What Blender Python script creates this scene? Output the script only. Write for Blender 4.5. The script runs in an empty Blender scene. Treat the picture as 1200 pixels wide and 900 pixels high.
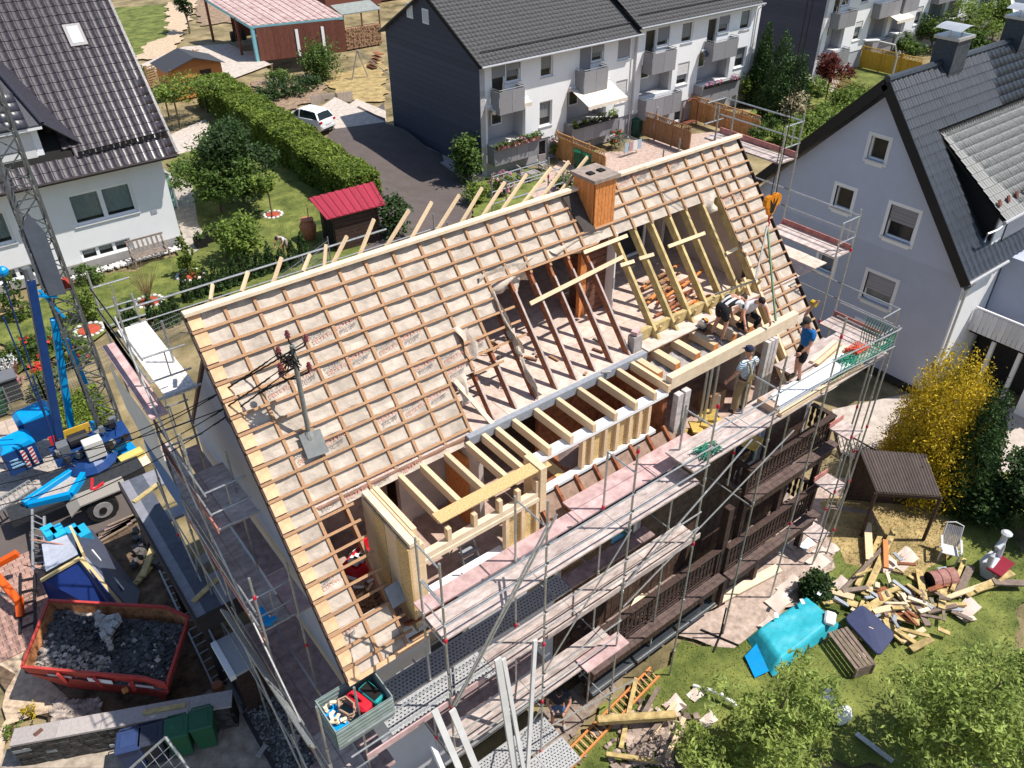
import bpy, bmesh, math, random
import numpy as np
from mathutils import Vector as V, Matrix as Mx
R = math.radians
rnd = random.Random(7)
nrng = np.random.default_rng(5)
sc = bpy.context.scene
col = sc.collection
# ------------------------------------------------------------------ camera
CAM = V((-3.047, -13.747, 19.099)); F = 953.65
YAW, PIT, ROL = R(37.5557), R(35.7283), R(-0.3682)
fw = V((math.sin(YAW)*math.cos(PIT), math.cos(YAW)*math.cos(PIT), -math.sin(PIT)))
r0 = V((math.cos(YAW), -math.sin(YAW), 0)); u0 = r0.cross(fw)
rt = r0*math.cos(ROL) + u0*math.sin(ROL); up = u0*math.cos(ROL) - r0*math.sin(ROL)
cd = bpy.data.cameras.new("camera"); cam = bpy.data.objects.new("camera", cd); col.objects.link(cam)
cam.matrix_world = Mx(((rt.x, up.x, -fw.x, CAM.x), (rt.y, up.y, -fw.y, CAM.y), (rt.z, up.z, -fw.z, CAM.z), (0, 0, 0, 1)))
cd.sensor_width = 36; cd.lens = F/1200*36; cd.clip_start = .1; cd.clip_end = 2000
sc.camera = cam
# ------------------------------------------------------------------ sky, sun, exposure
SUN = V((.45, -.36, 1)).normalized()
wd = bpy.data.worlds.new("World"); sc.world = wd; wd.use_nodes = True
nt = wd.node_tree; bg = nt.nodes['Background']; sky = nt.nodes.new('ShaderNodeTexSky')
sky.sky_type = 'NISHITA'; sky.sun_disc = False; sky.sun_elevation = math.asin(SUN.z)
sky.sun_rotation = math.atan2(SUN.x, SUN.y); sky.air_density = 1; sky.dust_density = .6
nt.links.new(sky.outputs[0], bg.inputs[0]); bg.inputs[1].default_value = .12
sd = bpy.data.lights.new("sun", 'SUN'); so = bpy.data.objects.new("sun", sd); col.objects.link(so)
sd.energy = 5.0; sd.angle = R(.5); sd.color = (1, .95, .88)
so.rotation_euler = SUN.to_track_quat('Z', 'Y').to_euler(); so.location = (0, 0, 60)
sc.view_settings.view_transform = 'Standard'; sc.view_settings.look = 'None'
sc.view_settings.exposure = 0.33; sc.view_settings.gamma = 1
# ------------------------------------------------------------------ surveying: where the ray of a photo point meets a real plane
def ray(x, y): return fw + rt*((x-600)/F) - up*((y-450)/F)
def at(x, y, z=0.): d = ray(x, y); return CAM + d*((z-CAM.z)/d.z)
def onx(x, y, X): d = ray(x, y); return CAM + d*((X-CAM.x)/d.x)
def ony(x, y, Y): d = ray(x, y); return CAM + d*((Y-CAM.y)/d.y)
# ------------------------------------------------------------------ materials
MATS = {}
def M(name, c, rough=.75, var=.18, scale=6., bump=.0, metal=0., c2=None, spec=.3, island=0., trans=0., bscale=None, stretch=None, coat=0., dirt=0., dirtc=(.08, .065, .05)):
    if name in MATS: return MATS[name]
    m = bpy.data.materials.new(name); m.use_nodes = True; MATS[name] = m
    n = m.node_tree; L = n.links.new; b = n.nodes['Principled BSDF']
    b.inputs['Roughness'].default_value = rough; b.inputs['Metallic'].default_value = metal
    b.inputs['Specular IOR Level'].default_value = spec
    tc = n.nodes.new('ShaderNodeTexCoord'); co = tc.outputs['Object']
    if stretch:
        mp = n.nodes.new('ShaderNodeMapping'); mp.inputs['Scale'].default_value = stretch; L(co, mp.inputs[0]); co = mp.outputs[0]
    no = n.nodes.new('ShaderNodeTexNoise'); no.inputs['Scale'].default_value = scale; no.inputs['Detail'].default_value = 6; no.inputs['Roughness'].default_value = .65
    L(co, no.inputs['Vector'])
    rp = n.nodes.new('ShaderNodeValToRGB'); rp.color_ramp.elements[0].position = .3; rp.color_ramp.elements[1].position = .7
    a = [max(0, x*(1-var)) for x in c]; d = [min(1, x*(1+var)) for x in (c2 or c)]
    rp.color_ramp.elements[0].color = (*a, 1); rp.color_ramp.elements[1].color = (*d, 1)
    L(no.outputs[0], rp.inputs[0]); cc = rp.outputs[0]
    if island:
        g = n.nodes.new('ShaderNodeNewGeometry'); hs = n.nodes.new('ShaderNodeHueSaturation')
        mr = n.nodes.new('ShaderNodeMapRange'); mr.inputs[3].default_value = 1-island; mr.inputs[4].default_value = 1+island
        L(g.outputs['Random Per Island'], mr.inputs[0]); L(mr.outputs[0], hs.inputs['Value']); L(cc, hs.inputs['Color']); cc = hs.outputs[0]
    else:
        oi = n.nodes.new('ShaderNodeObjectInfo'); hs = n.nodes.new('ShaderNodeHueSaturation')
        mr = n.nodes.new('ShaderNodeMapRange'); mr.inputs[3].default_value = .9; mr.inputs[4].default_value = 1.1
        L(oi.outputs['Random'], mr.inputs[0]); L(mr.outputs[0], hs.inputs['Value']); L(cc, hs.inputs['Color']); cc = hs.outputs[0]
    if dirt:
        n2 = n.nodes.new('ShaderNodeTexNoise'); n2.inputs['Scale'].default_value = 1.7; n2.inputs['Detail'].default_value = 8; n2.inputs['Roughness'].default_value = .75; L(tc.outputs['Object'], n2.inputs['Vector'])
        r2 = n.nodes.new('ShaderNodeMapRange'); r2.inputs[1].default_value = .52; r2.inputs[2].default_value = .75; r2.inputs[4].default_value = dirt
        L(n2.outputs[0], r2.inputs[0]); mx = n.nodes.new('ShaderNodeMix'); mx.data_type = 'RGBA'; L(r2.outputs[0], mx.inputs[0]); L(cc, mx.inputs[6]); mx.inputs[7].default_value = (*dirtc, 1); cc = mx.outputs[2]
    L(cc, b.inputs['Base Color'])
    if coat: b.inputs['Coat Weight'].default_value = coat
    if trans: b.inputs['Transmission Weight'].default_value = 0
    if bump:
        bp = n.nodes.new('ShaderNodeBump'); bp.inputs['Strength'].default_value = bump; bp.inputs['Distance'].default_value = .03
        nb = no
        if bscale:
            nb = n.nodes.new('ShaderNodeTexNoise'); nb.inputs['Scale'].default_value = bscale; nb.inputs['Detail'].default_value = 5; L(co, nb.inputs['Vector'])
        L(nb.outputs[0], bp.inputs['Height']); L(bp.outputs[0], b.inputs['Normal'])
    if trans:
        t = n.nodes.new('ShaderNodeBsdfTranslucent'); L(cc, t.inputs[0]); mx = n.nodes.new('ShaderNodeMixShader'); mx.inputs[0].default_value = trans
        L(b.outputs[0], mx.inputs[1]); L(t.outputs[0], mx.inputs[2]); L(mx.outputs[0], n.nodes['Material Output'].inputs[0])
    return m
# ------------------------------------------------------------------ mesh builder (world or local metres)
class MB:
    def __init__(s): s.v = []; s.f = []
    def poly(s, pts):
        i = len(s.v); s.v += [tuple(p) for p in pts]; s.f.append(tuple(range(i, i+len(pts)))); return s
    def prism(s, pts, d):
        n = len(pts); i = len(s.v); d = V(d); s.v += [tuple(V(p)) for p in pts] + [tuple(V(p)+d) for p in pts]
        s.f.append(tuple(range(i+n-1, i-1, -1))); s.f.append(tuple(range(i+n, i+2*n)))
        for k in range(n): s.f.append((i+k, i+(k+1) % n, i+n+(k+1) % n, i+n+k))
        return s
    def box(s, c, d, rz=0., m=None):
        c = V(c); h = [x/2 for x in d]; q = m or Mx.Rotation(rz, 3, 'Z'); i = len(s.v)
        for z in (-1, 1):
            for x, y in ((-1, -1), (1, -1), (1, 1), (-1, 1)): s.v.append(tuple(c + q @ V((x*h[0], y*h[1], z*h[2]))))
        s.f += [(i+3, i+2, i+1, i), (i+4, i+5, i+6, i+7)] + [(i+k, i+(k+1) % 4, i+4+(k+1) % 4, i+4+k) for k in range(4)]
        return s
    def b2(s, lo, hi):
        lo = V(lo); hi = V(hi); return s.box((lo+hi)/2, hi-lo)
    def beam(s, p, q, w, h, upv=(0, 0, 1)):   # w sideways, h along upv; centred
        p = V(p); q = V(q); a = (q-p).normalized(); sd_ = a.cross(V(upv))
        if sd_.length < 1e-4: sd_ = a.cross(V((0, 1, 0)))
        sd_.normalize(); u = sd_.cross(a); i = len(s.v)
        for e in (p, q):
            for x, y in ((-1, -1), (1, -1), (1, 1), (-1, 1)): s.v.append(tuple(e + sd_*(x*w/2) + u*(y*h/2)))
        s.f += [(i, i+1, i+2, i+3), (i+7, i+6, i+5, i+4)] + [(i+4+k, i+4+(k+1) % 4, i+(k+1) % 4, i+k) for k in range(4)]
        return s
    def tube(s, pts, r, n=6, r2=None, cap=True):
        pts = [V(p) for p in pts]; i = len(s.v); m = len(pts); ref = V((0, 0, 1))
        for k, p in enumerate(pts):
            a = (pts[min(k+1, m-1)] - pts[max(k-1, 0)]).normalized()
            x = a.cross(ref if abs(a.z) < .95 else V((1, 0, 0))).normalized(); y = a.cross(x)
            rr = r if r2 is None else r + (r2-r)*k/(m-1)
            if isinstance(r, (list, tuple)): rr = r[k]
            for t in range(n): an = 2*math.pi*t/n; s.v.append(tuple(p + x*(rr*math.cos(an)) + y*(rr*math.sin(an))))
        for k in range(m-1):
            for t in range(n): s.f.append((i+k*n+t, i+k*n+(t+1) % n, i+(k+1)*n+(t+1) % n, i+(k+1)*n+t))
        if cap: s.f.append(tuple(range(i+n-1, i-1, -1))); s.f.append(tuple(i+(m-1)*n+t for t in range(n)))
        return s
    def lathe(s, c, prof, n=12):
        c = V(c); return s.tube([c + V((0, 0, z)) for _, z in prof], [max(q, .001) for q, _ in prof], n)
    def ball(s, c, rad, seg=10, ring=6, jit=0.):
        c = V(c); rad = V(rad) if not isinstance(rad, (int, float)) else V((rad,)*3); i = len(s.v)
        s.v.append(tuple(c + V((0, 0, rad.z))))
        for a in range(1, ring):
            for b in range(seg):
                t = math.pi*a/ring; q = 2*math.pi*b/seg; k = 1 + (rnd.uniform(-jit, jit) if jit else 0)
                s.v.append(tuple(c + V((rad.x*math.sin(t)*math.cos(q)*k, rad.y*math.sin(t)*math.sin(q)*k, rad.z*math.cos(t)*k))))
        s.v.append(tuple(c - V((0, 0, rad.z)))); e = len(s.v)-1
        for b in range(seg): s.f.append((i, i+1+b, i+1+(b+1) % seg)); s.f.append((e, e-seg+(b+1) % seg, e-seg+b))
        for a in range(ring-2):
            for b in range(seg): s.f.append((i+1+a*seg+b, i+1+(a+1)*seg+b, i+1+(a+1)*seg+(b+1) % seg, i+1+a*seg+(b+1) % seg))
        return s
    def grid(s, fn, nu, nv):
        i = len(s.v)
        for a in range(nu+1):
            for b in range(nv+1): s.v.append(tuple(fn(a/nu, b/nv)))
        for a in range(nu):
            for b in range(nv): k = i+a*(nv+1)+b; s.f.append((k, k+nv+1, k+nv+2, k+1))
        return s
    def rock(s, c, r, flat=.7):
        c = V(c); i = len(s.v); q = Mx.Rotation(rnd.uniform(0, 6.3), 3, 'Z')
        for z in (-1, 1):
            for x, y in ((-1, -1), (1, -1), (1, 1), (-1, 1)):
                s.v.append(tuple(c + q @ V((x*r*rnd.uniform(.5, 1), y*r*rnd.uniform(.5, 1), z*r*flat*rnd.uniform(.5, 1)))))
        s.f += [(i+3, i+2, i+1, i), (i+4, i+5, i+6, i+7)] + [(i+k, i+(k+1) % 4, i+4+(k+1) % 4, i+4+k) for k in range(4)]
        return s
    def mesh(s, name, m, off=V((0, 0, 0)), smooth=False, bevel=0.):
        me = bpy.data.meshes.new(name); o = off
        me.from_pydata([(a-o.x, b-o.y, c-o.z) for a, b, c in s.v], [], s.f)
        if m: me.materials.append(m)
        if smooth: me.polygons.foreach_set('use_smooth', [True]*len(me.polygons))
        me.update(); return me
def tag(o, label=None, cat=None, group=None, kind=None):
    if label: o['label'] = label
    if cat: o['category'] = cat
    if group: o['group'] = group
    if kind: o['kind'] = kind
    return o
def thing(name, label, cat, loc=(0, 0, 0), group=None, rz=0.):
    o = bpy.data.objects.new(name, None); col.objects.link(o); o.location = loc; o.rotation_euler = (0, 0, rz); o.empty_display_size = .2
    return tag(o, label, cat, group)
def base(o):
    v = V((0, 0, 0))
    while o: v += o.location; o = o.parent
    return v
def part(name, mb, m, parent=None, label=None, smooth=False, local=False, kind=None, bev=0.):
    off = V((0, 0, 0)) if (local or parent is None) else base(parent)
    me = mb if not isinstance(mb, MB) else mb.mesh(name, m, off, smooth)
    o = bpy.data.objects.new(name, me); col.objects.link(o); o.parent = parent
    if bev:
        b = o.modifiers.new('bevel', 'BEVEL'); b.width = bev; b.segments = 1; b.limit_method = 'ANGLE'
    return tag(o, label, kind=kind)
def solo(name, mb, m, label, cat, group=None, smooth=False, kind=None, bev=0.):   # a thing that is one mesh
    return tag(part(name, mb, m, None, None, smooth, bev=bev), label, cat, group, kind)
def struct(name, mb, m, smooth=False): return tag(part(name, mb, m, None, None, smooth), kind='structure')
def inst(name, me, parent, mat4, label=None):
    o = bpy.data.objects.new(name, me); col.objects.link(o); o.parent = parent; o.matrix_local = mat4
    return tag(o, label)
def clone(root, loc, rz=0., label=None, scale=1.):
    def cp(o, par):
        c = o.copy(); col.objects.link(c); c.parent = par
        for ch in list(o.children): cp(ch, c)
        return c
    r = cp(root, None); r.location = loc; r.rotation_euler = (0, 0, rz); r.scale = (scale,)*3
    if label: r['label'] = label
    return r
def frame(o, x, y, z):  # 4x4 from origin and axes
    return Mx(((x.x, y.x, z.x, o.x), (x.y, y.y, z.y, o.y), (x.z, y.z, z.z, o.z), (0, 0, 0, 1)))
def npmesh(name, verts, quads, m, smooth=False):
    me = bpy.data.meshes.new(name); nv = len(verts); nq = len(quads)
    me.vertices.add(nv); me.vertices.foreach_set('co', verts.astype(np.float32).ravel())
    me.loops.add(nq*4); me.loops.foreach_set('vertex_index', quads.astype(np.int32).ravel())
    me.polygons.add(nq); me.polygons.foreach_set('loop_start', np.arange(0, nq*4, 4, dtype=np.int32)); me.polygons.foreach_set('loop_total', np.full(nq, 4, dtype=np.int32))
    me.materials.append(m); me.update(); me.validate(); return me
def leaves(name, pos, size, m, parent=None, upbias=.5, aspect=.55, droop=0.):   # pos (n,3) local to parent
    n = len(pos); sz = size*nrng.uniform(.6, 1.25, n)[:, None]
    nrm = nrng.normal(size=(n, 3)); nrm /= np.linalg.norm(nrm, axis=1)[:, None]; nrm[:, 2] = np.abs(nrm[:, 2])+upbias
    nrm /= np.linalg.norm(nrm, axis=1)[:, None]
    a = np.cross(nrm, nrng.normal(size=(n, 3))); a /= np.linalg.norm(a, axis=1)[:, None]; a[:, 2] -= droop; a /= np.linalg.norm(a, axis=1)[:, None]
    b = np.cross(nrm, a); b /= np.linalg.norm(b, axis=1)[:, None]
    v = np.stack([pos-a*sz, pos+b*sz*aspect, pos+a*sz, pos-b*sz*aspect], 1).reshape(-1, 3)
    q = np.arange(n*4).reshape(n, 4)
    o = bpy.data.objects.new(name, npmesh(name, v, q, m)); col.objects.link(o); o.parent = parent; return o
def clumps(n, lobes, shell=.55, sub=.22, per=14):
    """n leaf positions in twig clumps spread through ellipsoid lobes [(centre, radii)]"""
    w = np.array([l[1][0]*l[1][1]*l[1][2] for l in lobes])**.7; w /= w.sum(); out = []
    for (c, r), k in zip(lobes, w):
        m = max(1, int(n*k/per)); d = nrng.normal(size=(m, 3)); d /= np.linalg.norm(d, axis=1)[:, None]
        rad = shell + (1.05-shell)*nrng.uniform(0, 1, m)**.6
        cc = np.array(c) + d*rad[:, None]*np.array(r)
        p = np.repeat(cc, per, 0) + nrng.normal(size=(m*per, 3))*sub*np.mean(r); out.append(p)
    return np.concatenate(out)
# ================================================================== materials shared
WOOD = M('batten_wood', (.29, .155, .08), .8, .35, 9, .3, c2=(.43, .25, .135), stretch=(3, 30, 30))
FRESH = M('fresh_spruce', (.62, .45, .27), .7, .12, 5, .15, c2=(.70, .53, .34), stretch=(2, 12, 12))
PALE = M('planed_spruce', (.70, .55, .38), .65, .08, 5, .1, c2=(.76, .62, .45))
OLIVE = M('impregnated_spruce', (.40, .30, .13), .75, .2, 6, .2, c2=(.50, .39, .18))
REDW = M('old_red_rafter', (.20, .065, .03), .8, .35, 7, .3, c2=(.30, .11, .05))
OSB = M('osb_board', (.50, .33, .13), .75, .4, 40, .25, c2=(.66, .47, .22))
MEMB = M('roof_membrane', (.41, .34, .272), .6, .14, 2.6, .9, c2=(.53, .45, .37), bscale=7)
LOFT = M('loft_boards', (.52, .40, .33), .8, .16, 5, .1, c2=(.62, .49, .42), dirt=.3, dirtc=(.35, .24, .19))
RENDER = M('grey_render', (.50, .50, .54), .9, .06, 2, .2, bscale=30)
WHITER = M('white_render', (.82, .82, .82), .9, .03, 1.5, .25, bscale=30)
DARKW = M('dark_brown_stain', (.035, .02, .016), .6, .35, 14, .3, c2=(.065, .038, .03))
STEEL = M('grey_primed_steel', (.30, .32, .35), .5, .15, 9, .1)
GALV = M('galvanised_steel', (.42, .43, .42), .42, .25, 14, .1, metal=.65)
CARPET = M('attic_floor', (.36, .25, .20), .95, .2, 5, .2, c2=(.46, .33, .27))
PLAST = M('bare_plaster', (.50, .43, .40), .9, .12, 4, .1)
GLASS = M('window_glass', (.03, .035, .04), .06, .1, 2, 0, spec=.8)
PVC = M('white_frame', (.80, .80, .80), .45, .02, 5)
CURT = M('net_curtain', (.55, .58, .58), .9, .1, 12)
BRICKM = M('brown_brick', (.16, .075, .05), .9, .3, 12, .2)
DKBRN = M('dark_brown_board', (.05, .03, .022), .7, .35, 10, .25, c2=(.10, .06, .042))
CLAD = M('orange_larch', (.50, .17, .045), .6, .35, 6, .2, c2=(.66, .26, .08), stretch=(14, 14, 2))
CONC = M('weathered_concrete', (.36, .33, .31), .9, .2, 9, .3, dirt=.4)
ROOFT = M('dark_roof_tile', (.045, .045, .055), .38, .3, 9, .15, spec=.5)
RUBBER = M('rubber', (.018, .018, .018), .7, .2, 10)
RED = M('red_plastic', (.62, .02, .035), .35, .08, 6)
DARK = M('dark_void', (.012, .011, .010), .9, .2, 4)
# ================================================================== the house under construction
P50 = R(50); CP, SP = math.cos(P50), math.sin(P50); RZ = 11.5
NR = V((0, -SP, CP)); DS = V((0, -CP, -SP))
def rp(x, s, o=0.): return V((x, 0, RZ)) + DS*s + NR*o       # x along the ridge, s down the front slope, o out of the roof
def sy(y): return -y/CP                                       # slope distance of a plan distance y
house = thing('house_under_construction', 'house in the middle with its roof stripped to battens and a new timber dormer frame', 'house', (0.5, -4.3, 0))
XR = 15.4
# walls
part('gable_wall', MB().prism([(.5, -4.3, 0), (.5, 4.3, 0), (.5, 4.3, 6.1), (.5, .0, 11.2), (.5, -4.3, 6.1)], (.3, 0, 0)), RENDER, house)
part('gable_wall', MB().prism([(14.7, -4.3, 0), (14.7, 4.3, 0), (14.7, 4.3, 6.1), (14.7, 0, 11.2), (14.7, -4.3, 6.1)], (.3, 0, 0)), M('inner_gable', (.62, .52, .47), .9, .08, 3), house)
part('rear_wall', MB().b2((.8, 4.0, 0), (14.7, 4.3, 5.8)), RENDER, house)
fw_ = MB(); wins = [(1.6, 5.1-1.75), (4.2, 3.35), (6.9, 3.35)]
xs = [.8]+[a for w in ((2.0, 3.0), (4.6, 5.6), (7.2, 8.2), (11.5, 12.9)) for a in w]+[14.7]
for z0, z1 in ((0, 3.9), (5.2, 5.82)): fw_.b2((.8, -4.3, z0), (14.7, -4.0, z1))
for i in range(0, len(xs)-1, 2): fw_.b2((xs[i], -4.3, 3.9), (xs[i+1], -4.0, 5.2))
part('front_wall', fw_, RENDER, house)
for a, b in ((2.0, 3.0), (4.6, 5.6), (7.2, 8.2), (11.5, 12.9)):
    w = part('window', MB().b2((a, -4.2, 3.9), (a+.08, -4.1, 5.2)).b2((b-.08, -4.2, 3.9), (b, -4.1, 5.2)).b2((a+.08, -4.2, 3.9), (b-.08, -4.1, 3.98)).b2((a+.08, -4.2, 5.12), (b-.08, -4.1, 5.2)), PVC, house)
    part('pane', MB().b2((a+.08, -4.16, 3.98), (b-.08, -4.14, 5.12)), GLASS, w)
for k in range(62): part('upright_board', MB().b2((5.45+k*.15, -4.335-.006*(k % 2), 0.02), (5.45+k*.15+.142, -4.302, 3.88)), DKBRN, house); part('upright_board', MB().b2((5.45+k*.15, -4.335-.006*(k % 2), 5.22), (5.45+k*.15+.142, -4.302, 5.8)), DKBRN, house)  # dark brown upright boards over the front wall, below and above the windows
for a, b in ((5.62, 7.18), (8.22, 11.48), (12.92, 14.7)): part('brown_panel', MB().b2((a, -4.335, 3.89), (b, -4.302, 5.21)), DKBRN, house)
# floors
part('attic_floor', MB().b2((.8, -4.3, 5.83), (14.7, 4.0, 5.95)), CARPET, house)
me = MB().box((0, 0, 0), (2.28, .60, .03)).mesh('loft_board', LOFT)
for j in range(9):
    for i in range(7):
        inst('loft_board', me, house, Mx.Translation(V((1.9+i*2.29+(.6 if j % 2 else 0)-(.6 if j % 2 and i == 6 else 0), -2.42+j*.61, 8.3+rnd.uniform(-.003, .003)+(.004 if (j % 2 and i == 6) else 0)))-house.location))
part('ceiling', MB().b2((.8, -2.74, 8.1), (14.69, 2.74, 8.27)), M('old_ceiling', (.30, .16, .10), .9, .2, 4), house)
# interior partitions seen through the joists
for n_, lo, hi, mm in (('partition_wall', (2.9, -2.0, 5.95), (4.1, -1.85, 8.1), PLAST), ('partition_wall', (4.1, -3.3, 5.95), (4.22, -1.0, 8.1), PLAST), ('inner_door', (4.04, -2.95, 5.95), (4.1, -2.1, 7.9), CLAD),
                       ('partition_wall', (6.6, -2.2, 5.95), (9.0, -2.1, 8.1), REDW), ('partition_wall', (8.95, -3.9, 5.95), (9.1, -2.2, 8.1), REDW), ('partition_wall', (12.6, -3.6, 5.95), (12.75, -2.0, 8.1), PLAST), ('knee_wall', (9.1, -2.3, 5.95), (12.6, -2.2, 8.1), CARPET), ('knee_wall', (.8, -1.4, 5.95), (2.9, -1.3, 8.1), CARPET)):
    part(n_, MB().b2(lo, hi), mm, house)
# rear roof slope
part('rear_roof', MB().prism([(.5, .02, RZ+.02), (XR, .02, RZ+.02), (XR, 4.77, RZ-4.77*SP/CP), (.5, 4.77, RZ-4.77*SP/CP)], (0, -.05, -.06)), M('rear_underlay', (.22, .14, .10), .9, .2, 3), house)
part('ridge_board', MB().beam(rp(-.02, .0, .10), rp(15.42, 0, .10), .16, .07), PALE, house)
# sheathed cells of the membrane
CX = [.02, .72, 1.3, 1.9, 2.51, 3.1, 3.7, 4.35, 5.0, 5.6, 6.19, 6.77, 7.35, 7.92, 8.48, 9.03, 9.6, 10.05, 10.7, 11.3, 11.95, 12.55, 13.2, 13.85, 14.32, 14.7, 15.32]
G = .3375; NRW = 22
def covered(x, s):
    y = -s*CP
    if x < .72: return s < 7.42
    if x < 1.35: return s < sy(-2.75) or s > sy(-4.16)
    if x < 1.9: return s < sy(-2.75)
    if x < 4.35: return s < sy(-2.72)
    if x < 5.0: return s < sy(-1.9)
    if x < 5.65: return s < sy(-1.72)
    if x < 6.2: return s < sy(-1.25)
    if x < 9.4: return s < sy(-.93)
    if x < 13.85: return s < sy(-.88)
    return s < 7.3
mb = MB()
for i in range(len(CX)-1):
    a, b = CX[i], CX[i+1]
    for j in range(NRW):
        s0, s1 = j*G, (j+1)*G
        if not covered((a+b)/2, (s0+s1)/2): continue
        if 9.45 < (a+b)/2 < 10.1 and s1 < 1.05: continue
        ph = [rnd.uniform(-1, 1) for _ in range(6)]
        def fn(u, v, a=a, b=b, s0=s0, s1=s1, ph=ph):
            e = 4*u*(1-u); g_ = 4*v*(1-v)
            o = -.012*e - .010*g_*e + .009*e*math.sin(7*u+5*ph[0]+4*v*ph[1]) + .008*e*math.sin(11*v*ph[2]+9*u*ph[3]+4*ph[4])
            return rp(a+(b-a)*u, s0+(s1-s0)*v, o)
        mb.grid(fn, 6, 3)
part('underlay_membrane', mb, MEMB, house, smooth=True)
for j in (4, 8, 12, 16, 20):
    for i in range(len(CX)-1):
        a, b = CX[i], CX[i+1]; s_ = j*G+.21
        if covered((a+b)/2, s_) and covered((a+b)/2, s_+.1) and not 9.4 < (a+b)/2 < 10.1: part('membrane_lap', MB().grid(lambda u, v: rp(a+.03+(b-a-.06)*u, s_+.13*v, .008-.006*v+.006*math.sin(9*u+j)), 5, 1), MEMB, house)
# verge boarding on the left edge (short light boards between the battens)
me = MB().box((0, 0, 0), (.24, .31, .02)).mesh('verge_board', M('verge_pine', (.60, .36, .19), .75, .15, 4, .1, c2=(.68, .43, .25)))
for j in range(NRW):
    p = rp(.14, (j+.5)*G, .03); inst('verge_board', me, house, frame(p-base(house), V((1, 0, 0)), -DS, NR))
part('verge_trim', MB().beam(rp(0, 0, -.04), rp(0, 7.43, -.04), .03, .14, NR), DARKW, house)
part('verge_trim', MB().beam(rp(15.42, 0, -.04), rp(15.42, 7.43, -.04), .03, .14, NR), DARKW, house)
# rafters, counter battens
OPEN = lambda x, s: not covered(x, s)
for k, x in enumerate(CX[1:-1]):
    end = 7.35
    if 1.95 < x < 8.6: end = sy(-2.66)
    elif 8.6 <= x < 13.6: end = sy(-2.78)
    new = 9.9 < x < 14
    st = .1
    if 9.45 < x < 9.7: continue
    part('rafter', MB().beam(rp(x, st, -.09), rp(x, end, -.09), .065 if not new else .08, .15 if not new else .2, NR), OLIVE if new else REDW, house)
    ce = end
    for s in np.arange(0, end, .05):
        if OPEN(x-.05, s+.02) and OPEN(x+.05, s+.02) and not (1.2 < x < 2.): ce = s; break
    if .6 < x < .8: ce = 7.4
    part('counter_batten', MB().beam(rp(x, 0.02, .02), rp(x+rnd.uniform(-.015, .015), ce+.05, .02), .062, .036, NR), WOOD, house)
    if end > ce + .2 and not new:   # bare strip of batten left on old rafters
        part('counter_batten', MB().beam(rp(x, ce+.3, .0), rp(x, end, .0), .05, .03, NR), M('grey_old_batten', (.42, .33, .29), .9, .25, 9, .2), house)
# horizontal battens, each length its own piece
def run(x0, x1, s, jit=.004):
    x = x0
    while x < x1-.01:
        e = min(x1, x+rnd.choice((3.1, 3.7, 4.2))); e = x1 if x1-e < .6 else e
        part('batten', MB().beam(rp(x+.002, s+rnd.uniform(-.006, .006), .052), rp(e-.002, s+rnd.uniform(-.006, .006), .052), .052, .04, NR), WOOD, house); x = e
for j in range(NRW):
    s = j*G+.04
    xs_ = []
    y = -s*CP
    cur = None
    x = 0.
    while x < XR:
        on = covered(min(x+.02, 15.35), s) or (.6 < x < 1.42 and s < sy(-4.4)) or (x < 1.5 and s > sy(-4.2)) or (5.6 < x < 6.5 and 1.9 < s < 2.75) or (4.9 < x < 5.7 and 2.6 < s < 3.2) or (6.2 < x < 7.1 and 1.75 < s < 2.0)
        if 9.42 < x < 10.2 and s < 1.0: on = False
        if on and cur is None: cur = x
        if (not on) and cur is not None: xs_.append((cur, x)); cur = None
        x += .05
    if cur is not None: xs_.append((cur, XR))
    for a, b in xs_:
        if b-a > .15: run(a, b, s)
part('eave_batten', MB().beam(rp(0, 7.4, .03), rp(1.75, 7.4, .03), .09, .05, NR), M('verge_pine', ()), house)
part('eave_plank', MB().beam(rp(1.45, 7.0, .0), rp(2.6, 7.05, .0), .05, .3, NR), REDW, house)
part('eave_plank', MB().beam(rp(1.4, 7.3, .0), rp(2.6, 7.32, .0), .05, .2, NR), WOOD, house)
part('temporary_batten', MB().beam(rp(6.95, 2.14, .07), rp(9.95, 1.92, .07), .10, .035, NR), FRESH, house)
for a, b in (((785-2, 289), (826, 273)), ((749, 303), (766, 298)), ((727, 311), (743, 306)), ((851, 297), (864, 291)), ((684, 296), (735, 276))):
    d1 = ray(*a); d2 = ray(*b); n_ = V((0, -SP/CP, 1)); kk = lambda d: CAM + d*((RZ+.09-n_.dot(CAM))/n_.dot(d))
    part('temporary_batten', MB().beam(kk(d1), kk(d2), .09, .035, NR), FRESH, house)
part('loose_batten', MB().beam(rp(4.45, 3.05, .1), rp(4.9, 4.25, .04), .10, .05, NR), PALE, house)
# torn membrane flaps
def flap(p0, ux, uy, w, h, k):
    ph = [rnd.uniform(0, 6) for _ in range(4)]
    mb = MB().grid(lambda u, v: p0 + ux*(w*(u-.5)*(1-.3*v+.15*math.sin(5*v+ph[0]))) + uy*(h*v) + ux.cross(uy)*(.10*math.sin(6*u+ph[1]+3*v)+.07*math.sin(9*v+ph[2]+4*u))*(.3+v), 8, 10)
    return part('torn_membrane', mb, MEMB, house, smooth=True)
flap(rp(6.5, 1.15, .05), V((1, 0, 0)), V((.05, -.3, -.95)).normalized(), 1.1, .55, 1)
flap(rp(7.2, 1.2, .06), V((1, .1, 0)).normalized(), V((-.1, .1, -.99)).normalized(), .8, .6, 2)
flap(rp(6.19, 1.6, .08), V((1, 0, 0)), DS, .13, 1.3, 3); flap(rp(6.22, 2.5, .06), V((1, 0, 0)), DS, .22, .6, 3); flap(rp(6.19, 3.2, .06), V((1, 0, 0)), DS, .12, .9, 3)
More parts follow.
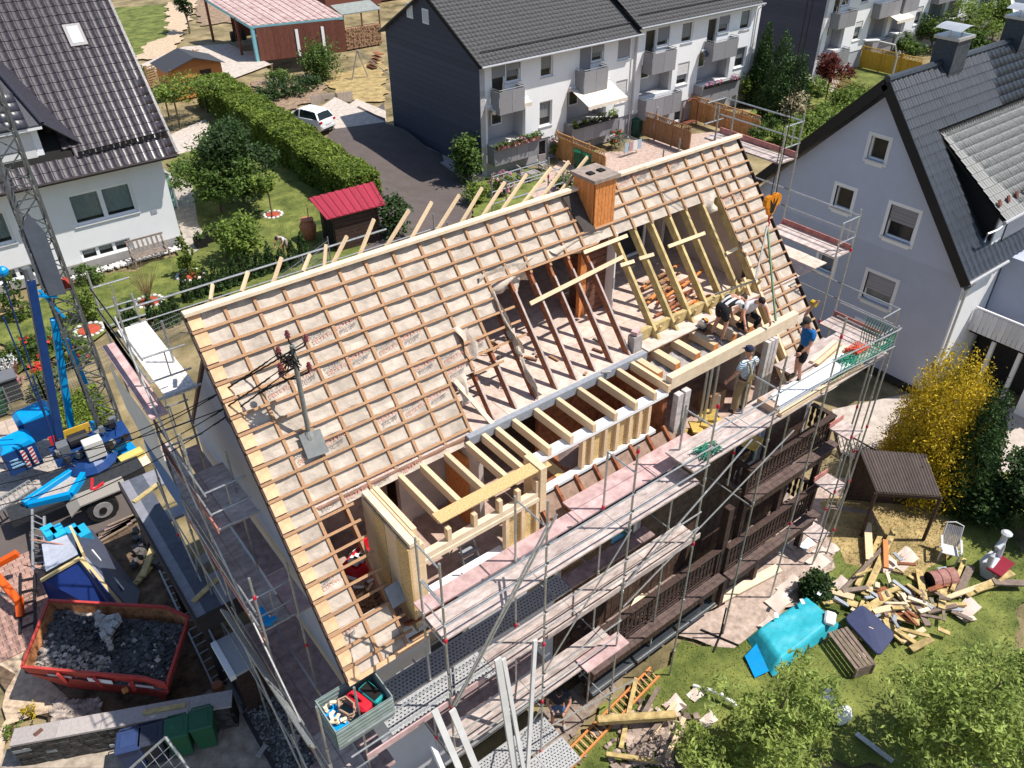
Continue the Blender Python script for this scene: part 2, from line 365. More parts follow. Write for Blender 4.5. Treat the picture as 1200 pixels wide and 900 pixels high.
flap(rp(8.9, 1.15, .03), V((1, 0, 0)), (DS+V((0, .5, -.6))).normalized(), 1.5, .35, 4)
flap(rp(13.45, 1.2, .04), V((1, 0, 0)), DS, .5, .5, 5)
flap(rp(5.1, 2.0, .05), V((1, .1, 0)).normalized(), DS, .35, .8, 6)
flap(rp(4.6, 3.0, .05), V((1, .1, 0)).normalized(), DS, .3, .6, 6)
# dark lining strip at the ridge left of the chimney
part('chimney_flashing', MB().prism([rp(8.95, .05, .06), rp(9.5, .05, .06), rp(9.5, 1.1, .06), rp(9.15, 1.05, .06)], NR*.02), M('dark_felt', (.05, .04, .035), .8, .3, 5), house)
# chimney: cladding boards, slab, flues; brick shaft inside
ch = part('chimney', MB().b2((9.48, -.66, 10.6), (10.13, .05, 11.86)), BRICKM, house)
me = None
for k in range(6):
    w = .65/6; z1 = 11.84
    part('upright_board', MB().b2((9.48+k*w+.005, -.70, 10.66+.005*k), (9.48+(k+1)*w-.005, -.665-.006*(k % 2), z1)), CLAD, ch)
for k in range(6):
    w = .7/6
    part('upright_board', MB().b2((9.44, -.66+k*w+.004, 10.75+k*.12), (9.475-.004*(k % 2), -.66+(k+1)*w-.004, 11.84)), CLAD, ch)
part('chimney_slab', MB().b2((9.38, -.76, 11.87), (10.21, .12, 11.95)), M('brown_slab', (.27, .215, .18), .9, .25, 7, .3, dirt=.5), ch)
for x in (9.62, 9.95): part('flue', MB().b2((x-.08, -.42, 11.952), (x+.08, -.26, 11.985)), DARK, ch)
for k in range(14): part('brick_course', MB().b2((9.42+.004*(k % 2), -.62, 8.33+k*.17), (10.06, .0, 8.33+k*.17+.155)), BRICKM, house)
part('shaft_board', MB().b2((9.2, -.62, 8.32), (9.4, -.5, 10.6)), CLAD, house)
part('inspection_panel', MB().b2((10.075, -.9, 8.32), (10.12, -.2, 10.5)), PVC, house)
part('inspection_door', MB().b2((10.05, -.93, 9.0), (10.1, -.905, 9.3)), STEEL, house)
# steel beam with plank, new purlin and struts
part('steel_beam', MB().b2((4.2, -2.86, 8.12), (9.42, -2.72, 8.33)), STEEL, house)
part('purlin', MB().b2((9.55, -2.42, 8.32), (13.9, -2.3, 8.62)), OLIVE, house)
for x in CX[17:24]: part('strut', MB().beam((x+.12, -2.44, 8.34), (x+.02, -2.62, 8.7), .05, .05), OLIVE, house)
part('sole_plank', MB().b2((9.45, -2.86, 8.318), (12.6, -2.44, 8.35)), LOFT, house)
part('pillar', MB().b2((9.12, -2.68, 8.32), (9.4, -2.46, 8.75)), CONC, house)
# dormer: joists
JX = [1.94, 2.51, 3.02, 3.6, 4.14, 4.55, 4.91, 5.36, 5.96, 6.6, 7.23, 7.85, 8.45, 8.9]
for k, x in enumerate(JX):
    part('joist', MB().b2((x-.05, -4.30 if x < 4.6 else -4.085, 8.08), (x+.05, -2.87, 8.28+.004*(k % 3))), FRESH, house)
part('joist', MB().b2((1.83, -4.56, 8.12), (1.93-.045, -2.87, 8.26)), FRESH, house)
# dormer left cheek
part('cheek_plate', MB().b2((1.66, -4.60, 8.2), (1.80, -2.86, 8.29)), PALE, house)
for k in range(4):
    y = -4.58+k*.56; part('stud', MB().b2((1.66, y, 5.95), (1.79, y+.08, 8.19)), FRESH, house)
for k in range(3): part('osb_panel', MB().b2((1.70, -4.49+k*.56, 5.96), (1.78, -4.05+k*.56, 8.19)), OSB, house)
for k in range(4): part('cheek_board', MB().b2((1.61+.012*(k % 2), -4.6+k*.43, 5.9), (1.655, -4.6+k*.43+.42, 8.17)), FRESH if k % 2 else OSB, house)
# dormer front, left section
def studwall(x0, x1, y, z0, z1, xs, osb):
    part('wall_plate', MB().b2((x0, y-.07, z1-.10), (x1, y+.07, z1)), PALE, house)
    part('sill_plate', MB().b2((x0, y-.09, z0), (x1, y+.09, z0+.08)), PVC, house)
    for x in xs: part('stud', MB().b2((x-.045, y-.06, z0+.08), (x+.045, y+.06, z1-.1)), FRESH, house)
    for a, b in osb: part('osb_panel', MB().b2((a+.05, y+.012, z0+.08), (b-.05, y+.05, z1-.1)), OSB, house)
studwall(1.83, 4.75, -4.48, 6.5, 7.62, [1.88, 3.9, 4.3, 4.68], [(3.9, 4.3), (4.3, 4.68)])
part('sill_board', MB().b2((1.95, -4.62, 6.52), (3.88, -4.3, 6.585)), PVC, house)
part('lintel', MB().b2((1.95, -4.53, 7.62), (4.75, -4.4, 7.76)), PALE, house)
for x in (1.88, 2.55, 3.15, 3.75, 4.2, 4.68): part('stud', MB().b2((x-.045, -4.53, 7.77), (x+.045, -4.41, 8.07)), FRESH, house)
part('header_board', MB().b2((2.38, -4.52, 8.3), (4.85, -4.22, 8.325)), OSB, house)
part('corner_post', MB().b2((1.81, -4.56, 6.5), (1.97, -4.42, 8.11)), FRESH, house)
part('corner_post', MB().b2((4.72, -4.56, 7.2), (4.88, -4.02, 8.36)), FRESH, house)
# right section
studwall(4.9, 8.6, -4.0, 7.06, 8.07, [4.96, 5.25, 6.35, 6.6, 7.0, 7.35, 7.75, 8.05, 8.35], [(4.96, 5.25), (6.35, 6.6), (6.6, 7.0), (7.0, 7.35), (7.35, 7.75), (7.75, 8.05), (8.05, 8.35)])
part('wall_plate', MB().b2((4.9, -4.08, 7.985), (8.9, -3.82, 8.075)), PVC, house)
for k in range(4): part('floor_panel', MB().b2((5.27+k*.27, -3.88, 7.0), (5.52+k*.27, -2.95, 7.03)), OSB if k % 2 == 0 else REDW, house)
# lower roof stub with old rafter feet
part('roof_stub', MB().prism([(4.9, -4.12, 6.98), (9.3, -4.12, 6.98), (9.3, -4.62, 6.5), (4.9, -4.62, 6.5)], (0, 0, .05)), M('old_board', (.24, .16, .12), .85, .3, 6, dirt=.4), house)
for x in np.arange(5.0, 9.3, .55): part('rafter_foot', MB().beam((x, -4.06, 7.12), (x, -4.5, 6.72), .07, .1, NR), REDW, house)
# big beam over the opening, posts
part('beam', MB().b2((8.95, -4.08, 8.12), (13.6, -3.9, 8.45)), PALE, house)
for x in (9.15, 9.75, 10.45, 11.1, 11.8, 12.45):
    b_ = part('ceiling_beam', MB().b2((x-.09, -3.55, 8.05), (x+.09, -2.75, 8.25)), FRESH, house)
    part('beam_end', MB().b2((x-.088, -3.56, 8.06), (x+.088, -3.552, 8.24)), CLAD, b_)
part('debris_floor', MB().grid(lambda u, v: V((9.1+3.6*u, -3.85+.95*v, 8.02+.03*math.sin(30*u)*math.sin(17*v))), 40, 10), CONC, house)
for x in (9.15, 9.4): part('old_window_frame', MB().b2((x-.1, -4.25, 6.4), (x+.08, -4.1, 8.0)), M('old_white_frame', (.5, .46, .44), .8, .25, 9, .2, dirt=.5), house)
for x, y in ((10.42, -4.05), (10.32, -4.0), (10.72, -4.0)): part('steel_prop', MB().tube([(x, y, 6.1), (x, y, 8.12)], .035, 8), GALV, house)
for x in (12.4, 12.55, 12.7): part('old_post', MB().b2((x-.06, -4.2, 6.0), (x+.06, -4.05, 8.1)), M('old_white_frame', ()), house)
part('post', MB().b2((11.9, -3.9, 5.95), (12.15, -3.75, 8.1)), PLAST, house)
part('verge_strut', MB().beam(rp(13.9, 3.0, .0), rp(13.75, 7.0, .0), .08, .12, NR), FRESH, house)
part('verge_strut', MB().beam(rp(13.6, 3.6, -.1), rp(13.5, 7.0, -.1), .08, .12, NR), FRESH, house)
# rear window seen through the rafters
rw = part('rear_window', MB().b2((11.9, .9, 8.4), (11.98, 1.0, 10.0)).b2((13.0, .9, 8.4), (13.08, 1.0, 10.0)).b2((11.98, .9, 8.4), (13.0, 1.0, 8.48)).b2((11.98, .9, 9.92), (13.0, 1.0, 10.0)), PVC, house)
part('pane', MB().b2((11.98, .94, 8.48), (13.0, .96, 9.92)), GLASS, rw)
part('partition_wall', MB().prism([(13.3, .5, 8.32), (13.3, 2.3, 8.32), (13.3, 2.3, 8.6), (13.3, .5, 10.7)], (.12, 0, 0)), PLAST, house)
part('partition_wall', MB().prism([(14.0, -1.9, 8.32), (14.0, 2.3, 8.32), (14.0, 2.3, 8.6), (14.0, .3, 10.9), (14.0, -.3, 10.9), (14.0, -1.9, 9.0)], (.1, 0, 0)), M('inner_gable', ()), house)
# braces sticking out over the ridge (rear rafters' ends)
for q, t in zip([(740, 720), (838, 690), (945, 655), (1070, 590), (1190, 550)], range(5)): pass
sticks = [((150, 880), (238, 738)), ((65, 895), (115, 770)), ((240, 850), (318, 710)), ((330, 820), (415, 685)), ((415, 795), (495, 660)), ((490, 770), (575, 640)), ((560, 745), (652, 612)), ((635, 720), (738, 590)), ((700, 700), (800, 568)), ((765, 680), (865, 552))]
for a, b in sticks:
    p = ony(400+a[0]/3, a[1]/3, .06); q = ony(400+b[0]/3, b[1]/3, .32)
    part('ridge_brace', MB().beam(p-(q-p)*.1, q, .05, .07), FRESH, house)
for a, b in (((740, 155), (748, 100)), ((850, 125), (872, 55)), ((960, 95), (990, 5)), ((1065, 55), (1090, -5)), ((1140, 38), (1146, -40)), ((1170, 28), (1220, -70))):
    p = ony(a[0]/3, 300+a[1]/3, .06); q = ony(b[0]/3, 300+b[1]/3, .3)
    part('ridge_brace', MB().beam(p, q, .05, .07), FRESH, house)
# ================================================================== scaffolding
SCAF = thing('scaffold', 'galvanised tube scaffold with pinkish plank decks wrapped around the half-stripped house', 'scaffold', (-.4, -5.5, 0))
PLANK = M('scaffold_plank', (.37, .295, .265), .85, .24, 3, .3, c2=(.50, .42, .385), dirt=.7, dirtc=(.17, .125, .11), stretch=(1, 3, 3))
PLANKD = M('dark_plank', (.24, .165, .155), .9, .25, 5, .2, c2=(.33, .235, .22))
PINK = M('pink_plank', (.43, .275, .265), .8, .2, 4, .2, c2=(.52, .365, .35), dirt=.6, dirtc=(.28, .16, .15))
TOE = M('red_toe_board', (.36, .13, .11), .8, .25, 5, .2, c2=(.46, .2, .17))
GRATE = M('steel_grating', (.40, .40, .40), .6, .3, 30, .4, metal=.3)
RTAG = M('red_clip', (.6, .02, .05), .5, .1, 5)
def pole(x, y, z0, z1, n='standard'):
    p = part(n, MB().tube([(x, y, z0), (x, y, z1)], .0245, 7), GALV, SCAF)
    mb = MB()
    for z in np.arange(z0+1.02, z1-.1, 2.0): part('coupler', MB().tube([(x, y, z), (x, y, z+.09)], .036, 7), RTAG if rnd.random() < .3 else GALV, p)
def rail(p, q, n='guardrail', r=.019): part(n, MB().tube([p, q], r, 6), GALV, SCAF)
def deckx(x0, x1, y0, y1, z, m=PLANK, n=2, L=2.2):
    x = x0
    while x < x1-.05:
        e = min(x1, x+L); w = (y1-y0)/n
        for k in range(n):
            part('deck_board', MB().b2((x+.006, y0+k*w+.006, z-.045), (e-.006, y0+(k+1)*w-.006, z+rnd.uniform(-.004, .004))), m, SCAF)
        x = e
def decky(y0, y1, x0, x1, z, m=PLANK, n=2, L=2.4):
    y = y0
    while y < y1-.05:
        e = min(y1, y+L); w = (x1-x0)/n
        for k in range(n):
            part('deck_board', MB().b2((x0+k*w+.006, y+.006, z-.045), (x0+(k+1)*w-.006, e-.006, z+rnd.uniform(-.004, .004))), m, SCAF)
        y = e
def grating(x0, x1, y0, y1, z):   # perforated steel deck
    x = x0
    while x < x1-.05:
        e = min(x1, x+2.2)
        pl = part('steel_deck', MB().b2((x+.005, y0, z-.05), (e-.005, y1, z-.012)), GRATE, SCAF)
        mb = MB(); n = int((e-x)/.085); m_ = max(2, int((y1-y0)/.075))
        for i in range(n):
            for j in range(m_):
                cx = x+.06+(i+(.5 if j % 2 else 0))*.085; cy = y0+.05+j*(y1-y0-.06)/m_
                if cx < e-.03: mb.box((cx, cy, z-.010), (.038, .022, .005))
        o = part('grip', mb, DARK, pl); tag(o, kind='stuff')
        x = e
OX = [1.49, 3.78, 6.0, 8.27, 10.42, 12.52]; OT = [9.05, 9.1, 9.2, 9.34, 9.4, 9.57]
for x, t in zip(OX, OT): pole(x, -5.88, 0 if x > 2 else 0, t)
for x, t in zip([1.49, 3.62, 5.95, 8.2], [9.04, 8.75, 8.6, 8.7]): pole(x, -5.15, 0, t)
for x in (10.3, 12.4): pole(x, -5.15, 5.2, 8.9)
for x in (14.55, 15.28): pole(x, -5.88, 0, 8.3)
# front decks
deckx(1.5, 8.2, -5.83, -5.19, 7.0, PLANK, 2); deckx(7.9, 14.6, -5.83, -5.0, 7.45, PLANK, 3)
deckx(1.5, 5.4, -5.13, -4.78, 7.02, PINK, 1); deckx(5.4, 9.2, -5.13, -4.47, 7.02, PINK, 2)
deckx(12.5, 14.6, -4.97, -4.35, 7.47, PLANK, 2)
deckx(2.6, 8.5, -5.83, -5.52, 5.1, PLANK, 1); deckx(2.6, 8.5, -5.50, -5.25, 5.1, PLANK, 1)
grating(.3, 2.6, -5.83, -5.2, 5.1); grating(.35, 5.2, -5.13, -4.62, 5.05)
deckx(5.2, 7.8, -5.13, -4.75, 5.05, PLANKD, 1)
deckx(1.5, 6.1, -5.83, -5.19, 3.1, PLANK, 2); deckx(1.5, 4.5, -5.13, -4.62, 3.1, PLANKD, 2)
grating(.2, 4.4, -5.83, -5.2, 1.1); grating(1.4, 4.4, -6.6, -5.9, 1.1)
part('toe_board', MB().b2((-.3, -5.87, 5.1), (2.3, -5.84, 5.26)), PINK, SCAF)
part('toe_board', MB().b2((3.9, -5.87, 5.1), (8.5, -5.84, 5.25)), PLANK, SCAF)
part('pink_board', MB().b2((5.0, -6.0, 3.12), (6.3, -5.6, 3.16)), PINK, SCAF)
for z in (7.5, 8.0):
    for i in range(3): rail((OX[i]-.03, -5.92, z), (OX[i+1]+.03, -5.92, z))
    for i in range(3, 5): rail((OX[i]-.03, -5.92, z+.45), (OX[i+1]+.03, -5.92, z+.45))
    rail((12.5, -5.92, z+.45), (15.3, -5.92, z+.2))
for z in (5.6, 6.1):
    for i in range(3): rail((OX[i]-.03, -5.92, z), (OX[i+1]+.03, -5.92, z))
    rail((-.6, -5.92, z), (1.5, -5.92, z))
for z in (3.6, 4.1):
    for i in range(2): rail((OX[i]-.03, -5.92, z), (OX[i+1]+.03, -5.92, z))
rail((6.0, -5.95, 4.6), (11.4, -5.92, 6.9), 'brace'); rail((1.49, -5.93, 5.1), (3.78, -5.93, 8.6), 'brace', .024); rail((1.55, -5.94, 5.1), (3.95, -5.94, 8.7), 'brace', .024)
rail((3.78, -5.93, 4.2), (6.0, -5.93, 7.0), 'brace'); rail((1.49, -5.93, .4), (3.78, -5.93, 3.0), 'brace')
rail((1.2, -5.93, 3.4), (3.85, -5.93, 3.42), 'ledger', .03); rail((3.78, -5.93, 2.0), (6.8, -5.93, 1.2), 'brace')
rail((6.0, -5.93, 5.3), (9.7, -5.93, 7.5), 'brace', .022)
for x, yy in ((1.49, -5.15), (3.7, -5.15), (5.97, -5.15), (8.23, -5.15), (10.36, -5.15)):
    for z in (8.9, 8.0, 6.9) if x < 2 else (8.55, 6.9): rail((x, -5.9, z), (x, yy+.03, z), 'transom')
    for z in (5.0, 3.0, 1.0):
        if x < 6.5 or z > 4: rail((x, -5.9, z), (x, -4.5, z), 'transom')
for z, a in ((8.0, 0), (7.4, 0)): rail((1.52, -5.85, z), (1.52, -5.2, z), 'end_guard', .016)
# right end of the front deck
deckx(14.6, 15.3, -5.83, -4.4, 7.45, PLANK, 2, 1.)
rail((15.3, -5.9, 8.2), (15.3, -4.2, 8.2)); rail((15.3, -5.9, 7.8), (15.3, -4.2, 7.8)); rail((14.5, -5.9, 8.2), (15.4, -5.9, 8.2))
for z, w in ((4.9, .6), (2.9, .6), (.9, .6)): deckx(14.6, 15.25, -5.83, -5.2, z, PLANK, 2, 1.); part('toe_board', MB().b2((14.6, -5.19, z), (15.25, -5.16, z+.15)), TOE, SCAF)
rail((14.55, -5.9, .2), (15.28, -5.9, 2.9), 'brace'); rail((15.28, -5.9, 2.9), (14.55, -5.9, 4.9), 'brace')
# right gable side
for y, t in ((-3.45, 10.25), (-5.2, 8.0), (-1.2, 12.2), (1.1, 12.2)):
    pole(16.55, y, 0, t); pole(15.85, y, 0, t-(.2 if y > -5 else 0))
decky(-3.45, -1.2, 15.85, 16.5, 9.05, PLANK, 2); decky(-5.2, -3.45, 15.85, 16.5, 7.0, PLANK, 2); decky(-1.2, 1.5, 15.85, 16.5, 11.0, PLANK, 2); decky(-3.3, 1, 15.85, 16.5, 5.0, PLANKD, 2)
for z, a, b in ((9.05, -3.45, -1.2), (7.0, -5.2, -3.45), (11.0, -1.2, 1.5)): part('toe_board', MB().b2((16.52, a, z), (16.55, b, z+.16)), TOE, SCAF)
for z0, a, b in ((9.05, -3.45, -1.0), (7.0, -5.2, -3.3), (11.0, -1.2, 1.6), (9.05, -1.2, 1.1), (7.0, -3.4, -.2)):
    rail((16.58, a, z0+1.0), (16.58, b, z0+1.0)); rail((16.58, a, z0+.5), (16.58, b, z0+.5))
for z0, y in ((9.05, -3.45), (11.0, -1.2), (7.0, -5.2), (11., 1.5)):
    for z in (z0+.4, z0+1.): rail((15.8, y, z), (16.6, y, z), 'end_guard')
    rail((16.2, y, z0+.4), (16.2, y, z0+1.), 'end_guard')
pole(16.55, 3.0, 0, 10.4); pole(15.85, 3.0, 0, 10.2)
# rear side rails seen beyond the ridge
for y in (5.0, 5.75):
    for x in (13.5, 11.2, 9.0): pole(x, y, 0, 9.7 if x > 10 else 9.0)
for z in (9.6, 9.1, 8.7): rail((11.2, 5.78, z), (13.5, 5.78, z)); rail((11.2, 5.0, z), (13.5, 5.0, z))
for x in np.arange(11.4, 13.5, .3): rail((x, 5.0, 9.6), (x, 5.76, 9.6), 'transom', .012)
rail((0, 5.8, 8.5), (9.2, 5.8, 8.5)); rail((-.2, 5.8, 8.95), (7.4, 5.8, 8.95), 'guardrail', .03)
# left gable scaffold
YL = [-5.2, -2.9, -.6, 1.7, 4.0]
TOPS = [6.4, 7.6, 9.5, 11.4, 11.0]
for y, t in zip(YL, TOPS):
    pole(-.78, y, 0, t); pole(-.06, y, 0, t-.1 if y < -1 else t-.8)
decky(.55, 3.75, -.62, .02, 9.6, M('snowy_plank', (.56, .50, .46), .9, .35, 12, .3, c2=(.68, .64, .6)), 1, 3.3)
decky(.5, 3.8, -1.02, -.66, 9.3, PINK, 1, 3.3)
decky(-1.4, .5, -.48, .08, 7.6, PLANK, 1); decky(-1.4, .5, -.78, -.5, 7.6, PLANK, 1)
decky(-1.3, 5.2, -.72, -.22, 6.9, PLANKD, 1, 2.3) if False else None
decky(-2.5, 4.6, -.72, -.12, 5.6, PLANK, 2, 2.3); decky(-1.2, 4.0, -.08, .36, 5.65, PLANKD, 1, 2.6); decky(-2.5, -1.2, -.08, .36, 5.6, PINK, 1)
decky(-5.6, -.4, -.72, -.1, 3.6, PLANKD, 2, 2.3); decky(-5.4, .0, -.06, .42, 3.6, PLANKD, 1, 2.3)
decky(-5.8, -3.9, -.74, -.1, 3.66, PLANK, 2, 2.)
decky(-5.6, -3.2, -.72, -.1, 1.6, PLANKD, 2, 2.3)
for z, a, b in ((9.6, .5, 4.), (7.6, -1.5, 1.7), (5.6, -2.9, 1.7), (3.6, -5.3, -.6), (9.6, 1.7, 4.0)):
    for h in (.5, 1.0): rail((-.82, a, z+h), (-.82, b, z+h))
    part('toe_board', MB().b2((-.80, a, z), (-.77, b, z+.16)), TOE if z < 8 else PINK, SCAF)
for y, z in ((4.0, 9.6), (.55, 9.6), (-1.4, 7.6), (-2.5, 5.6), (-5.6, 3.6), (1.7, 7.6)):
    for h in (.45, 1.0): rail((-.82, y, z+h), (.0, y, z+h), 'end_guard')
    rail((-.75, y, z+.02), (.1, y, z+.02), 'transom', .024); rail((-.4, y, z+.45), (-.4, y, z+1.0), 'end_guard', .014)
for a, b in zip([(-.84, -5.2, .3), (-.84, -5.2, 3.6), (-.84, -2.9, 5.6), (-.84, -.6, 5.0), (-.84, -2.9, 1.2), (-.84, 1.7, 2.0), (-.86, 4, .2), (-.86, -.6, 7.6)], [(-.84, -2.9, 2.6), (-.84, -2.9, 5.6), (-.84, -.6, 7.6), (-.84, 1.7, 7.2), (-.84, -.6, 3.6), (-.84, 4.0, 5.0), (-.86, 1.7, 4.2), (-.86, 1.7, 11.0)]): rail(a, b, 'brace', .022)
for z in (2.6, 4.6, 6.6): rail((-.83, -2.9, z-.4), (-.83, 4.0, z-.4), 'ledger')
# stacked alu posts tied to the left side
for k in range(4): rail((-.92-.03*k, -5.0, 5.0+.05*k), (-.92-.03*k, -.4, 4.3+.05*k), 'ledger', .03)
part('blue_clamp', MB().box((-.55, -2.3, 5.75), (.10, .5, .08)).box((-.55, -2.5, 5.8), (.3, .08, .06)), M('blue_plastic', (.0, .25, .6), .4, .1, 5), SCAF)
# banner on the scaffold's left side
bn = solo('banner', MB().grid(lambda u, v: V((-.99-.02*math.sin(6*u+5*v), 3.7-3.2*u, 8.9-1.3*v)), 10, 4), M('banner_white', (.72, .72, .70), .6, .1, 3), 'white banner with blue lower edge hung outside the left scaffold', 'banner')
solo('banner', MB().grid(lambda u, v: V((-.97-.02*math.sin(6*u+5*v), 2.6-2.4*u, 7.55-.9*v)), 10, 4), M('banner_blue', (.04, .14, .34), .6, .1, 3), 'dark blue printed banner with yellow bottom hung low on the left scaffold', 'banner')
# ------------------------------------------------------------------ balconies in dark wood
def balcony(name, lab, x0, x1, yi, yo, zf, zr, posts, shelf=True, left=True, right=True):
    o = thing(name, lab, 'balcony', ((x0+x1)/2, yo, zf))
    n = int((yi-yo)/.14)
    for k in range(n): part('floor_board', MB().b2((x0, yo+k*.14, zf-.05), (x1, yo+k*.14+.13, zf)), M('worn_deck', (.17, .12, .105), .8, .35, 9, .2, c2=(.27, .2, .17)), o)
    part('top_rail', MB().b2((x0-.08, yo-.09, zr), (x1+.08, yo+.09, zr+.05)), DARKW, o, bev=.008)
    if left: part('top_rail', MB().b2((x0-.08, yo+.09, zr+.002), (x0+.08, yi, zr+.05)), DARKW, o)
    if right: part('top_rail', MB().b2((x1-.08, yo+.09, zr+.002), (x1+.08, yi, zr+.05)), DARKW, o)
    part('bottom_rail', MB().b2((x0, yo-.03, zf+.08), (x1, yo+.03, zf+.14)), DARKW, o)
    prof = [(-.055, 0), (.055, 0), (.055, .10), (.03, .16), (.055, .26), (.06, .36), (.03, .46), (.05, .54), (.055, zr-zf-.14), (-.055, zr-zf-.14), (-.05, .54), (-.03, .46), (-.06, .36), (-.055, .26), (-.03, .16), (-.055, .10)]
    me = MB().prism([V((a, -.012, b)) for a, b in prof], (0, .024, 0)).mesh('baluster', DARKW)
    x = x0+.1
    while x < x1: inst('baluster', me, o, Mx.Translation(V((x, yo, zf+.14))-o.location)); x += .155
    for xx, f in ((x0, left), (x1, right)):
        if not f: continue
        y = yo+.15
        while y < yi: inst('baluster', me, o, Mx.Translation(V((xx, y, zf+.14))-o.location) @ Mx.Rotation(R(90), 4, 'Z')); y += .155
    if shelf:
        for k in range(2): part('flower_shelf', MB().b2((x0-.1, yo-.36+k*.15, zf+.0), (x1+.1, yo-.36+k*.15+.14, zf+.045)), M('brown_shelf', (.075, .048, .04), .65, .3, 9, .2, c2=(.12, .08, .07)), o)
        part('fascia', MB().b2((x0-.1, yo-.10, zf-.25), (x1+.1, yo-.06, zf-.052)), DARKW, o)
        for k in range(int((x1-x0)/.12)): part('fascia_board', MB().b2((x0-.1+k*.12, yo-.33, zf-.25), (x0-.1+k*.12+.11, yo-.30, zf-.003)), DARKW, o)
    for x in posts:
        part('post', MB().b2((x-.08, yo-.08, 0 if zf < 2 else 1.52), (x+.08, yo+.08, zf-.06)), DARKW, o)
    for x in (x0, x1): part('corner_post', MB().b2((x-.06, yo-.06, zf), (x+.06, yo+.06, zr)), DARKW, o)
    return o
balcony('balcony', 'upper dark brown balcony under the roof worker deck', 11.42, 15.05, -4.3, -4.98, 4.1, 4.98, [11.5, 13.2, 14.95])
balcony('balcony', 'long lower dark brown balcony with flower shelf on posts', 5.98, 10.72, -4.3, -5.02, 1.52, 2.48, [6.1, 8.2, 10.3], right=False)
balcony('balcony', 'lower right dark brown balcony below the upper one', 11.0, 14.9, -4.3, -5.12, 1.52, 2.48, [11.1, 12.6, 14.8], left=False)
for x, z in ((10.85, 4.1),): solo('corner_pillar', MB().b2((10.74, -5.1, 0), (10.96, -4.9, 4.0)), DARKW, 'dark square wooden pillar between the two lower balconies', 'pillar', bev=.01)
roofm = M('dark_sheet_roof', (.06, .065, .07), .35, .2, 5, .1)
for k in range(3):
    a = thing('glass_canopy', ['dark glazed basement canopy nearest the drone pilot', 'middle dark glazed basement canopy below the long balcony', 'right dark glazed basement canopy below the long balcony'][k], 'canopy', (6.6+k*1.6, -4.6, .5))
    part('sheet', MB().prism([(6.0+k*1.6, -4.4, .75), (7.5+k*1.6, -4.4, .75), (7.5+k*1.6, -5.3, .45), (6.0+k*1.6, -5.3, .45)], (0, 0, .02)), GLASS, a)
    for q in range(4): part('bar', MB().beam((6.0+k*1.6, -4.45-.27*q, .79-.09*q), (7.5+k*1.6, -4.45-.27*q, .79-.09*q), .03, .03), GALV, a)
# ================================================================== terrain and ground sheets
def sm(t): t = max(0., min(1., t)); return t*t*(3-2*t)
def hgt(x, y): return -1.25*sm((x-17)/5)*sm((y-8)/6)*(1-sm((y-29)/9)) if x < 26.5 else -1.25*sm((y-8)/6)*(1-sm((y-60)/20))
def gnd(x, y, o=0.):
    z = 0.
    for _ in range(12): p = at(x, y, z); z = .5*z+.5*hgt(p.x, p.y)
    return V((p.x, p.y, hgt(p.x, p.y)+o))
GRASS = M('lawn', (.055, .10, .016), .95, .45, .9, .8, c2=(.16, .175, .042), bscale=26)
DRYG = M('dry_lawn', (.26, .19, .07), .95, .35, 1.6, .6, c2=(.38, .28, .13), bscale=30)
SOIL = M('soil', (.20, .13, .085), .95, .35, 2.5, .8, c2=(.33, .235, .155), bscale=14)
DIRT = M('dark_dirt', (.075, .05, .032), .95, .45, 3, .9, c2=(.16, .105, .065), bscale=12)
ASPH = M('asphalt', (.10, .08, .074), .9, .06, 1.2, .2, c2=(.115, .094, .086), bscale=60)
CONCP = M('concrete_paving', (.42, .36, .31), .9, .15, 3, .2, c2=(.52, .45, .39), dirt=.3, dirtc=(.2, .16, .13))
SANDP = M('sand_gravel', (.40, .29, .19), .95, .25, 6, .7, c2=(.52, .40, .28), bscale=40)
GRAV = M('dark_gravel', (.10, .095, .09), .9, .6, 30, .9, c2=(.26, .25, .24), bscale=30)
PAVR = M('red_paver', (.33, .19, .15), .9, .25, 3, .3, c2=(.43, .27, .215))
PAVG = M('grey_paver', (.36, .31, .27), .9, .2, 3, .3, c2=(.44, .39, .34))
def axis(lo, hi, step): return [-1500, -600, -250]+list(np.arange(lo, hi+.1, step))+[250, 600, 1500]
gx = axis(-45, 150, 1.5); gy = axis(-45, 150, 1.5)
v_ = [(x, y, hgt(x, y)-.12) for x in gx for y in gy]; n_ = len(gy)
f_ = [(i*n_+j, (i+1)*n_+j, (i+1)*n_+j+1, i*n_+j+1) for i in range(len(gx)-1) for j in range(n_-1)]
me = bpy.data.meshes.new('ground'); me.from_pydata(v_, [], f_); me.materials.append(M('field_ground', (.12, .105, .04), .95, .5, .5, .7, c2=(.24, .185, .10), bscale=8))
g_ = bpy.data.objects.new('ground', me); col.objects.link(g_); tag(g_, kind='structure')
LEVEL = [0]
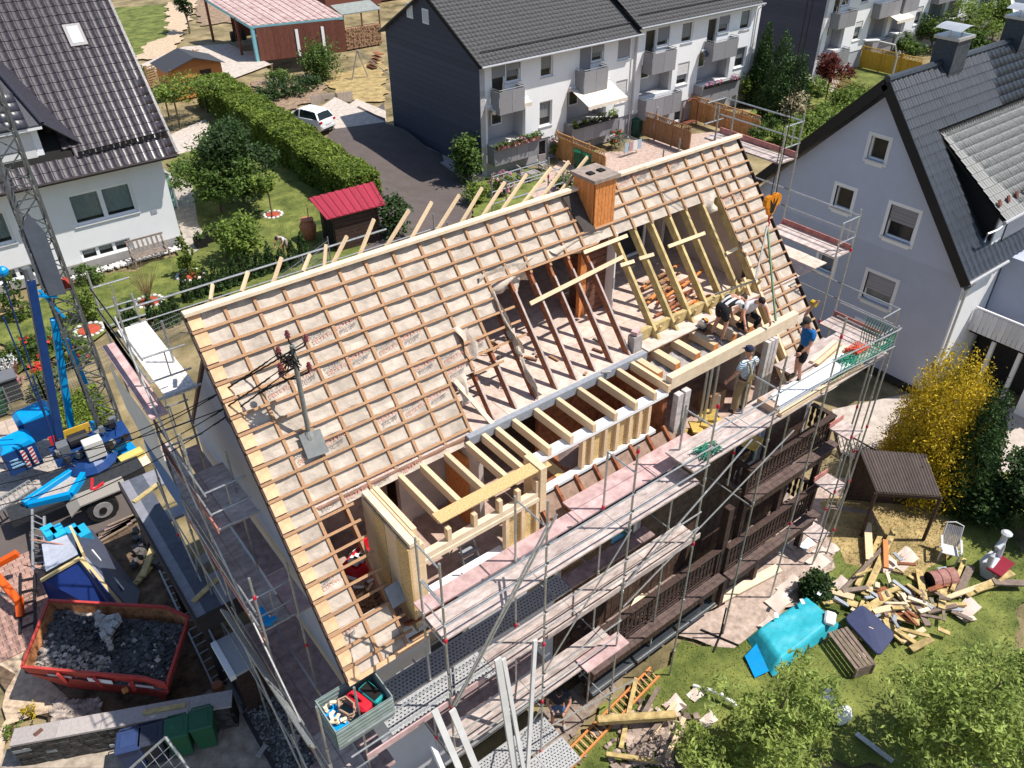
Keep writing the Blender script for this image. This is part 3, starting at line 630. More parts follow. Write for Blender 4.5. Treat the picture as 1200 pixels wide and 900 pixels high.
def sheet(name, px, m, world=None, step=1.2):
    LEVEL[0] += 1; o = .004*(LEVEL[0] % 9+1)
    pts = [gnd(*p) for p in px] if world is None else [V((p[0], p[1], 0)) for p in world]
    if any(k in name for k in ('lawn', 'dry', 'soil', 'sand', 'dirt', 'gravel_yard')):   # ragged natural edge
        q = []
        for a, b in zip(pts, pts[1:]+pts[:1]):
            n = max(2, int((b-a).length/.45)); pr_ = V((b.y-a.y, a.x-b.x, 0)).normalized()
            w1, w2 = rnd.uniform(0, 6), rnd.uniform(0, 6); Ls = (b-a).length
            for k in range(n): f = k/n; e = min(1, 5*f*(1-f)*2); q.append(a.lerp(b, f)+pr_*(e*min(.26, Ls*.05)*(math.sin(w1+f*Ls*1.7)+.7*math.sin(w2+f*Ls*4.1)+rnd.uniform(-.12, .12))))
        pts = q
    bm = bmesh.new(); bm.faces.new([bm.verts.new((p.x, p.y, 0)) for p in pts])
    xs = [p.x for p in pts]; ys = [p.y for p in pts]
    for ax, lo, hi in ((0, min(xs), max(xs)), (1, min(ys), max(ys))):
        c_ = lo+step
        while c_ < hi:
            co = (c_, 0, 0) if ax == 0 else (0, c_, 0); no = (1, 0, 0) if ax == 0 else (0, 1, 0)
            bmesh.ops.bisect_plane(bm, geom=bm.verts[:]+bm.edges[:]+bm.faces[:], plane_co=co, plane_no=no); c_ += step
    bm.normal_update()
    for f in bm.faces:
        if f.normal.z < 0: f.normal_flip()
    for v in bm.verts: v.co.z = hgt(v.co.x, v.co.y)+o
    me = bpy.data.meshes.new(name); bm.to_mesh(me); bm.free(); me.materials.append(m)
    ob = bpy.data.objects.new(name, me); col.objects.link(ob); return tag(ob, kind='structure')
def inside(poly, x, y):
    c = False; j = len(poly)-1
    for i in range(len(poly)):
        a, b = poly[i], poly[j]
        if (a[1] > y) != (b[1] > y) and x < (b[0]-a[0])*(y-a[1])/(b[1]-a[1])+a[0]: c = not c
        j = i
    return c
def tufts(name, px, n, m, size=.05, world=None):
    pl = [gnd(*p) for p in px] if world is None else [V((p[0], p[1], 0)) for p in world]
    q = [(p.x, p.y) for p in pl]; xs = [a for a, _ in q]; ys = [b for _, b in q]; out = []
    while len(out) < n:
        x = rnd.uniform(min(xs), max(xs)); y = rnd.uniform(min(ys), max(ys))
        if inside(q, x, y): out.append((x, y, hgt(x, y)+.03+rnd.uniform(0, .02)))
    o = leaves(name, np.array(out), size*.7, m, None, upbias=.5, aspect=.3); return tag(o, kind='stuff')
GBL = M('grass_blades', (.10, .13, .03), .8, .3, 2, 0, c2=(.20, .20, .06), island=.35, trans=.25)
GBD = M('dry_blades', (.28, .21, .08), .8, .3, 2, 0, c2=(.36, .28, .13), island=.3, trans=.2)
# left rear: lawn, road, yard
road = sheet('lane', [(388, 150), (450, 120), (452, 145), (560, 192), (560, 235), (520, 290), (400, 330), (432, 240), (436, 212), (380, 170)], ASPH)
sheet('parking_slab', [(372, 128), (418, 116), (452, 130), (452, 143), (393, 151)], CONCP)
LAWN = [(195, 190), (238, 165), (300, 185), (425, 222), (430, 300), (330, 330), (140, 380), (60, 420), (0, 450), (0, 370), (100, 330), (210, 300)]
sheet('lawn', LAWN, GRASS); tufts('grass', LAWN, 9000, GBL, .06)
sheet('garden_path', [(196, 205), (225, 215), (232, 262), (245, 285), (222, 300), (205, 250)], PAVG)
sheet('patio', [(195, 160), (240, 140), (258, 158), (245, 172), (205, 182)], CONCP)
sheet('back_lawn', [(130, 10), (195, 5), (200, 45), (175, 70), (150, 60)], GRASS); sheet('sand_path', [(196, 3), (232, 0), (215, 40), (200, 68), (160, 70), (172, 52), (196, 42)], SANDP)
sheet('yard', [(160, 78), (215, 55), (300, 60), (320, 75), (275, 92), (230, 84), (180, 84)], CONCP)
sheet('plot_soil', [(225, 0), (330, 0), (330, 20), (235, 30)], SOIL)
sheet('dry_lawn', [(378, 92), (450, 70), (452, 118), (418, 120), (392, 108)], DRYG)
sheet('vegetable_soil', [(295, 95), (372, 88), (395, 110), (335, 130), (300, 118)], SOIL)
# row house gardens
sheet('patio', [(600, 240), (655, 190), (690, 180), (770, 175), (790, 200), (700, 230), (640, 245)], M('pink_paving', (.42, .30, .25), .9, .2, 4, .2, c2=(.5, .38, .32)))
sheet('garden_lawn', [(550, 215), (600, 190), (640, 200), (620, 240), (560, 260)], GRASS)
sheet('patio', [(740, 165), (880, 150), (850, 185), (800, 210), (730, 200)], M('pink_paving', ()))
sheet('garden_lawn', [(880, 130), (940, 100), (1060, 110), (1000, 180), (900, 180)], GRASS)
sheet('front_lawn', [(980, 75), (1030, 80), (1060, 100), (985, 118)], GRASS)
sheet('side_path', [(930, 85), (985, 95), (975, 108), (920, 100)], CONCP)
sheet('street', [(1105, 30), (1200, 15), (1200, 62), (1130, 40)], ASPH)
# right of the house, front garden
sheet('paved_yard', [(975, 480), (1070, 460), (1200, 480), (1200, 560), (1130, 560), (1040, 560), (985, 530)], CONCP)
sheet('gravel_yard', [(795, 745), (960, 560), (1010, 560), (985, 650), (940, 710), (860, 760)], M('pink_gravel', (.33, .245, .20), .95, .25, 4, .6, c2=(.46, .36, .30), bscale=40))
FL = [(600, 900), (700, 850), (800, 750), (860, 760), (960, 700), (1000, 560), (1200, 560), (1200, 900)]
sheet('front_lawn', FL, GRASS); tufts('grass', FL, 14000, GBL, .045)
DL = [(960, 590), (1090, 580), (1130, 640), (1080, 680), (990, 660)]
sheet('dry_patch', DL, DRYG); tufts('dry_grass', DL, 2500, GBD, .04)
sheet('terrace_paving', [(560, 900), (640, 830), (720, 770), (760, 760), (690, 840), (640, 900)], M('brown_paving', (.17, .13, .10), .9, .3, 5, .3, c2=(.26, .2, .16)))
# left front yard
sheet('dirt_yard', [(70, 690), (130, 600), (240, 660), (275, 790), (190, 830), (60, 860), (0, 800), (0, 720)], DIRT)
sheet('sand_yard', [(0, 700), (40, 720), (30, 790), (60, 800), (90, 830), (10, 850), (0, 900)], SANDP)
sheet('asphalt_street', [(0, 580), (70, 560), (165, 585), (150, 610), (85, 640), (40, 668), (0, 700)], ASPH)
sheet('bin_yard', [(60, 860), (275, 800), (330, 900), (0, 900), (0, 880)], M('dusty_concrete', (.26, .21, .16), .95, .3, 3, .4, c2=(.36, .3, .24)))
sheet('gravel_strip', None, GRAV, [(-1.2, -6.5), (.5, -6.5), (.5, 1.7), (-1.2, 1.7)])
sheet('footpath', [(0, 530), (40, 490), (82, 470), (112, 500), (60, 520), (0, 560)], CONCP)
# paving stones that can be told apart: grey blocks by the crane, red blocks by the orange arm
pav = struct('pavement', MB().b2((-5.4, 12.0, 0.0), (-2.0, 15.6, .03)), SOIL)
me = MB().box((0, 0, .03), (.395, .195, .05)).mesh('paving_stone', PAVG)
for j in range(17):
    for i in range(8): inst('paving_stone', me, pav, Mx.Translation((-5.1+i*.41+(.2 if j % 2 else 0), 12.15+j*.207, .02+rnd.uniform(-.004, .004))))
pav2 = struct('pavement', MB().b2((-6.4, 5.6, .0), (-4.15, 9.6, .03)), SOIL)
me = MB().box((0, 0, .03), (.225, .215, .05)).mesh('paving_stone', PAVR)
for j in range(17):
    for i in range(9): inst('paving_stone', me, pav2, Mx.Translation((-6.25+i*.24+(.12 if j % 2 else 0), 5.7+j*.23, .02+rnd.uniform(-.004, .004))))
me = MB().box((0, 0, .03), (.49, .49, .05)).mesh('paving_slab', M('beige_slab', (.46, .36, .29), .9, .12, 5, .2))
fp = struct('pavement', MB().b2((-5.0, 15.75, .0), (-1.55, 17.3, .03)), SOIL)
for j in range(3):
    for i in range(7): inst('paving_slab', me, fp, Mx.Translation((-4.75+i*.5, 16.0+j*.5, .02)))
# ================================================================== walls, windows, tile roofs
wg = bpy.data.materials.new('clear_pane'); wg.use_nodes = True; MATS['clear_pane'] = wg
nn = wg.node_tree; b_ = nn.nodes['Principled BSDF']; b_.inputs['Base Color'].default_value = (.02, .03, .035, 1); b_.inputs['Roughness'].default_value = .04; b_.inputs['Specular IOR Level'].default_value = .9
tr = nn.nodes.new('ShaderNodeBsdfTransparent'); mx = nn.nodes.new('ShaderNodeMixShader'); mx.inputs[0].default_value = .22
nn.links.new(b_.outputs[0], mx.inputs[2]); nn.links.new(tr.outputs[0], mx.inputs[1]); nn.links.new(mx.outputs[0], nn.nodes['Material Output'].inputs[0])
SHUT = M('grey_shutter', (.30, .29, .30), .6, .05, 4); SHUTW = M('white_shutter', (.62, .61, .60), .6, .04, 4)
class Wall:   # a wall in the plane axis=c, facing the negative axis; holes are cut through
    def __init__(s, root, ax, c, a0, a1, z0, z1, th, m, name='wall'):
        s.root, s.ax, s.c, s.th, s.m, s.name = root, ax, c, th, m, name; s.ext = (a0, a1, z0, z1); s.h = []
    def P(s, a, d, z): return V((a, s.c+d, z)) if s.ax == 'y' else V((s.c+d, a, z))
    def bx(s, mb, a0, a1, d0, d1, z0, z1): return mb.b2([min(p) for p in zip(s.P(a0, d0, z0), s.P(a1, d1, z1))], [max(p) for p in zip(s.P(a0, d0, z0), s.P(a1, d1, z1))])
    def hole(s, a0, a1, z0, z1): s.h.append((a0, a1, z0, z1))
    def build(s, top=None):
        A = sorted(set([s.ext[0], s.ext[1]]+[x for h in s.h for x in h[:2]])); Z = sorted(set([s.ext[2], s.ext[3]]+[x for h in s.h for x in h[2:]]))
        mb = MB()
        for i in range(len(A)-1):
            run_ = None
            for j in range(len(Z)-1):
                ca, cz = (A[i]+A[i+1])/2, (Z[j]+Z[j+1])/2
                blocked = any(h[0] < ca < h[1] and h[2] < cz < h[3] for h in s.h)
                if not blocked:
                    if run_ is None: run_ = Z[j]
                if run_ is not None and (blocked or j == len(Z)-2):
                    s.bx(mb, A[i], A[i+1], 0, s.th, run_, Z[j] if blocked else Z[j+1]); run_ = None
        return part(s.name, mb, s.m, s.root)
    def window(s, a0, a1, z0, z1, sash=1, shut=0., curt=0., sill=True, fr=.09, surround=0., shm=None, frm=None, cm=None, vent=True):
        s.hole(a0, a1, z0, z1); d = .10; mb = MB(); frm = frm or PVC
        s.bx(mb, a0, a0+fr, d, d+.07, z0, z1); s.bx(mb, a1-fr, a1, d, d+.07, z0, z1); s.bx(mb, a0+fr, a1-fr, d, d+.07, z0, z0+fr); s.bx(mb, a0+fr, a1-fr, d, d+.07, z1-fr, z1)
        for k in range(1, sash): q = a0+(a1-a0)*k/sash; s.bx(mb, q-fr*.8, q+fr*.8, d, d+.068, z0+fr, z1-fr)
        w = part('window', mb, frm, s.root)
        for k in range(sash):
            q0 = a0+(a1-a0)*k/sash; q1 = a0+(a1-a0)*(k+1)/sash
            part('pane', s.bx(MB(), q0+fr*.8, q1-fr*.8, d+.03, d+.04, z0+fr*.9, z1-fr*.9), MATS['clear_pane'], w)
            if curt:
                n = max(6, int((q1-q0)/.06)); zc = z0+(z1-z0)*(1-curt)+.02
                part('curtain', MB().grid(lambda u, v, q0=q0, q1=q1: s.P(q0+.08+(q1-q0-.16)*u, d+.12+.018*math.sin(u*n*2.2), zc+(z1-zc-.05)*v), n*2, 1), cm or CURT, w, smooth=True)
        part('dark_backing', s.bx(MB(), a0-.05, a1+.05, .40, .42, z0-.05, z1+.05), M('dim_room', (.09, .07, .06), .9, .3, 3), w)  # dark panel close behind the pane; the room's dimness is in its colour
        if shut:
            zs = z1-(z1-z0)*shut; n = max(2, int((z1-zs)/.11)); mb = MB()
            for k in range(n): s.bx(mb, a0+.02, a1-.02, .045+.006*(k % 2), .085, zs+k*(z1-zs)/n, zs+(k+1)*(z1-zs)/n-.008)
            sh = part('shutter', mb, shm or SHUT, w); tag(sh, kind='stuff')
        if sill: part('sill', s.bx(MB(), a0-.06, a1+.06, -.07, .1, z0-.05, z0-.003), M('light_sill', (.62, .61, .60), .6, .05, 5), w)
        if surround:
            mb = MB(); t = surround
            s.bx(mb, a0-t, a0, -.018, .10, z0-t, z1+t); s.bx(mb, a1, a1+t, -.018, .1, z0-t, z1+t); s.bx(mb, a0, a1, -.018, .1, z1, z1+t); s.bx(mb, a0, a1, -.03, .1, z0-t*1.5, z0-.055)
            part('surround', mb, PVC, w)
        return w
def tile_mesh(w, h, m, th=.045, prof='wave'):
    n = 8 if prof == 'wave' else 5; mb = MB(); pts = []
    for k in range(n+1):
        u = k/n
        z = th*(.5+.5*math.cos(2*math.pi*(u*1.0-.12)))**2 if prof == 'wave' else (th*.9 if u in (0, 1) else th*.15)
        pts.append((u*w, z))
    i = len(mb.v)
    for yy, dz in ((-h*.06, .034), (h*1.03, .0)):
        for x, z in pts: mb.v.append((x, yy, z+dz))
    for x, z in pts: mb.v.append((x, -h*.06, z+.034-.03))
    for k in range(n): mb.f.append((k, k+1, n+1+k+1, n+1+k)); mb.f.append((2*n+2+k, 2*n+2+k+1, k+1, k))
    return mb.mesh('roof_tile', m)
def roof_tiles(root, parent, o, ud, vd, nu, nv, w, h, m, inside_fn=None, limit=0, prof='wave', th=.045):
    """o: eave corner, ud along the eave, vd up the slope. The largest `limit` tiles are parts, the rest one joined part."""
    ud = V(ud).normalized(); vd = V(vd).normalized(); nd = ud.cross(vd); me = tile_mesh(w, h, m, th, prof)
    if nd.z < 0: nd = -nd
    tl = []
    for j in range(nv):
        for i in range(nu):
            p = V(o)+ud*(i*w)+vd*(j*h)
            if inside_fn and not inside_fn(i*w+w/2, j*h+h/2, p): continue
            d = p-CAM; zc = d.dot(fw); xx = 600+F*d.dot(rt)/zc; yy = 450-F*d.dot(up)/zc
            vis = 0 if -20 < xx < 1220 and -20 < yy < 920 else 1
            tl.append((vis, zc, p))
    tl.sort(key=lambda t: t[:2]); b0 = base(root)
    fl = nd.dot(ud.cross(vd)) < 0
    vv = np.array([v.co[:] for v in me.vertices]); ff = np.array([tuple(f.vertices) for f in me.polygons])
    bv = []; bf = []
    for k, (vis, _, p) in enumerate(tl):
        j_ = rnd.uniform(-.004, .004); M4 = frame(p-b0+nd*j_, ud, vd, nd)
        if k < limit and not vis: inst('roof_tile', me, parent, M4)
        else:
            A = np.array([[ud.x, vd.x, nd.x], [ud.y, vd.y, nd.y], [ud.z, vd.z, nd.z]]); bf.append(ff+len(bv)*len(vv)); bv.append(vv@A.T+np.array(p-b0+nd*j_))
    if bv:
        o_ = bpy.data.objects.new('roof_tiles', npmesh('roof_tiles', np.concatenate(bv), np.concatenate(bf), m)); col.objects.link(o_); o_.parent = parent; tag(o_, kind='stuff')
# ================================================================== white house, upper left
lh = thing('white_house', 'white rendered house with dark glossy tiled roof and curtained double window at upper left', 'house', (1, 28.3, 0))
w = Wall(lh, 'y', 28.3, -14, 7.25, 0, 5.0, .3, WHITER)
def rect(W, tl, br):
    p = (ony if W.ax == 'y' else onx)(*tl, W.c); q = (ony if W.ax == 'y' else onx)(*br, W.c)
    i = 0 if W.ax == 'y' else 1
    return min(p[i], q[i]), max(p[i], q[i]), min(p.z, q.z), max(p.z, q.z)
TEAL = M('teal_curtain', (.42, .52, .50), .8, .15, 5)
p0 = ony(84, 224, 28.3); p1 = ony(163, 245, 28.3)
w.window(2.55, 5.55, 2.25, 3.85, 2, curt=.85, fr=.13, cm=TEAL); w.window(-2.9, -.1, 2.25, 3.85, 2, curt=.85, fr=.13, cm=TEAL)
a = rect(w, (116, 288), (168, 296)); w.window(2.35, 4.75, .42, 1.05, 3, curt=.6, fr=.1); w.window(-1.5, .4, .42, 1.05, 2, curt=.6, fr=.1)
w.build()
part('side_wall', MB().prism([(6.95, 28.6, 0), (6.95, 38, 0), (6.95, 38, 5), (6.95, 33.2, 11.5), (6.95, 28.6, 5.3)], (.3, 0, 0)), WHITER, lh)
part('plinth', MB().b2((-14, 28.2, 0), (7.3, 28.296, .45)), M('grey_plinth', (.3, .29, .28), .9, .1, 6), lh)
part('air_vent', MB().b2((6.1, 28.27, 1.95), (6.4, 28.296, 2.15)), STEEL, lh)
slope = V((0, 32.74-27.5, 11.17-5.0)).normalized()
def lh_in(u, v, p): return not (p.x < 3.7 and 1.0 < v < 1.0+ (3.7-p.x)*1.62 and v < 7.7)
part('roof_deck', MB().prism([(-14, 27.45, 4.93), (7.85, 27.45, 4.93), (7.85, 33.2, 11.72), (-14, 33.2, 11.72)], (0, .06, -.12)), DARK, lh)
rdk = part('roof_slope', MB().prism([(-14, 38.9, 4.93), (7.85, 38.9, 4.93), (7.85, 33.2, 11.7), (-14, 33.2, 11.7)], (0, -.06, -.12)), ROOFT, lh)
TILEL = M('glazed_anthracite_tile', (.026, .026, .032), .22, .3, 7, .1, c2=(.062, .046, .048), spec=.6, coat=.25)
nu = 50
roof_tiles(lh, lh, V((7.85, 27.42, 4.97)), (-1, 0, 0), slope, nu, 20, .40, .455, TILEL, lambda u, v, p: lh_in(u, v, p), 300, th=.06)
part('verge_tiles', MB().beam(V((7.88, 27.42, 5.03)), V((7.88, 27.42, 5.03))+slope*9, .12, .1), TILEL, lh)
part('gutter', MB().tube([(-14, 27.36, 4.92), (7.9, 27.36, 4.92)], .07, 8), M('dark_gutter', (.05, .04, .04), .4, .2, 6), lh)
part('soffit', MB().b2((-14, 27.4, 4.8), (7.8, 28.3, 4.86)), DARKW, lh)
def onroof(x, y, o=0.):
    n = V((0, -slope.z, slope.y)); d = ray(x, y); q = V((0, 27.42, 4.97))+n*o; return CAM+d*((q-CAM).dot(n)/d.dot(n))
# snow guard brackets
a, b = onroof(95, 183, .12), onroof(192, 159, .12)
for k in range(15):
    p = a+(b-a)*(k/14); part('snow_guard', MB().beam(p, p+V((0, 0, .2)), .22, .03).beam(p+V((-.1, 0, .2)), p+V((.25, 0, .2)), .03, .03), DARK, lh)
# skylight
c_ = onroof(88, 41, .06); sk = part('skylight', MB().beam(c_-slope*.55, c_+slope*.55, .78, .10, V((0, -slope.z, slope.y))), M('skylight_frame', (.28, .26, .25), .5, .1, 5), lh)
part('pane', MB().beam(c_-slope*.42, c_+slope*.42, .5, .13, V((0, -slope.z, slope.y))), M('bright_pane', (.62, .68, .75), .1, .05, 3, spec=.9), sk)
# dormer at the left edge
DR = M('slate_dark_tile', (.035, .034, .045), .35, .25, 8, .15, spec=.5)
x1 = 3.6
part('dormer_front', MB().b2((-6, 28.3, 5.6), (2.3, 28.5, 7.2)), WHITER, lh)
dw = Wall(lh, 'y', 28.28, -5, 2.2, 5.75, 7.15, .02, WHITER)
part('dormer_shutter', MB().b2((.4, 28.24, 5.9), (2.0, 28.29, 7.0)), SHUTW, lh)
part('dormer_shutter', MB().b2((-2.6, 28.24, 5.9), (.2, 28.29, 7.0)), SHUTW, lh)
part('dormer_eave', MB().b2((-6, 27.9, 7.18), (2.5, 28.3, 7.3)), PVC, lh)
part('dormer_roof', MB().prism([(-8, 27.9, 7.32), (2.55, 27.9, 7.32), (.9, 33.0, 11.6), (-8, 33.0, 11.6)], (0, .02, .06)), DR, lh)
part('dormer_hip', MB().prism([(2.55, 27.9, 7.36), (4.0, 28.35, 5.95), (1.0, 33.05, 11.75), (.85, 33.0, 11.6)], (.03, -.03, .05)), DR, lh)
part('hip_ridge', MB().tube([(2.55, 27.9, 7.42), (.9, 33.0, 11.75)], .11, 8), DR, lh)
roof_tiles(lh, lh, V((2.4, 27.88, 7.38)), (-1, 0, 0), V((0, 5.1, 4.28)), 18, 14, .42, .455, DR, lambda u, v, p: p.x < 2.4-v*.26, 0, prof='flat')
# glass veranda on the right flank
gv = thing('glass_veranda', 'small green tinted glass lean-to beside the white house gable', 'veranda', (7.8, 33, 0))
TINT = M('green_tinted_glass', (.22, .42, .40), .15, .1, 3, spec=.7)
for k in range(3): part('glass_panel', MB().b2((7.4, 33.0+k*1.35, .1), (8.6, 33.03+k*1.35, 1.9)) if k == 0 else MB().b2((8.6, 31.6+k*1.4, .1), (8.63, 32.95+k*1.4, 1.9)), TINT, gv)
part('glass_roof', MB().prism([(7.3, 33, 3.1), (8.7, 33, 1.95), (8.7, 37, 1.95), (7.3, 37, 3.1)], (0, 0, .03)), TINT, gv)
for y in (33, 35, 37): part('rafter', MB().beam((7.3, y, 3.16), (8.72, y, 2.0), .06, .06), PVC, gv)
for y in (33, 35, 37): part('post', MB().b2((8.6, y-.03, 0), (8.68, y+.03, 1.95)), PVC, gv)
# ================================================================== grey gable house, right
RGREY = M('blue_grey_render', (.44, .475, .57), .92, .05, 1.2, .2, bscale=40, dirt=.1, dirtc=(.26, .27, .31))
gh = thing('grey_house', 'blue grey rendered house with white framed windows and black verge, right of the scaffold', 'house', (25.2, 1.1, 0))
w = Wall(gh, 'x', 25.2, -3.35, 5.55, .28, 5.2, .3, RGREY)
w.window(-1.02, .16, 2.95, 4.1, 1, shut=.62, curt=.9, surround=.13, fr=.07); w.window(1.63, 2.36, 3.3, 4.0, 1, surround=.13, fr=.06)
w.h.append((-.92, .1, .28, 1.95))
w.build()
dr = part('door', MB().b2((25.26, -.88, .1), (25.33, .06, 1.93)), PVC, gh)
part('door_pane', MB().b2((25.24, -.68, 1.05), (25.258, -.12, 1.75)), GLASS, dr); part('door_frame', MB().b2((25.17, -1.0, .05), (25.3, -.885, 2.05)).b2((25.17, .065, .05), (25.3, .18, 2.05)).b2((25.17, -.885, 1.935), (25.3, .065, 2.05)), PVC, dr)
part('door_panel', MB().b2((25.24, -.68, .3), (25.258, -.12, .85)), M('light_sill', ()), dr)
w2 = Wall(gh, 'x', 25.2, -3.35, 5.55, 5.2, 7.4, .3, RGREY)
# upper wall: a gable outline cut by three windows
up_ = MB(); gz = lambda y: 10.65-(y-1.15)*1.06 if y > 1.15 else 10.65-(1.15-y)*1.2
holes = [(-1.08, .0, 5.68, 6.93), (1.55, 2.3, 6.05, 6.93), (.72, 1.42, 8.25, 9.1)]
ys = sorted(set([-3.35, 1.15, 5.75]+[h for q in holes for h in q[:2]]))
for a, b in zip(ys[:-1], ys[1:]):
    mid = (a+b)/2; hs = sorted([q for q in holes if q[0] < mid < q[1]], key=lambda q: q[2]); z = 5.2
    for q in hs: up_.b2((25.2, a, z), (25.5, b, q[2])); z = q[3]
    up_.prism([(25.2, a, z), (25.2, b, z), (25.2, b, gz(b)), (25.2, a, gz(a))], (.3, 0, 0))
part('gable_wall', up_, RGREY, gh)
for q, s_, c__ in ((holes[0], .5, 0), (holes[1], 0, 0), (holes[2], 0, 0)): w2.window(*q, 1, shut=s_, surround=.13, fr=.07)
part('body', MB().b2((25.5, -3.3, .28), (38, 5.5, 5.1)), RGREY, gh)
part('plinth', MB().b2((25.15, -3.38, 0), (38, 5.6, .275)), M('black_plinth', (.03, .03, .032), .8, .2, 5), gh)
part('side_wall', MB().b2((25.21, -3.39, .3), (27.9, -3.32, 5.1)), WHITER, gh)
ROOFB = M('blue_black_tile', (.018, .023, .032), .38, .3, 10, .1, c2=(.03, .037, .048), spec=.45)
GS = V((0, 4.62, 5.68)).normalized(); GS2 = V((0, -4.75, 5.2)).normalized()
AP = V((24.75, 1.15, 11.15))
part('roof_deck', MB().prism([(24.75, -3.55, 5.35), (38, -3.55, 5.35), (38, 1.15, 11.1), (24.75, 1.15, 11.1)], (0, .06, -.10)), DARK, gh)
part('roof_deck', MB().prism([(24.75, 6.0, 5.9), (38, 6.0, 5.9), (38, 1.15, 11.1), (24.75, 1.15, 11.1)], (0, -.06, -.10)), ROOFB, gh)
n_a = V((0, -GS.z, GS.y))
roof_tiles(gh, gh, V((24.78, -3.58, 5.38)), (1, 0, 0), GS, 40, 21, .33, .352, ROOFB, lambda u, v, p: not (u > 1.6 and 1.2 < v < 5.3 - 0*u), 230, th=.05)
for s_, q in ((-1, V((24.75, -3.62, 5.3))), (1, V((24.75, 6.05, 5.85)))):
    part('verge_board', MB().beam(AP+V((-.02, 0, -.09)), q+V((-.02, 0, -.09)), .05, .36, V((0, -s_*.7, .7))), M('black_verge', (.012, .012, .014), .45, .2, 5), gh)
    part('verge_soffit', MB().prism([AP+V((.0, 0, -.3)), q+V((0, 0, -.28)), q+V((.45, 0, -.28)), AP+V((.45, 0, -.3))], (0, 0, .03)), M('black_verge', ()), gh)
part('ridge_tiles', MB().tube([(24.75, 1.15, 11.2), (38, 1.15, 11.2)], .13, 8), ROOFB, gh)
# shed dormer of lighter sheeny tiles
DT = M('grey_sheen_tile', (.13, .135, .13), .5, .2, 10, .1, c2=(.22, .22, .21), spec=.35)
a0 = V((26.6, 0.15, 9.55)); e0 = V((26.75, -3.35, 7.0)); ds = (a0-e0); ds.x = 0
part('dormer_roof_deck', MB().prism([e0, e0+V((9, 0, 0)), V((35.7, .15, 9.55)), a0], (0, .02, -.08)), DARK, gh)
roof_tiles(gh, gh, e0+V((-.05, -.03, .03)), (1, 0, 0), ds, 56, 13, .165, ds.length/13, DT, None, 60, th=.03)
part('dormer_cheek', MB().prism([V((26.8, -3.1, 5.6)), V((26.8, -3.1, 7.05)), V((26.8, .1, 9.4)), V((26.8, .1, 9.3))], (.1, 0, 0)), M('black_verge', ()), gh)
part('dormer_wall', MB().b2((26.9, -3.15, 5.3), (35, -3.0, 7.0)), WHITER, gh)
part('dormer_window', MB().b2((27.6, -3.2, 5.7), (29.2, -3.152, 6.7)), GLASS, gh)
part('gutter', MB().tube([e0+V((-.1, -.06, -.03)), e0+V((9, -.06, -.03))], .07, 8), M('zinc', (.5, .5, .5), .35, .1, 5, metal=.5), gh)
part('downpipe', MB().tube([e0+V((.0, -.05, -.08)), e0+V((-.35, -.02, -.22)), e0+V((-.75, .1, -.3)), e0+V((-.8, .1, -.6))], .04, 7), M('zinc', ()), gh)
part('gutter', MB().tube([(24.8, -3.66, 5.28), (27.6, -3.66, 5.28)], .07, 8), M('zinc', ()), gh)
part('downpipe', MB().tube([(25.3, -3.66, 5.2), (25.3, -3.48, 4.8), (25.28, -3.46, .2)], .05, 7), M('zinc', ()), gh)
sg = [V((26.9, -3.0, 7.38))+V((k*.62, .0, 0)) for k in range(7)]
for p in sg: part('snow_hook', MB().beam(p, p+V((.0, .1, .22)), .16, .04), M('red_brown_hook', (.16, .05, .03), .6, .2, 5), gh)
# chimneys
for (x, lab) in ((28.2, 'slate clad chimney nearest the black gable apex'), (33.4, 'slate clad chimney farther along the dark roof ridge')):
    c_ = part('chimney', MB().b2((x, .75, 10.5), (x+1.0, 1.55, 12.0)), M('slate_cladding', (.05, .06, .075), .5, .3, 12, .2), gh)
    for j in range(4):
        for i in range(4): part('slate', MB().b2((x+i*.25+.005, .735-.004*(j % 2), 10.9+j*.28), (x+(i+1)*.25-.005, .748, 10.9+(j+1)*.28+.03)), M('slate_cladding', ()), c_)
    part('cap', MB().b2((x-.08, .67, 12.0), (x+1.08, 1.63, 12.1)), M('zinc', ()), c_)
    part('hood', MB().grid(lambda u, v, x=x: V((x-.1+1.2*u, .65+1.0*v, 12.35+.12*math.sin(math.pi*u))), 8, 2), M('zinc', ()), c_)
    for q in (.05, .95): part('hood_leg', MB().b2((x+q-.02, 1.1, 12.1), (x+q+.02, 1.14, 12.36)), M('zinc', ()), c_)
# cross wing at the right edge with balcony
part('wing_roof', MB().prism([(33.0, -1.4, 8.0), (33.0, -5.0, 5.5), (44, -5.0, 5.5), (44, 2.6, 12.4), (35.5, 2.6, 12.4)], (0.1, 0, .06)), ROOFB, gh)
roof_tiles(gh, gh, V((33.6, -3.4, 7.4)), (1, 0, 0), V((0, 5.8, 5.0)), 26, 16, .42, .42, M('near_black_tile', (.022, .024, .03), .3, .3, 9, .1, spec=.55), lambda u, v, p: u > .55*v*.4, 120, prof='flat')
ww = Wall(gh, 'x', 28.0, -7.2, -3.4, 2.55, 5.3, .3, RGREY)
ww.window(-5.35, -4.75, 3.75, 4.5, 1, surround=.12, fr=.06); ww.build()
part('wing_body', MB().b2((28.3, -7.2, 2.55), (34, -3.4, 5.3)), RGREY, gh)
part('wing_ceiling', MB().b2((27.2, -7.4, 2.3), (34, -3.4, 2.5)), DARK, gh)
part('wing_ground_wall', MB().b2((28.4, -7.2, 0), (34, -3.4, 2.3)), M('black_plinth', ()), gh)
for y in (-4.3, -5.3, -6.3): part('wing_post', MB().b2((27.4, y-.07, 0), (27.55, y+.07, 2.3)), PVC, gh)
bl = part('balcony_rail', MB().b2((26.85, -7.4, 3.5), (26.92, -3.45, 3.56)), PVC, gh)
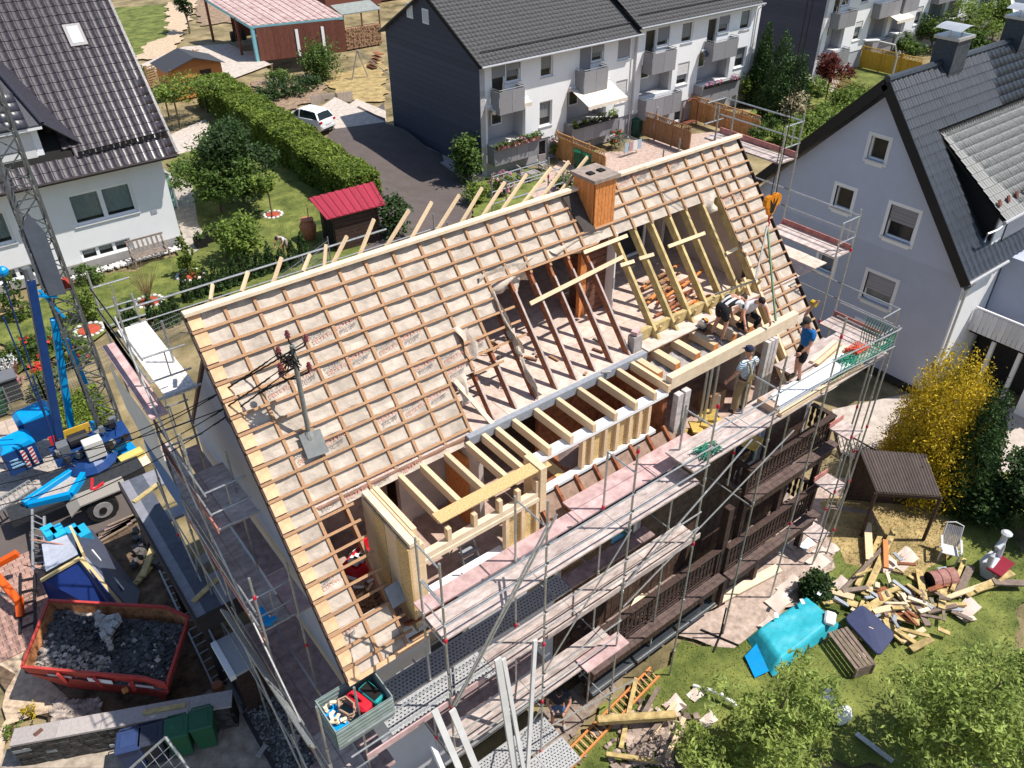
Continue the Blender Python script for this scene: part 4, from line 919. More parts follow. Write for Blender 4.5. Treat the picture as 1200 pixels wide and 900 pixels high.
for k in range(22): part('balcony_board', MB().b2((26.87, -7.35+k*.18, 2.55), (26.9, -7.35+k*.18+.155, 3.45)), M('light_grey_board', (.60, .60, .61), .7, .05, 4), gh)
part('balcony_floor', MB().b2((26.92, -7.4, 2.52), (28, -3.4, 2.56)), CONC, gh)
part('wing_wall_low', MB().b2((27.0, -8.4, 0), (27.2, -6.0, 1.6)), WHITER, gh)
# ================================================================== terraced houses behind
SLATE = M('dark_gable_cladding', (.062, .066, .092), .75, .12, 2, .35, bscale=3, stretch=(1, 1, 18))
PANEL = M('grey_balcony_panel', (.24, .235, .245), .6, .06, 5)
LOG = M('loggia_grey', (.46, .45, .46), .9, .05, 5)
TROOF = M('grey_concrete_tile', (.055, .054, .056), .7, .2, 8, .2, c2=(.085, .083, .083))
def terrace(name, lab, x0, x1, gable=True, y0=28.25, y1=39.4, zt=6.15):
    t = thing(name, lab, 'house', (x0, y0, -1.25))
    if gable:
        part('gable_wall', MB().prism([(x0, y0, -1.25), (x0, y1, -1.25), (x0, y1, zt-.1), (x0, (y0+y1)/2, 9.2), (x0, y0, zt-.1)], (.3, 0, 0)), SLATE, t)
        for k in range(26):
            z = -1.1+k*.385
            ya = y0+.02 if z < zt-.2 else y0+(z-zt+.2)/(9.2-zt+.1)*5.6+.02
            yb = y1-(ya-y0)
            if yb-ya > .4: part('cladding_course', MB().b2((x0-.014, ya, z), (x0-.002, yb, z+.365)), SLATE, t)
        part('corner_strip', MB().b2((x0-.03, y0-.02, -1.25), (x0+.35, y0-.004, zt-.05)), LOG, t)
        for k in range(22): part('quoin', MB().b2((x0-.01, y0-.03, -1.2+k*.33), (x0+.33, y0-.021, -1.2+k*.33+.3)), LOG, t)
        for a, b, c_, d in ((35.55, 36.3, 7.4, 8.3), (33.65, 34.4, 7.35, 8.25)) if x0 < 30 else ():
            v_ = part('vent_window', MB().b2((x0-.04, a, c_), (x0-.016, b, d)), PVC, t); part('pane', MB().b2((x0-.06, a+.1, c_+.1), (x0-.042, b-.1, d-.1)), SHUTW, v_)
        part('gable_kerb', MB().b2((x0-1.0, y0-.3, -1.25), (x0-.02, y1, -.95)), CONC, t)
    s = V((0, 5.6+.6, 3.1+.33)).normalized()
    part('roof_deck', MB().prism([(x0-.35, y0-.62, zt-.2), (x1, y0-.62, zt-.2), (x1, 33.83, 9.3), (x0-.35, 33.83, 9.3)], (0, .03, -.08)), DARK, t)
    part('rear_roof', MB().prism([(x0-.35, y1+.5, zt-.2), (x1, y1+.5, zt-.2), (x1, 33.83, 9.3), (x0-.35, 33.83, 9.3)], (0, -.03, -.08)), TROOF, t)
    L = math.hypot(6.2, 3.43)
    roof_tiles(t, t, V((x0-.33, y0-.65, zt-.17)), (1, 0, 0), s, int((x1-x0+.3)/.32), 20, .32, L/20, TROOF, None, 0, th=.05)
    part('gutter', MB().tube([(x0-.3, y0-.7, zt-.2), (x1, y0-.7, zt-.2)], .07, 8), M('zinc', ()), t)
    part('snow_rail', MB().tube([V((x0+.3, y0-.65, zt-.15))+s*1.0+V((0, 0, .15)), V((x1-.5, y0-.65, zt-.15))+s*1.0+V((0, 0, .15))], .04, 6), M('dark_gutter', ()), t)
    part('verge', MB().beam((x0-.37, y0-.6, zt-.2), (x0-.37, 33.83, 9.3), .04, .22), DARK, t)
    return t
def balc(t, Y, x0, x1, z0, z1, d=.9, n=2):
    part('balcony_slab', MB().b2((x0, Y-d, z0-.12), (x1, Y, z0)), LOG, t)
    for k in range(n): q = (x1-x0)/n; part('balcony_panel', MB().b2((x0+k*q+.01, Y-d-.03, z0-.1), (x0+(k+1)*q-.01, Y-d, z1)), PANEL, t)
    part('balcony_panel', MB().b2((x0-.03, Y-d, z0-.1), (x0, Y-.02, z1)), PANEL, t); part('balcony_panel', MB().b2((x1, Y-d, z0-.1), (x1+.03, Y-.02, z1)), PANEL, t)
    part('handrail', MB().tube([(x0, Y-.05, z1+.1), (x0, Y-d, z1+.1), (x1, Y-d, z1+.1), (x1, Y-.05, z1+.1)], .025, 6), GALV, t)
def loggia(w, t, a0, a1, z0, z1, door=True):
    w.hole(a0, a1, z0, z1); Y = w.c
    part('loggia_back', MB().b2((a0-.1, Y+1.2, z0-.1), (a1+.1, Y+1.3, z1+.1)), LOG, t)
    part('loggia_side', MB().b2((a0-.12, Y+.3, z0-.1), (a0, Y+1.2, z1+.1)), LOG, t); part('loggia_side', MB().b2((a1, Y+.3, z0-.1), (a1+.12, Y+1.2, z1+.1)), LOG, t)
    part('loggia_floor', MB().b2((a0, Y, z0-.08), (a1, Y+1.2, z0-.01)), LOG, t); part('loggia_ceiling', MB().b2((a0, Y+.3, z1), (a1, Y+1.2, z1+.08)), LOG, t)
    W = (a1-a0)
    d = part('balcony_door', MB().b2((a0+.1, Y+1.12, z0), (a0+.85, Y+1.19, z1-.3)), PVC, t); part('pane', MB().b2((a0+.2, Y+1.1, z0+.1), (a0+.75, Y+1.118, z1-.4)), GLASS, d)
    g = part('window', MB().b2((a0+1.1, Y+1.12, z0+.9), (a0+2.0, Y+1.19, z1-.3)), PVC, t); part('pane', MB().b2((a0+1.2, Y+1.1, z0+1.0), (a0+1.9, Y+1.118, z1-.4)), GLASS, g)
def upper_bay(w, t, a0, a1, z0, z1, sh=(0.5, .4)):
    m = a0+(a1-a0)*.48
    w.window(a0, m-.03, z0-.9, z1, 1, shut=sh[0], sill=False); w.window(m+.03, a1, z0, z1, 1, shut=sh[1], curt=.8)
WT = dict(fr=.09)
t1 = terrace('terraced_house', 'white terraced house with dark slate gable and striped awning', 26.9, 40.3)
w = Wall(t1, 'y', 28.25, 27.25, 40.3, .35, 6.0, .3, WHITER)
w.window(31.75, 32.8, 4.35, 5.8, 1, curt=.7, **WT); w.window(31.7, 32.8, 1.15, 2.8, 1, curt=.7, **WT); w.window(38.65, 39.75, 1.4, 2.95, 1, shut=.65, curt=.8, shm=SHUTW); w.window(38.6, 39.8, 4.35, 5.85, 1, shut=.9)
upper_bay(w, t1, 27.8, 30.1, 4.5, 5.85, (.4, .45)); upper_bay(w, t1, 35.1, 37.3, 4.6, 5.8, (1., .5))
loggia(w, t1, 27.4, 30.5, .7, 3.1); loggia(w, t1, 34.1, 37.8, .7, 3.0)
w.build()
wb = Wall(t1, 'y', 28.3, 26.95, 40.3, -1.25, .35, .25, M('basement_grey', (.36, .36, .39), .9, .05, 5))
wb.window(31.6, 32.5, -1.2, .2, 1, sill=False); wb.window(38.5, 39.3, -.9, .15, 1, sill=False, curt=.9); wb.window(28.6, 29.6, -.8, .2, 1, sill=False); wb.window(35.3, 36.6, -.8, .2, 1, sill=False); wb.build()
balc(t1, 28.25, 27.7, 29.7, 3.05, 4.35); balc(t1, 28.25, 34.75, 36.9, 3.1, 4.4); balc(t1, 28.25, 27.35, 31.0, -.2, .95, .8, 4); balc(t1, 28.25, 33.9, 38.2, -.2, .95, .8, 4)
part('downpipe', MB().tube([(40.1, 27.6, 6.0), (40.1, 28.1, 5.6), (40.1, 28.15, -1.2)], .05, 7), M('zinc', ()), t1)
t2 = terrace('terraced_house', 'second white terraced house unit with loggias and hanging satellite dish', 40.35, 53.3, False, zt=6.55)
w = Wall(t2, 'y', 28.1, 40.35, 53.3, .35, 6.3, .3, WHITER)
upper_bay(w, t2, 41.1, 43.5, 4.7, 6.0, (0., .7)); loggia(w, t2, 40.9, 44.2, 1.4, 3.7); w.window(44.75, 46.0, 1.6, 3.2, 1, shut=.55, shm=SHUTW, curt=.8); w.window(44.8, 46.0, 4.6, 6.0, 1, curt=.8)
loggia(w, t2, 47.0, 50.7, 1.2, 3.6); w.window(51.3, 52.6, 1.8, 3.3, 1, curt=.6); upper_bay(w, t2, 47.6, 50.0, 4.7, 5.9, (0., .5)); w.window(51.3, 52.5, 4.6, 6.0, 1, curt=.8)
w.build()
wb = Wall(t2, 'y', 28.15, 40.3, 53.3, -1.25, .35, .25, M('basement_grey', ()))
wb.window(45.0, 45.9, -1.2, .2, 1, sill=False); wb.window(42, 43, -.9, .1, 1, sill=False); wb.build()
balc(t2, 28.1, 41.0, 43.4, 3.3, 4.6); balc(t2, 28.1, 40.85, 44.6, .1, 1.4, .8, 4); balc(t2, 28.1, 47.4, 50.2, 3.2, 4.4); balc(t2, 28.1, 46.8, 51.2, .1, 1.35, .8, 4)
part('end_wall', MB().b2((53.3, 28.1, -1.25), (53.6, 39.4, 6.2)), WHITER, t2)
part('downpipe', MB().tube([(53.1, 27.5, 6.3), (53.1, 28.0, 5.9), (53.1, 28.05, -1.2)], .05, 7), M('zinc', ()), t2)
part('satellite_dish', MB().lathe((51.0, 27.5, 4.6), [(0, 0), (.2, .03), (.3, .1), (.32, .14)], 12), M('zinc', ()), t2)
t3 = terrace('terraced_house', 'far white terraced house behind the black car, dark gable panels', 63.0, 104, True, 28.6, 39.8)
w = Wall(t3, 'y', 28.6, 63.35, 104, .35, 6.0, .3, WHITER)
for k in range(4):
    b_ = 64.0+k*10
    w.hole(b_-.3, b_+.01, 1, 1.01); loggia(w, t3, b_, b_+2.6, .9, 3.0); upper_bay(w, t3, b_+.2, b_+2.4, 4.5, 5.8, (.3, .4)); w.window(b_+4.2, b_+5.3, 1.3, 2.9, 1, shut=.3, curt=.8, shm=SHUTW); w.window(b_+4.2, b_+5.3, 4.4, 5.8, 1, curt=.8); loggia(w, t3, b_+6.4, b_+9.4, .9, 3.0)
w.h = [h for h in w.h if h[3]-h[2] > .1]; w.build()
for k in range(4):
    b_ = 64.0+k*10; balc(t3, 28.6, b_-.1, b_+2.8, -.1, 1.0, .8, 3); balc(t3, 28.6, b_, b_+2.5, 3.1, 4.2); balc(t3, 28.6, b_+6.3, b_+9.6, -.1, 1.0, .8, 3); balc(t3, 28.6, b_+6.3, b_+9.6, 3.1, 4.2, .8, 3)
part('basement_wall', MB().b2((63.3, 28.65, -1.25), (104, 28.9, .35)), M('basement_grey', ()), t3)
# awnings
def awning(x0, x1, Y, z, d, drop, lab, m1, m2):
    o = thing('awning', lab, 'awning', ((x0+x1)/2, Y, z)); n = 8
    for k in range(n):
        a = x0+(x1-x0)*k/n; b = x0+(x1-x0)*(k+1)/n
        part('fabric_strip', MB().prism([(a, Y-.05, z), (b, Y-.05, z), (b, Y-d, z-drop), (a, Y-d, z-drop)], (0, 0, .015)), m1, o)
        part('valance', MB().prism([(a, Y-d-.01, z-drop), (b, Y-d-.01, z-drop), (b, Y-d-.01, z-drop-.2), ((a+b)/2, Y-d-.01, z-drop-.26), (a, Y-d-.01, z-drop-.2)], (0, -.01, 0)), m1, o)
    part('cassette', MB().tube([(x0, Y-.08, z+.05), (x1, Y-.08, z+.05)], .08, 8), PVC, o)
    return o
CREAM = M('cream_fabric', (.70, .62, .52), .8, .04, 6)
awning(34.2, 37.8, 28.2, 3.25, 2.0, .75, 'cream awning half rolled out over the middle loggia of the white terrace', CREAM, CREAM)
awning(27.4, 30.6, 28.2, 3.3, .5, .12, 'short cream scalloped awning over the flower box loggia', CREAM, CREAM)
awning(72.2, 75, 28.5, 3.2, 1.5, .5, 'far cream awning on the distant terrace', CREAM, CREAM)
awning(47.0, 50.7, 28.0, 3.75, .4, .1, 'closed dark blue awning above the right loggia', M('navy_fabric', (.10, .11, .16), .8, .1, 5), CREAM)
# ================================================================== barn and sheds, top left
bn_ = thing('barn', 'brown timber barn with faded red and white corrugated roof', 'barn', (26, 66, 0))
RW = M('barn_red_brown', (.13, .045, .03), .85, .3, 4, .3, c2=(.2, .075, .05), stretch=(8, 8, .6))
A_, B_, C_, D_ = (at(*q, 3.0) for q in ((240, 9), (293, 31), (402, 20), (345, -4)))
fl = [V((p.x, p.y, 0)) for p in (A_, B_, C_, D_)]
roofm_ = M('faded_red_sheet', (.33, .12, .095), .6, .3, 3, .2, c2=(.55, .45, .42), stretch=(.4, 2.5, 1), dirt=.4, dirtc=(.6, .55, .52))
n = 26
for k in range(n):
    f0, f1 = k/n, (k+1)/n
    a, b, c_, d = B_.lerp(C_, f0), B_.lerp(C_, f1), A_.lerp(D_, f1), A_.lerp(D_, f0)
    part('roof_sheet', MB().prism([a, b, c_+V((0, 0, .9)), d+V((0, 0, .9))], (0, 0, .04+.05*(k % 2))), roofm_, bn_)
part('fascia', MB().beam(B_+V((0, 0, -.1)), C_+V((0, 0, -.1)), .06, .2), M('turquoise_trim', (.22, .50, .56), .6, .1, 5), bn_)
part('fascia', MB().beam(B_+V((0, 0, -.1)), A_+V((0, 0, .8)), .06, .2), M('turquoise_trim', ()), bn_)
i0 = B_.lerp(C_, .06)
wl = i0.lerp(A_, .08)
part('front_wall', MB().prism([V((i0.x, i0.y, 0)), V((C_.x, C_.y, 0)), V((C_.x, C_.y, 2.9)), V((i0.x, i0.y, 2.9))], (0.1, .2, 0)), RW, bn_)
part('corner_post', MB().beam((B_.x+.2, B_.y+.1, 0), (B_.x+.2, B_.y+.1, 2.9), .3, .3), M('turquoise_trim', ()), bn_)
for k in range(16):
    p = i0.lerp(C_, .02+.06*k); part('wall_board', MB().beam((p.x, p.y-.03, .05), (p.x, p.y-.03, 2.85), .5, .02, (C_-i0).cross(V((0, 0, 1)))), RW, bn_)
for f_ in (.42, .72):
    p = i0.lerp(C_, f_); part('white_door', MB().b2((p.x, p.y-.1, .1), (p.x+1.1, p.y-.03, 2.4)), PVC, bn_)
part('side_wall', MB().prism([V((A_.x+2.2, A_.y-.2, 0)), V((D_.x, D_.y, 0)), V((D_.x, D_.y, 3.6)), V((A_.x+2.2, A_.y-.2, 3.6))], (.1, .1, 0)), RW, bn_)
for f_ in (.3, .95):
    p = B_.lerp(A_, f_); part('carport_post', MB().beam((p.x, p.y, 0), (p.x, p.y, 3.0+.9*f_), .2, .2), RW, bn_)
for k in range(6): part('barrel', MB().lathe((A_.x+1.6+k*.55, A_.y-1.6, 0), [(.24, 0), (.27, .4), (.24, .9)], 10), M('black_plastic', (.02, .02, .022), .4, .1, 5), bn_) if k < 3 else None
for (q, w_, h_, lab, m_) in (((383, 15), 7, 2.6, 'low grey roofed shed right of the barn', M('grey_felt', (.25, .27, .25), .8, .2, 3, .2)), ((405, 8), 8, 3., 'tin roofed shed with red parts behind the barn', M('zinc', ()))):
    p = gnd(*q); o = thing('shed', lab, 'shed', p)
    part('wall', MB().b2((p.x, p.y, 0), (p.x+w_, p.y+5, h_)), RW, o); part('roof', MB().prism([(p.x-.3, p.y-.3, h_), (p.x+w_+.3, p.y-.3, h_), (p.x+w_+.3, p.y+5.3, h_+.6), (p.x-.3, p.y+5.3, h_+.6)], (0, 0, .1)), m_, o)
p = gnd(405, 58); ws = thing('woodpile', 'open shed of stacked firewood beside the dark gable', 'wood shed', p)
part('roof', MB().prism([(p.x-.2, p.y-.4, 2.1), (p.x+4.2, p.y-.4, 2.1), (p.x+4.2, p.y+1.8, 2.6), (p.x-.2, p.y+1.8, 2.6)], (0, 0, .1)), M('grey_felt', ()), ws)
me = MB().box((0, 0, 0), (.18, .6, .16)).mesh('log', M('firewood', (.22, .12, .07), .9, .4, 6, .2, c2=(.40, .25, .15)))
for j in range(11):
    for i in range(20): inst('log', me, ws, Mx.Translation((.1+i*.2+(.1 if j % 2 else 0), rnd.uniform(-.05, .05), .1+j*.175)))
for x in (0, 2, 4): part('post', MB().b2((p.x+x-.06, p.y-.3, 0), (p.x+x+.06, p.y-.2, 2.1)), RW, ws)
# ================================================================== plants
def LM(n, c, c2, tr=.35, isl=.45): return M(n, [min(.7, x*1.45) for x in c], .6, .25, 1.2, 0, c2=[min(.75, x*1.45) for x in c2], island=isl, trans=tr, spec=.25)
L_HEDGE = LM('hedge_leaf', (.055, .095, .012), (.13, .17, .025)); L_MID = LM('mid_green_leaf', (.03, .06, .012), (.075, .12, .022)); L_DK = LM('dark_green_leaf', (.014, .034, .010), (.035, .065, .016))
L_LT = LM('light_green_leaf', (.06, .10, .014), (.14, .19, .035)); L_WIL = LM('willow_leaf', (.10, .15, .025), (.25, .30, .08), .45); L_YEL = LM('golden_conifer_leaf', (.13, .11, .008), (.46, .33, .02), .25, .5); L_CON = LM('conifer_leaf', (.015, .036, .012), (.042, .078, .02), .15)
L_RED = LM('red_maple_leaf', (.05, .010, .008), (.12, .025, .015)); L_CRM = LM('cream_blossom', (.28, .24, .15), (.38, .33, .22)); L_PNK = LM('pink_flower', (.55, .12, .22), (.75, .3, .38)); L_REDF = LM('red_flower', (.5, .02, .02), (.65, .06, .05)); L_WHT = LM('white_flower', (.7, .7, .68), (.8, .8, .78))
BARK = M('bark', (.09, .06, .04), .95, .4, 9, .6, c2=(.17, .12, .08), stretch=(6, 6, 1))
def loc(p): return gnd(*p) if isinstance(p, tuple) and len(p) == 2 else V(p)
def tree(p, H, rad, label, m, n=3000, ls=.09, tr=.07, c0=.35, cat='tree', name='tree', group=None, nl=9, sq=.8, seed=1, droop=0., asp=.5):
    p = loc(p); t = thing(name, label, cat, p, group); q = random.Random(seed)
    zc = H*(c0+1)/2; rz = H*(1-c0)/2*.8
    lobes = [((lambda an, rr_, zz_: (math.cos(an)*rr_*rad, math.sin(an)*rr_*rad, zc+zz_*rz))(q.uniform(0, 6.283), .72*q.random()**.6, q.uniform(-.7, .65)), (rad*q.uniform(.3, .62)*(9/nl)**.3,)*2+(rz*q.uniform(.3, .6)*sq*1.2*(9/nl)**.3,)) for _ in range(nl)]
    tk = MB().tube([(0, 0, -.1), (.02*H, .01*H, H*c0), (0, .02*H, H*.62), (.02, 0, H*.8)], [tr, tr*.75, tr*.5, tr*.2], 7)
    part('trunk', tk, BARK, t, local=True)
    for c, r in lobes[:6]: part('limb', MB().tube([(.012*H, .008*H, H*q.uniform(c0, .55)), (c[0]*.6, c[1]*.6, c[2]-.15*H*.5), c], [tr*.45, tr*.3, tr*.12], 5), BARK, t, local=True)
    o = leaves('crown', clumps(n, lobes, .55, .18), ls, m, t, droop=droop, aspect=asp); return t
def bush(p, r, h, label, m, n=900, ls=.06, cat='bush', name='bush', group=None, seed=1, flowers=None, nf=60):
    p = loc(p); t = thing(name, label, cat, p, group); q = random.Random(seed)
    lobes = [((0, 0, h*.5), (r*.8, r*.8, h*.5))]+[((q.uniform(-.5, .5)*r, q.uniform(-.5, .5)*r, h*q.uniform(.35, .7)), (r*q.uniform(.4, .6),)*2+(h*.33,)) for _ in range(5)]
    part('stem', MB().tube([(0, 0, -.05), (.02, .02, h*.5)], .03, 5).tube([(0, 0, 0), (.3*r, .2*r, h*.6)], .02, 5), BARK, t, local=True)
    leaves('foliage', clumps(n, lobes, .5, .2), ls, m, t)
    if flowers: leaves('blossom', clumps(nf, [((0, 0, h*.55), (r*.9, r*.9, h*.5))], .95, .06, 5), ls*.9, flowers, t, aspect=.9)
    return t
def conifer(p, h, r, label, m, n=2500, ls=.07, name='conifer', cat='conifer', group=None, pw=.75, heads=((0, 0, 1.),), seed=3):
    p = loc(p); t = thing(name, label, cat, p, group)
    part('trunk', MB().tube([(0, 0, -.1), (0, 0, h*.85)], [.05*r+.03, .01], 6), BARK, t, local=True)
    out = []
    for hx, hy, hs in heads:
        k = int(n/len(heads)/8); z = h*hs*(1-np.sqrt(nrng.uniform(0, 1, k)))*.97+.03*h; a = nrng.uniform(0, 6.283, k)
        rr = r*np.clip((1-(z/(h*hs))**1.6), .03, 1)**pw*nrng.uniform(.62, 1.06, k)
        c = np.stack([hx+rr*np.cos(a), hy+rr*np.sin(a), z], 1)
        out.append(np.repeat(c, 8, 0)+nrng.normal(size=(k*8, 3))*np.array([.09*r, .09*r, .14*r]))
    pos = np.concatenate(out); o = leaves('foliage', pos, ls, m, t, upbias=-.3, aspect=.35); return t
# --- long hedge
ha, hb = at(246, 92, 1.8), at(424, 207, 1.8)
hg = thing('hedge', 'long clipped green hedge running beside the asphalt lane', 'hedge', (ha.x, ha.y, 0))
d_ = V((hb.x-ha.x, hb.y-ha.y, 0)); Lh = d_.length; d_.normalize(); s_ = V((-d_.y, d_.x, 0))
k = 52000; u = nrng.uniform(0, Lh, k); fsel = nrng.uniform(0, 1, k); wv = nrng.uniform(-1.15, 1.15, k); zv = nrng.uniform(0.05, 2.0, k)
top = fsel < .45; side = (fsel >= .45); sg_ = np.where(nrng.uniform(0, 1, k) < .6, -1., 1.)
wob = .10*np.sin(u*1.7)+.07*np.sin(u*4.3+wv*3)+.05*np.sin(u*9+zv*5)
W_ = np.where(top, wv, sg_*(1.15+wob)); Z_ = np.where(top, 2.0+wob+nrng.normal(size=k)*.05, zv); W_ = W_+nrng.normal(size=k)*.06
u = np.where(np.arange(k) < 1800, Lh+nrng.normal(size=k)*.05, u); W_ = np.where(np.arange(k) < 1800, nrng.uniform(-1.1, 1.1, k), W_); Z_ = np.where(np.arange(k) < 1800, nrng.uniform(.05, 1.95, k), Z_)
pos = np.stack([d_.x*u+s_.x*W_, d_.y*u+s_.y*W_, Z_], 1)
for i in range(k):
    pos[i, 2] += hgt(ha.x+pos[i, 0], ha.y+pos[i, 1])
leaves('foliage', pos, .10, L_HEDGE, hg)
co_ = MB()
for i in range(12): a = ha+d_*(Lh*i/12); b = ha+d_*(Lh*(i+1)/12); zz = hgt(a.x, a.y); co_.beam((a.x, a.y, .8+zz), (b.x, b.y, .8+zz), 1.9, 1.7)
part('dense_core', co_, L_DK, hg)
# --- rear left garden
tree((258, 248), 4.6, 2.3, 'bushy light green tree left of the darker one on the lawn', L_MID, 10000, .12, .1, .1, seed=2, nl=16)
tree((285, 238), 5.2, 2.1, 'dense dark green tree touching the long hedge', L_DK, 10000, .12, .1, .1, seed=5, nl=16)
tree((319, 255), 2.9, .95, 'small standard tree in a ring of red bark on the lawn', L_LT, 1500, .10, .05, .42, seed=8)
bush((287, 300), 1.25, 2.2, 'round light green shrub beside the tree on the yellowed lawn', L_LT, 2600, .11, seed=4)
tree((222, 38), 4.6, 1.2, 'narrow dark tree in the sandy back yard', L_DK, 1800, .14, .1, .1, seed=6)
bush((378, 92), 2.1, 3.2, 'big round bush in front of the brown barn', L_MID, 4200, .13, seed=7)
bush((174, 100), .9, 1.6, 'small bush behind the white house gable corner', L_MID, 700, .12)
bush((458, 275), 1.3, 2.2, 'dark bush beside the red roofed playhouse', L_DK, 1500, .12, seed=2)
def ringbed(p, r, label, m):
    p = gnd(*p); o = thing('flower_ring', label, 'flower bed', p)
    part('bark_mulch', MB().lathe((0, 0, 0), [(r*.8, 0), (r*.75, .05), (.01, .08)], 12), M('red_mulch', (.40, .07, .04), .95, .3, 8, .5), o, local=True)
    me = MB().ball((0, 0, 0), (.11, .09, .07), 6, 4).mesh('stone', M('white_stone', (.66, .63, .6), .9, .1, 6))
    n = int(6.28*r/.24)
    for k in range(n): inst('stone', me, o, Mx.Translation((r*math.cos(6.283*k/n), r*math.sin(6.283*k/n), .04)))
    return p
P_ = ringbed((223, 323), .62, 'white stone ring with red mulch under the spiral topiary', 0)
tp = thing('topiary', 'clipped yellow green spiral topiary in a stone ring', 'topiary', P_)
pts = [((.28*math.cos(t_)*(1-t_/16), .28*math.sin(t_)*(1-t_/16), .25+t_*.17), (.34*(1-t_/18),)*2+(.24,)) for t_ in np.linspace(0, 11, 12)]
leaves('foliage', clumps(2600, pts, .7, .12), .06, L_HEDGE, tp); part('stem', MB().tube([(0, 0, 0), (0, 0, 2.0)], .03, 5), BARK, tp, local=True)
P_ = ringbed((175, 354), .6, 'white stone ring with red mulch under the bare twiggy shrub', 0)
tw = thing('bare_shrub', 'leafless tan twiggy shrub in a stone ring', 'shrub', P_)
mb = MB()
for k in range(46):
    a = rnd.uniform(0, 6.28); r_ = rnd.uniform(.2, .9); h_ = rnd.uniform(1.2, 2.1); mb.tube([(0, 0, 0), (.4*r_*math.cos(a), .4*r_*math.sin(a), h_*.5), (r_*math.cos(a), r_*math.sin(a), h_)], [.014, .01, .004], 4)
tag(part('twigs', mb, M('tan_twig', (.34, .24, .12), .9, .2, 5), tw, local=True), kind='stuff')
ringbed((320, 252), .5, 'red mulch ring round the small standard tree', 0); ringbed((105, 387), .6, 'stone ring with red flowers behind the scaffold end', 0)
bush((105, 372), .75, 1.5, 'weeping yellow green shrub by the crane mast', L_LT, 1300, .08, seed=3)
bush((108, 330), .8, .9, 'low grey green plant at the white house wall', L_MID, 700, .09)
for k, (x, y) in enumerate([(150, 389), (160, 386), (183, 383), (197, 379), (208, 375), (222, 352), (234, 348), (245, 343), (257, 340), (267, 336), (277, 333), (288, 329), (296, 325), (307, 322), (318, 318), (332, 316), (345, 311), (357, 306)]):
    conifer((x, y), 1.3+.2*(k % 3), .3, ['first', 'second', 'third', 'fourth', 'fifth', 'sixth', 'seventh', 'eighth', 'ninth', 'tenth', 'eleventh', 'twelfth', 'thirteenth', 'fourteenth', 'fifteenth', 'sixteenth', 'seventeenth', 'eighteenth'][k]+' small dark thuja from the left along the garden fence', L_CON, 1300, .075, 'thuja', 'conifer', 'young thujas planted along the fence')
# topiary balls at the far left
tb = thing('ball_topiary', 'green topiary of stacked balls left of the crane mast', 'topiary', gnd(27, 372))
part('stem', MB().tube([(0, 0, 0), (0, 0, 2.2)], .03, 5), BARK, tb, local=True)
leaves('foliage', clumps(2200, [((0, 0, .4), (.5, .5, .35)), ((-.1, .1, 1.05), (.4, .4, .32)), ((.1, 0, 1.6), (.36, .36, .3)), ((-.1, .1, 2.15), (.32, .32, .28))], .8, .1), .06, L_MID, tb)
bush((5, 362), .6, 1.0, 'small clipped ball shrub at the left picture edge', L_MID, 700, .07)
for k, q in enumerate([(20, 430), (45, 415), (70, 405), (92, 420), (60, 455)]): bush(q, .8, .9, ['leafy green perennial beside the flower pot', 'leafy bed plant behind the blue crane strut', 'tall green perennials between the crane struts', 'green bed plant near the red flowers', 'low green plants along the wire fence'][k], L_MID, 800, .08, seed=k, flowers=L_REDF if k in (1, 3) else None)
gcv = leaves('ground_cover', np.array([(p.x, p.y, rnd.uniform(.05, .5)) for p in [V((rnd.uniform(-1.9, -.15), rnd.uniform(13.3, 17.2), 0)) for _ in range(5200)]]), .075, L_HEDGE); tag(gcv, kind='stuff')
# vegetable plot
for k, (q, lab) in enumerate([((312, 118), 'left row of dark green vegetable plants'), ((335, 112), 'middle row of dark vegetable plants in the plot'), ((362, 104), 'right row of dark vegetable plants by the picket edging'), ((330, 96), 'upper row of pale vegetables near the wire fence')]):
    bush(q, 1.5, .9, lab, L_DK if k < 3 else L_MID, 1100, .12, cat='vegetables', name='vegetable_row', seed=k)
# pergola vines
pv = thing('pergola', 'timber pergola arch overgrown with green vines', 'pergola', gnd(215, 150))
for x, y in ((-.2, 0), (2.6, 0), (-.2, 2.2), (2.6, 2.2)): part('post', MB().tube([(x, y, 0), (x, y, 2.3)], .06, 6), BARK, pv, local=True)
part('beam', MB().beam((-.5, 0, 2.35), (3, 0, 2.35), .1, .14).beam((-.5, 2.2, 2.35), (3, 2.2, 2.35), .1, .14), BARK, pv, local=True)
leaves('vine', clumps(3600, [((1.2, 0, 2.5), (1.9, .5, .35)), ((2.7, 0, 1.5), (.4, .4, 1.2)), ((1.2, 2.2, 2.5), (1.8, .5, .3)), ((-.5, .4, 2.3), (.8, .8, .4))], .4, .3), .11, L_LT, pv)
# --- row house gardens
bush((548, 214), 1.1, 3.2, 'tall dark green climber at the corner of the white terrace', L_MID, 2200, .13, seed=11)
bush((560, 238), 1.0, 1.4, 'pale green shrub at the lane edge', L_LT, 1000, .1, seed=12)
bush((588, 226), .9, 1.3, 'pink hydrangea bush on the terrace garden edge', L_MID, 900, .1, seed=13, flowers=L_PNK, nf=260)
bush((665, 225), 1.0, 1.3, 'low green shrub behind the chimney', L_MID, 900, .1, seed=14)
for k, (q, r_, h_) in enumerate([((652, 185), .5, 1.2), ((700, 205), .5, .9), ((720, 172), .6, 1.2), ((795, 205), .9, 1.5)]): bush(q, r_, h_, ['potted palm by the basement door', 'small green plant on the patio', 'spiky patio plant beside the awning loggia', 'bushy patio plant near the drying rack'][k], L_MID if k else L_LT, 600, .09, seed=k+20, flowers=L_REDF if k == 2 else None)
conifer((886, 122), 6.2, .95, 'slender dark column conifer nearest the white terrace corner', L_CON, 9000, .13, seed=1)
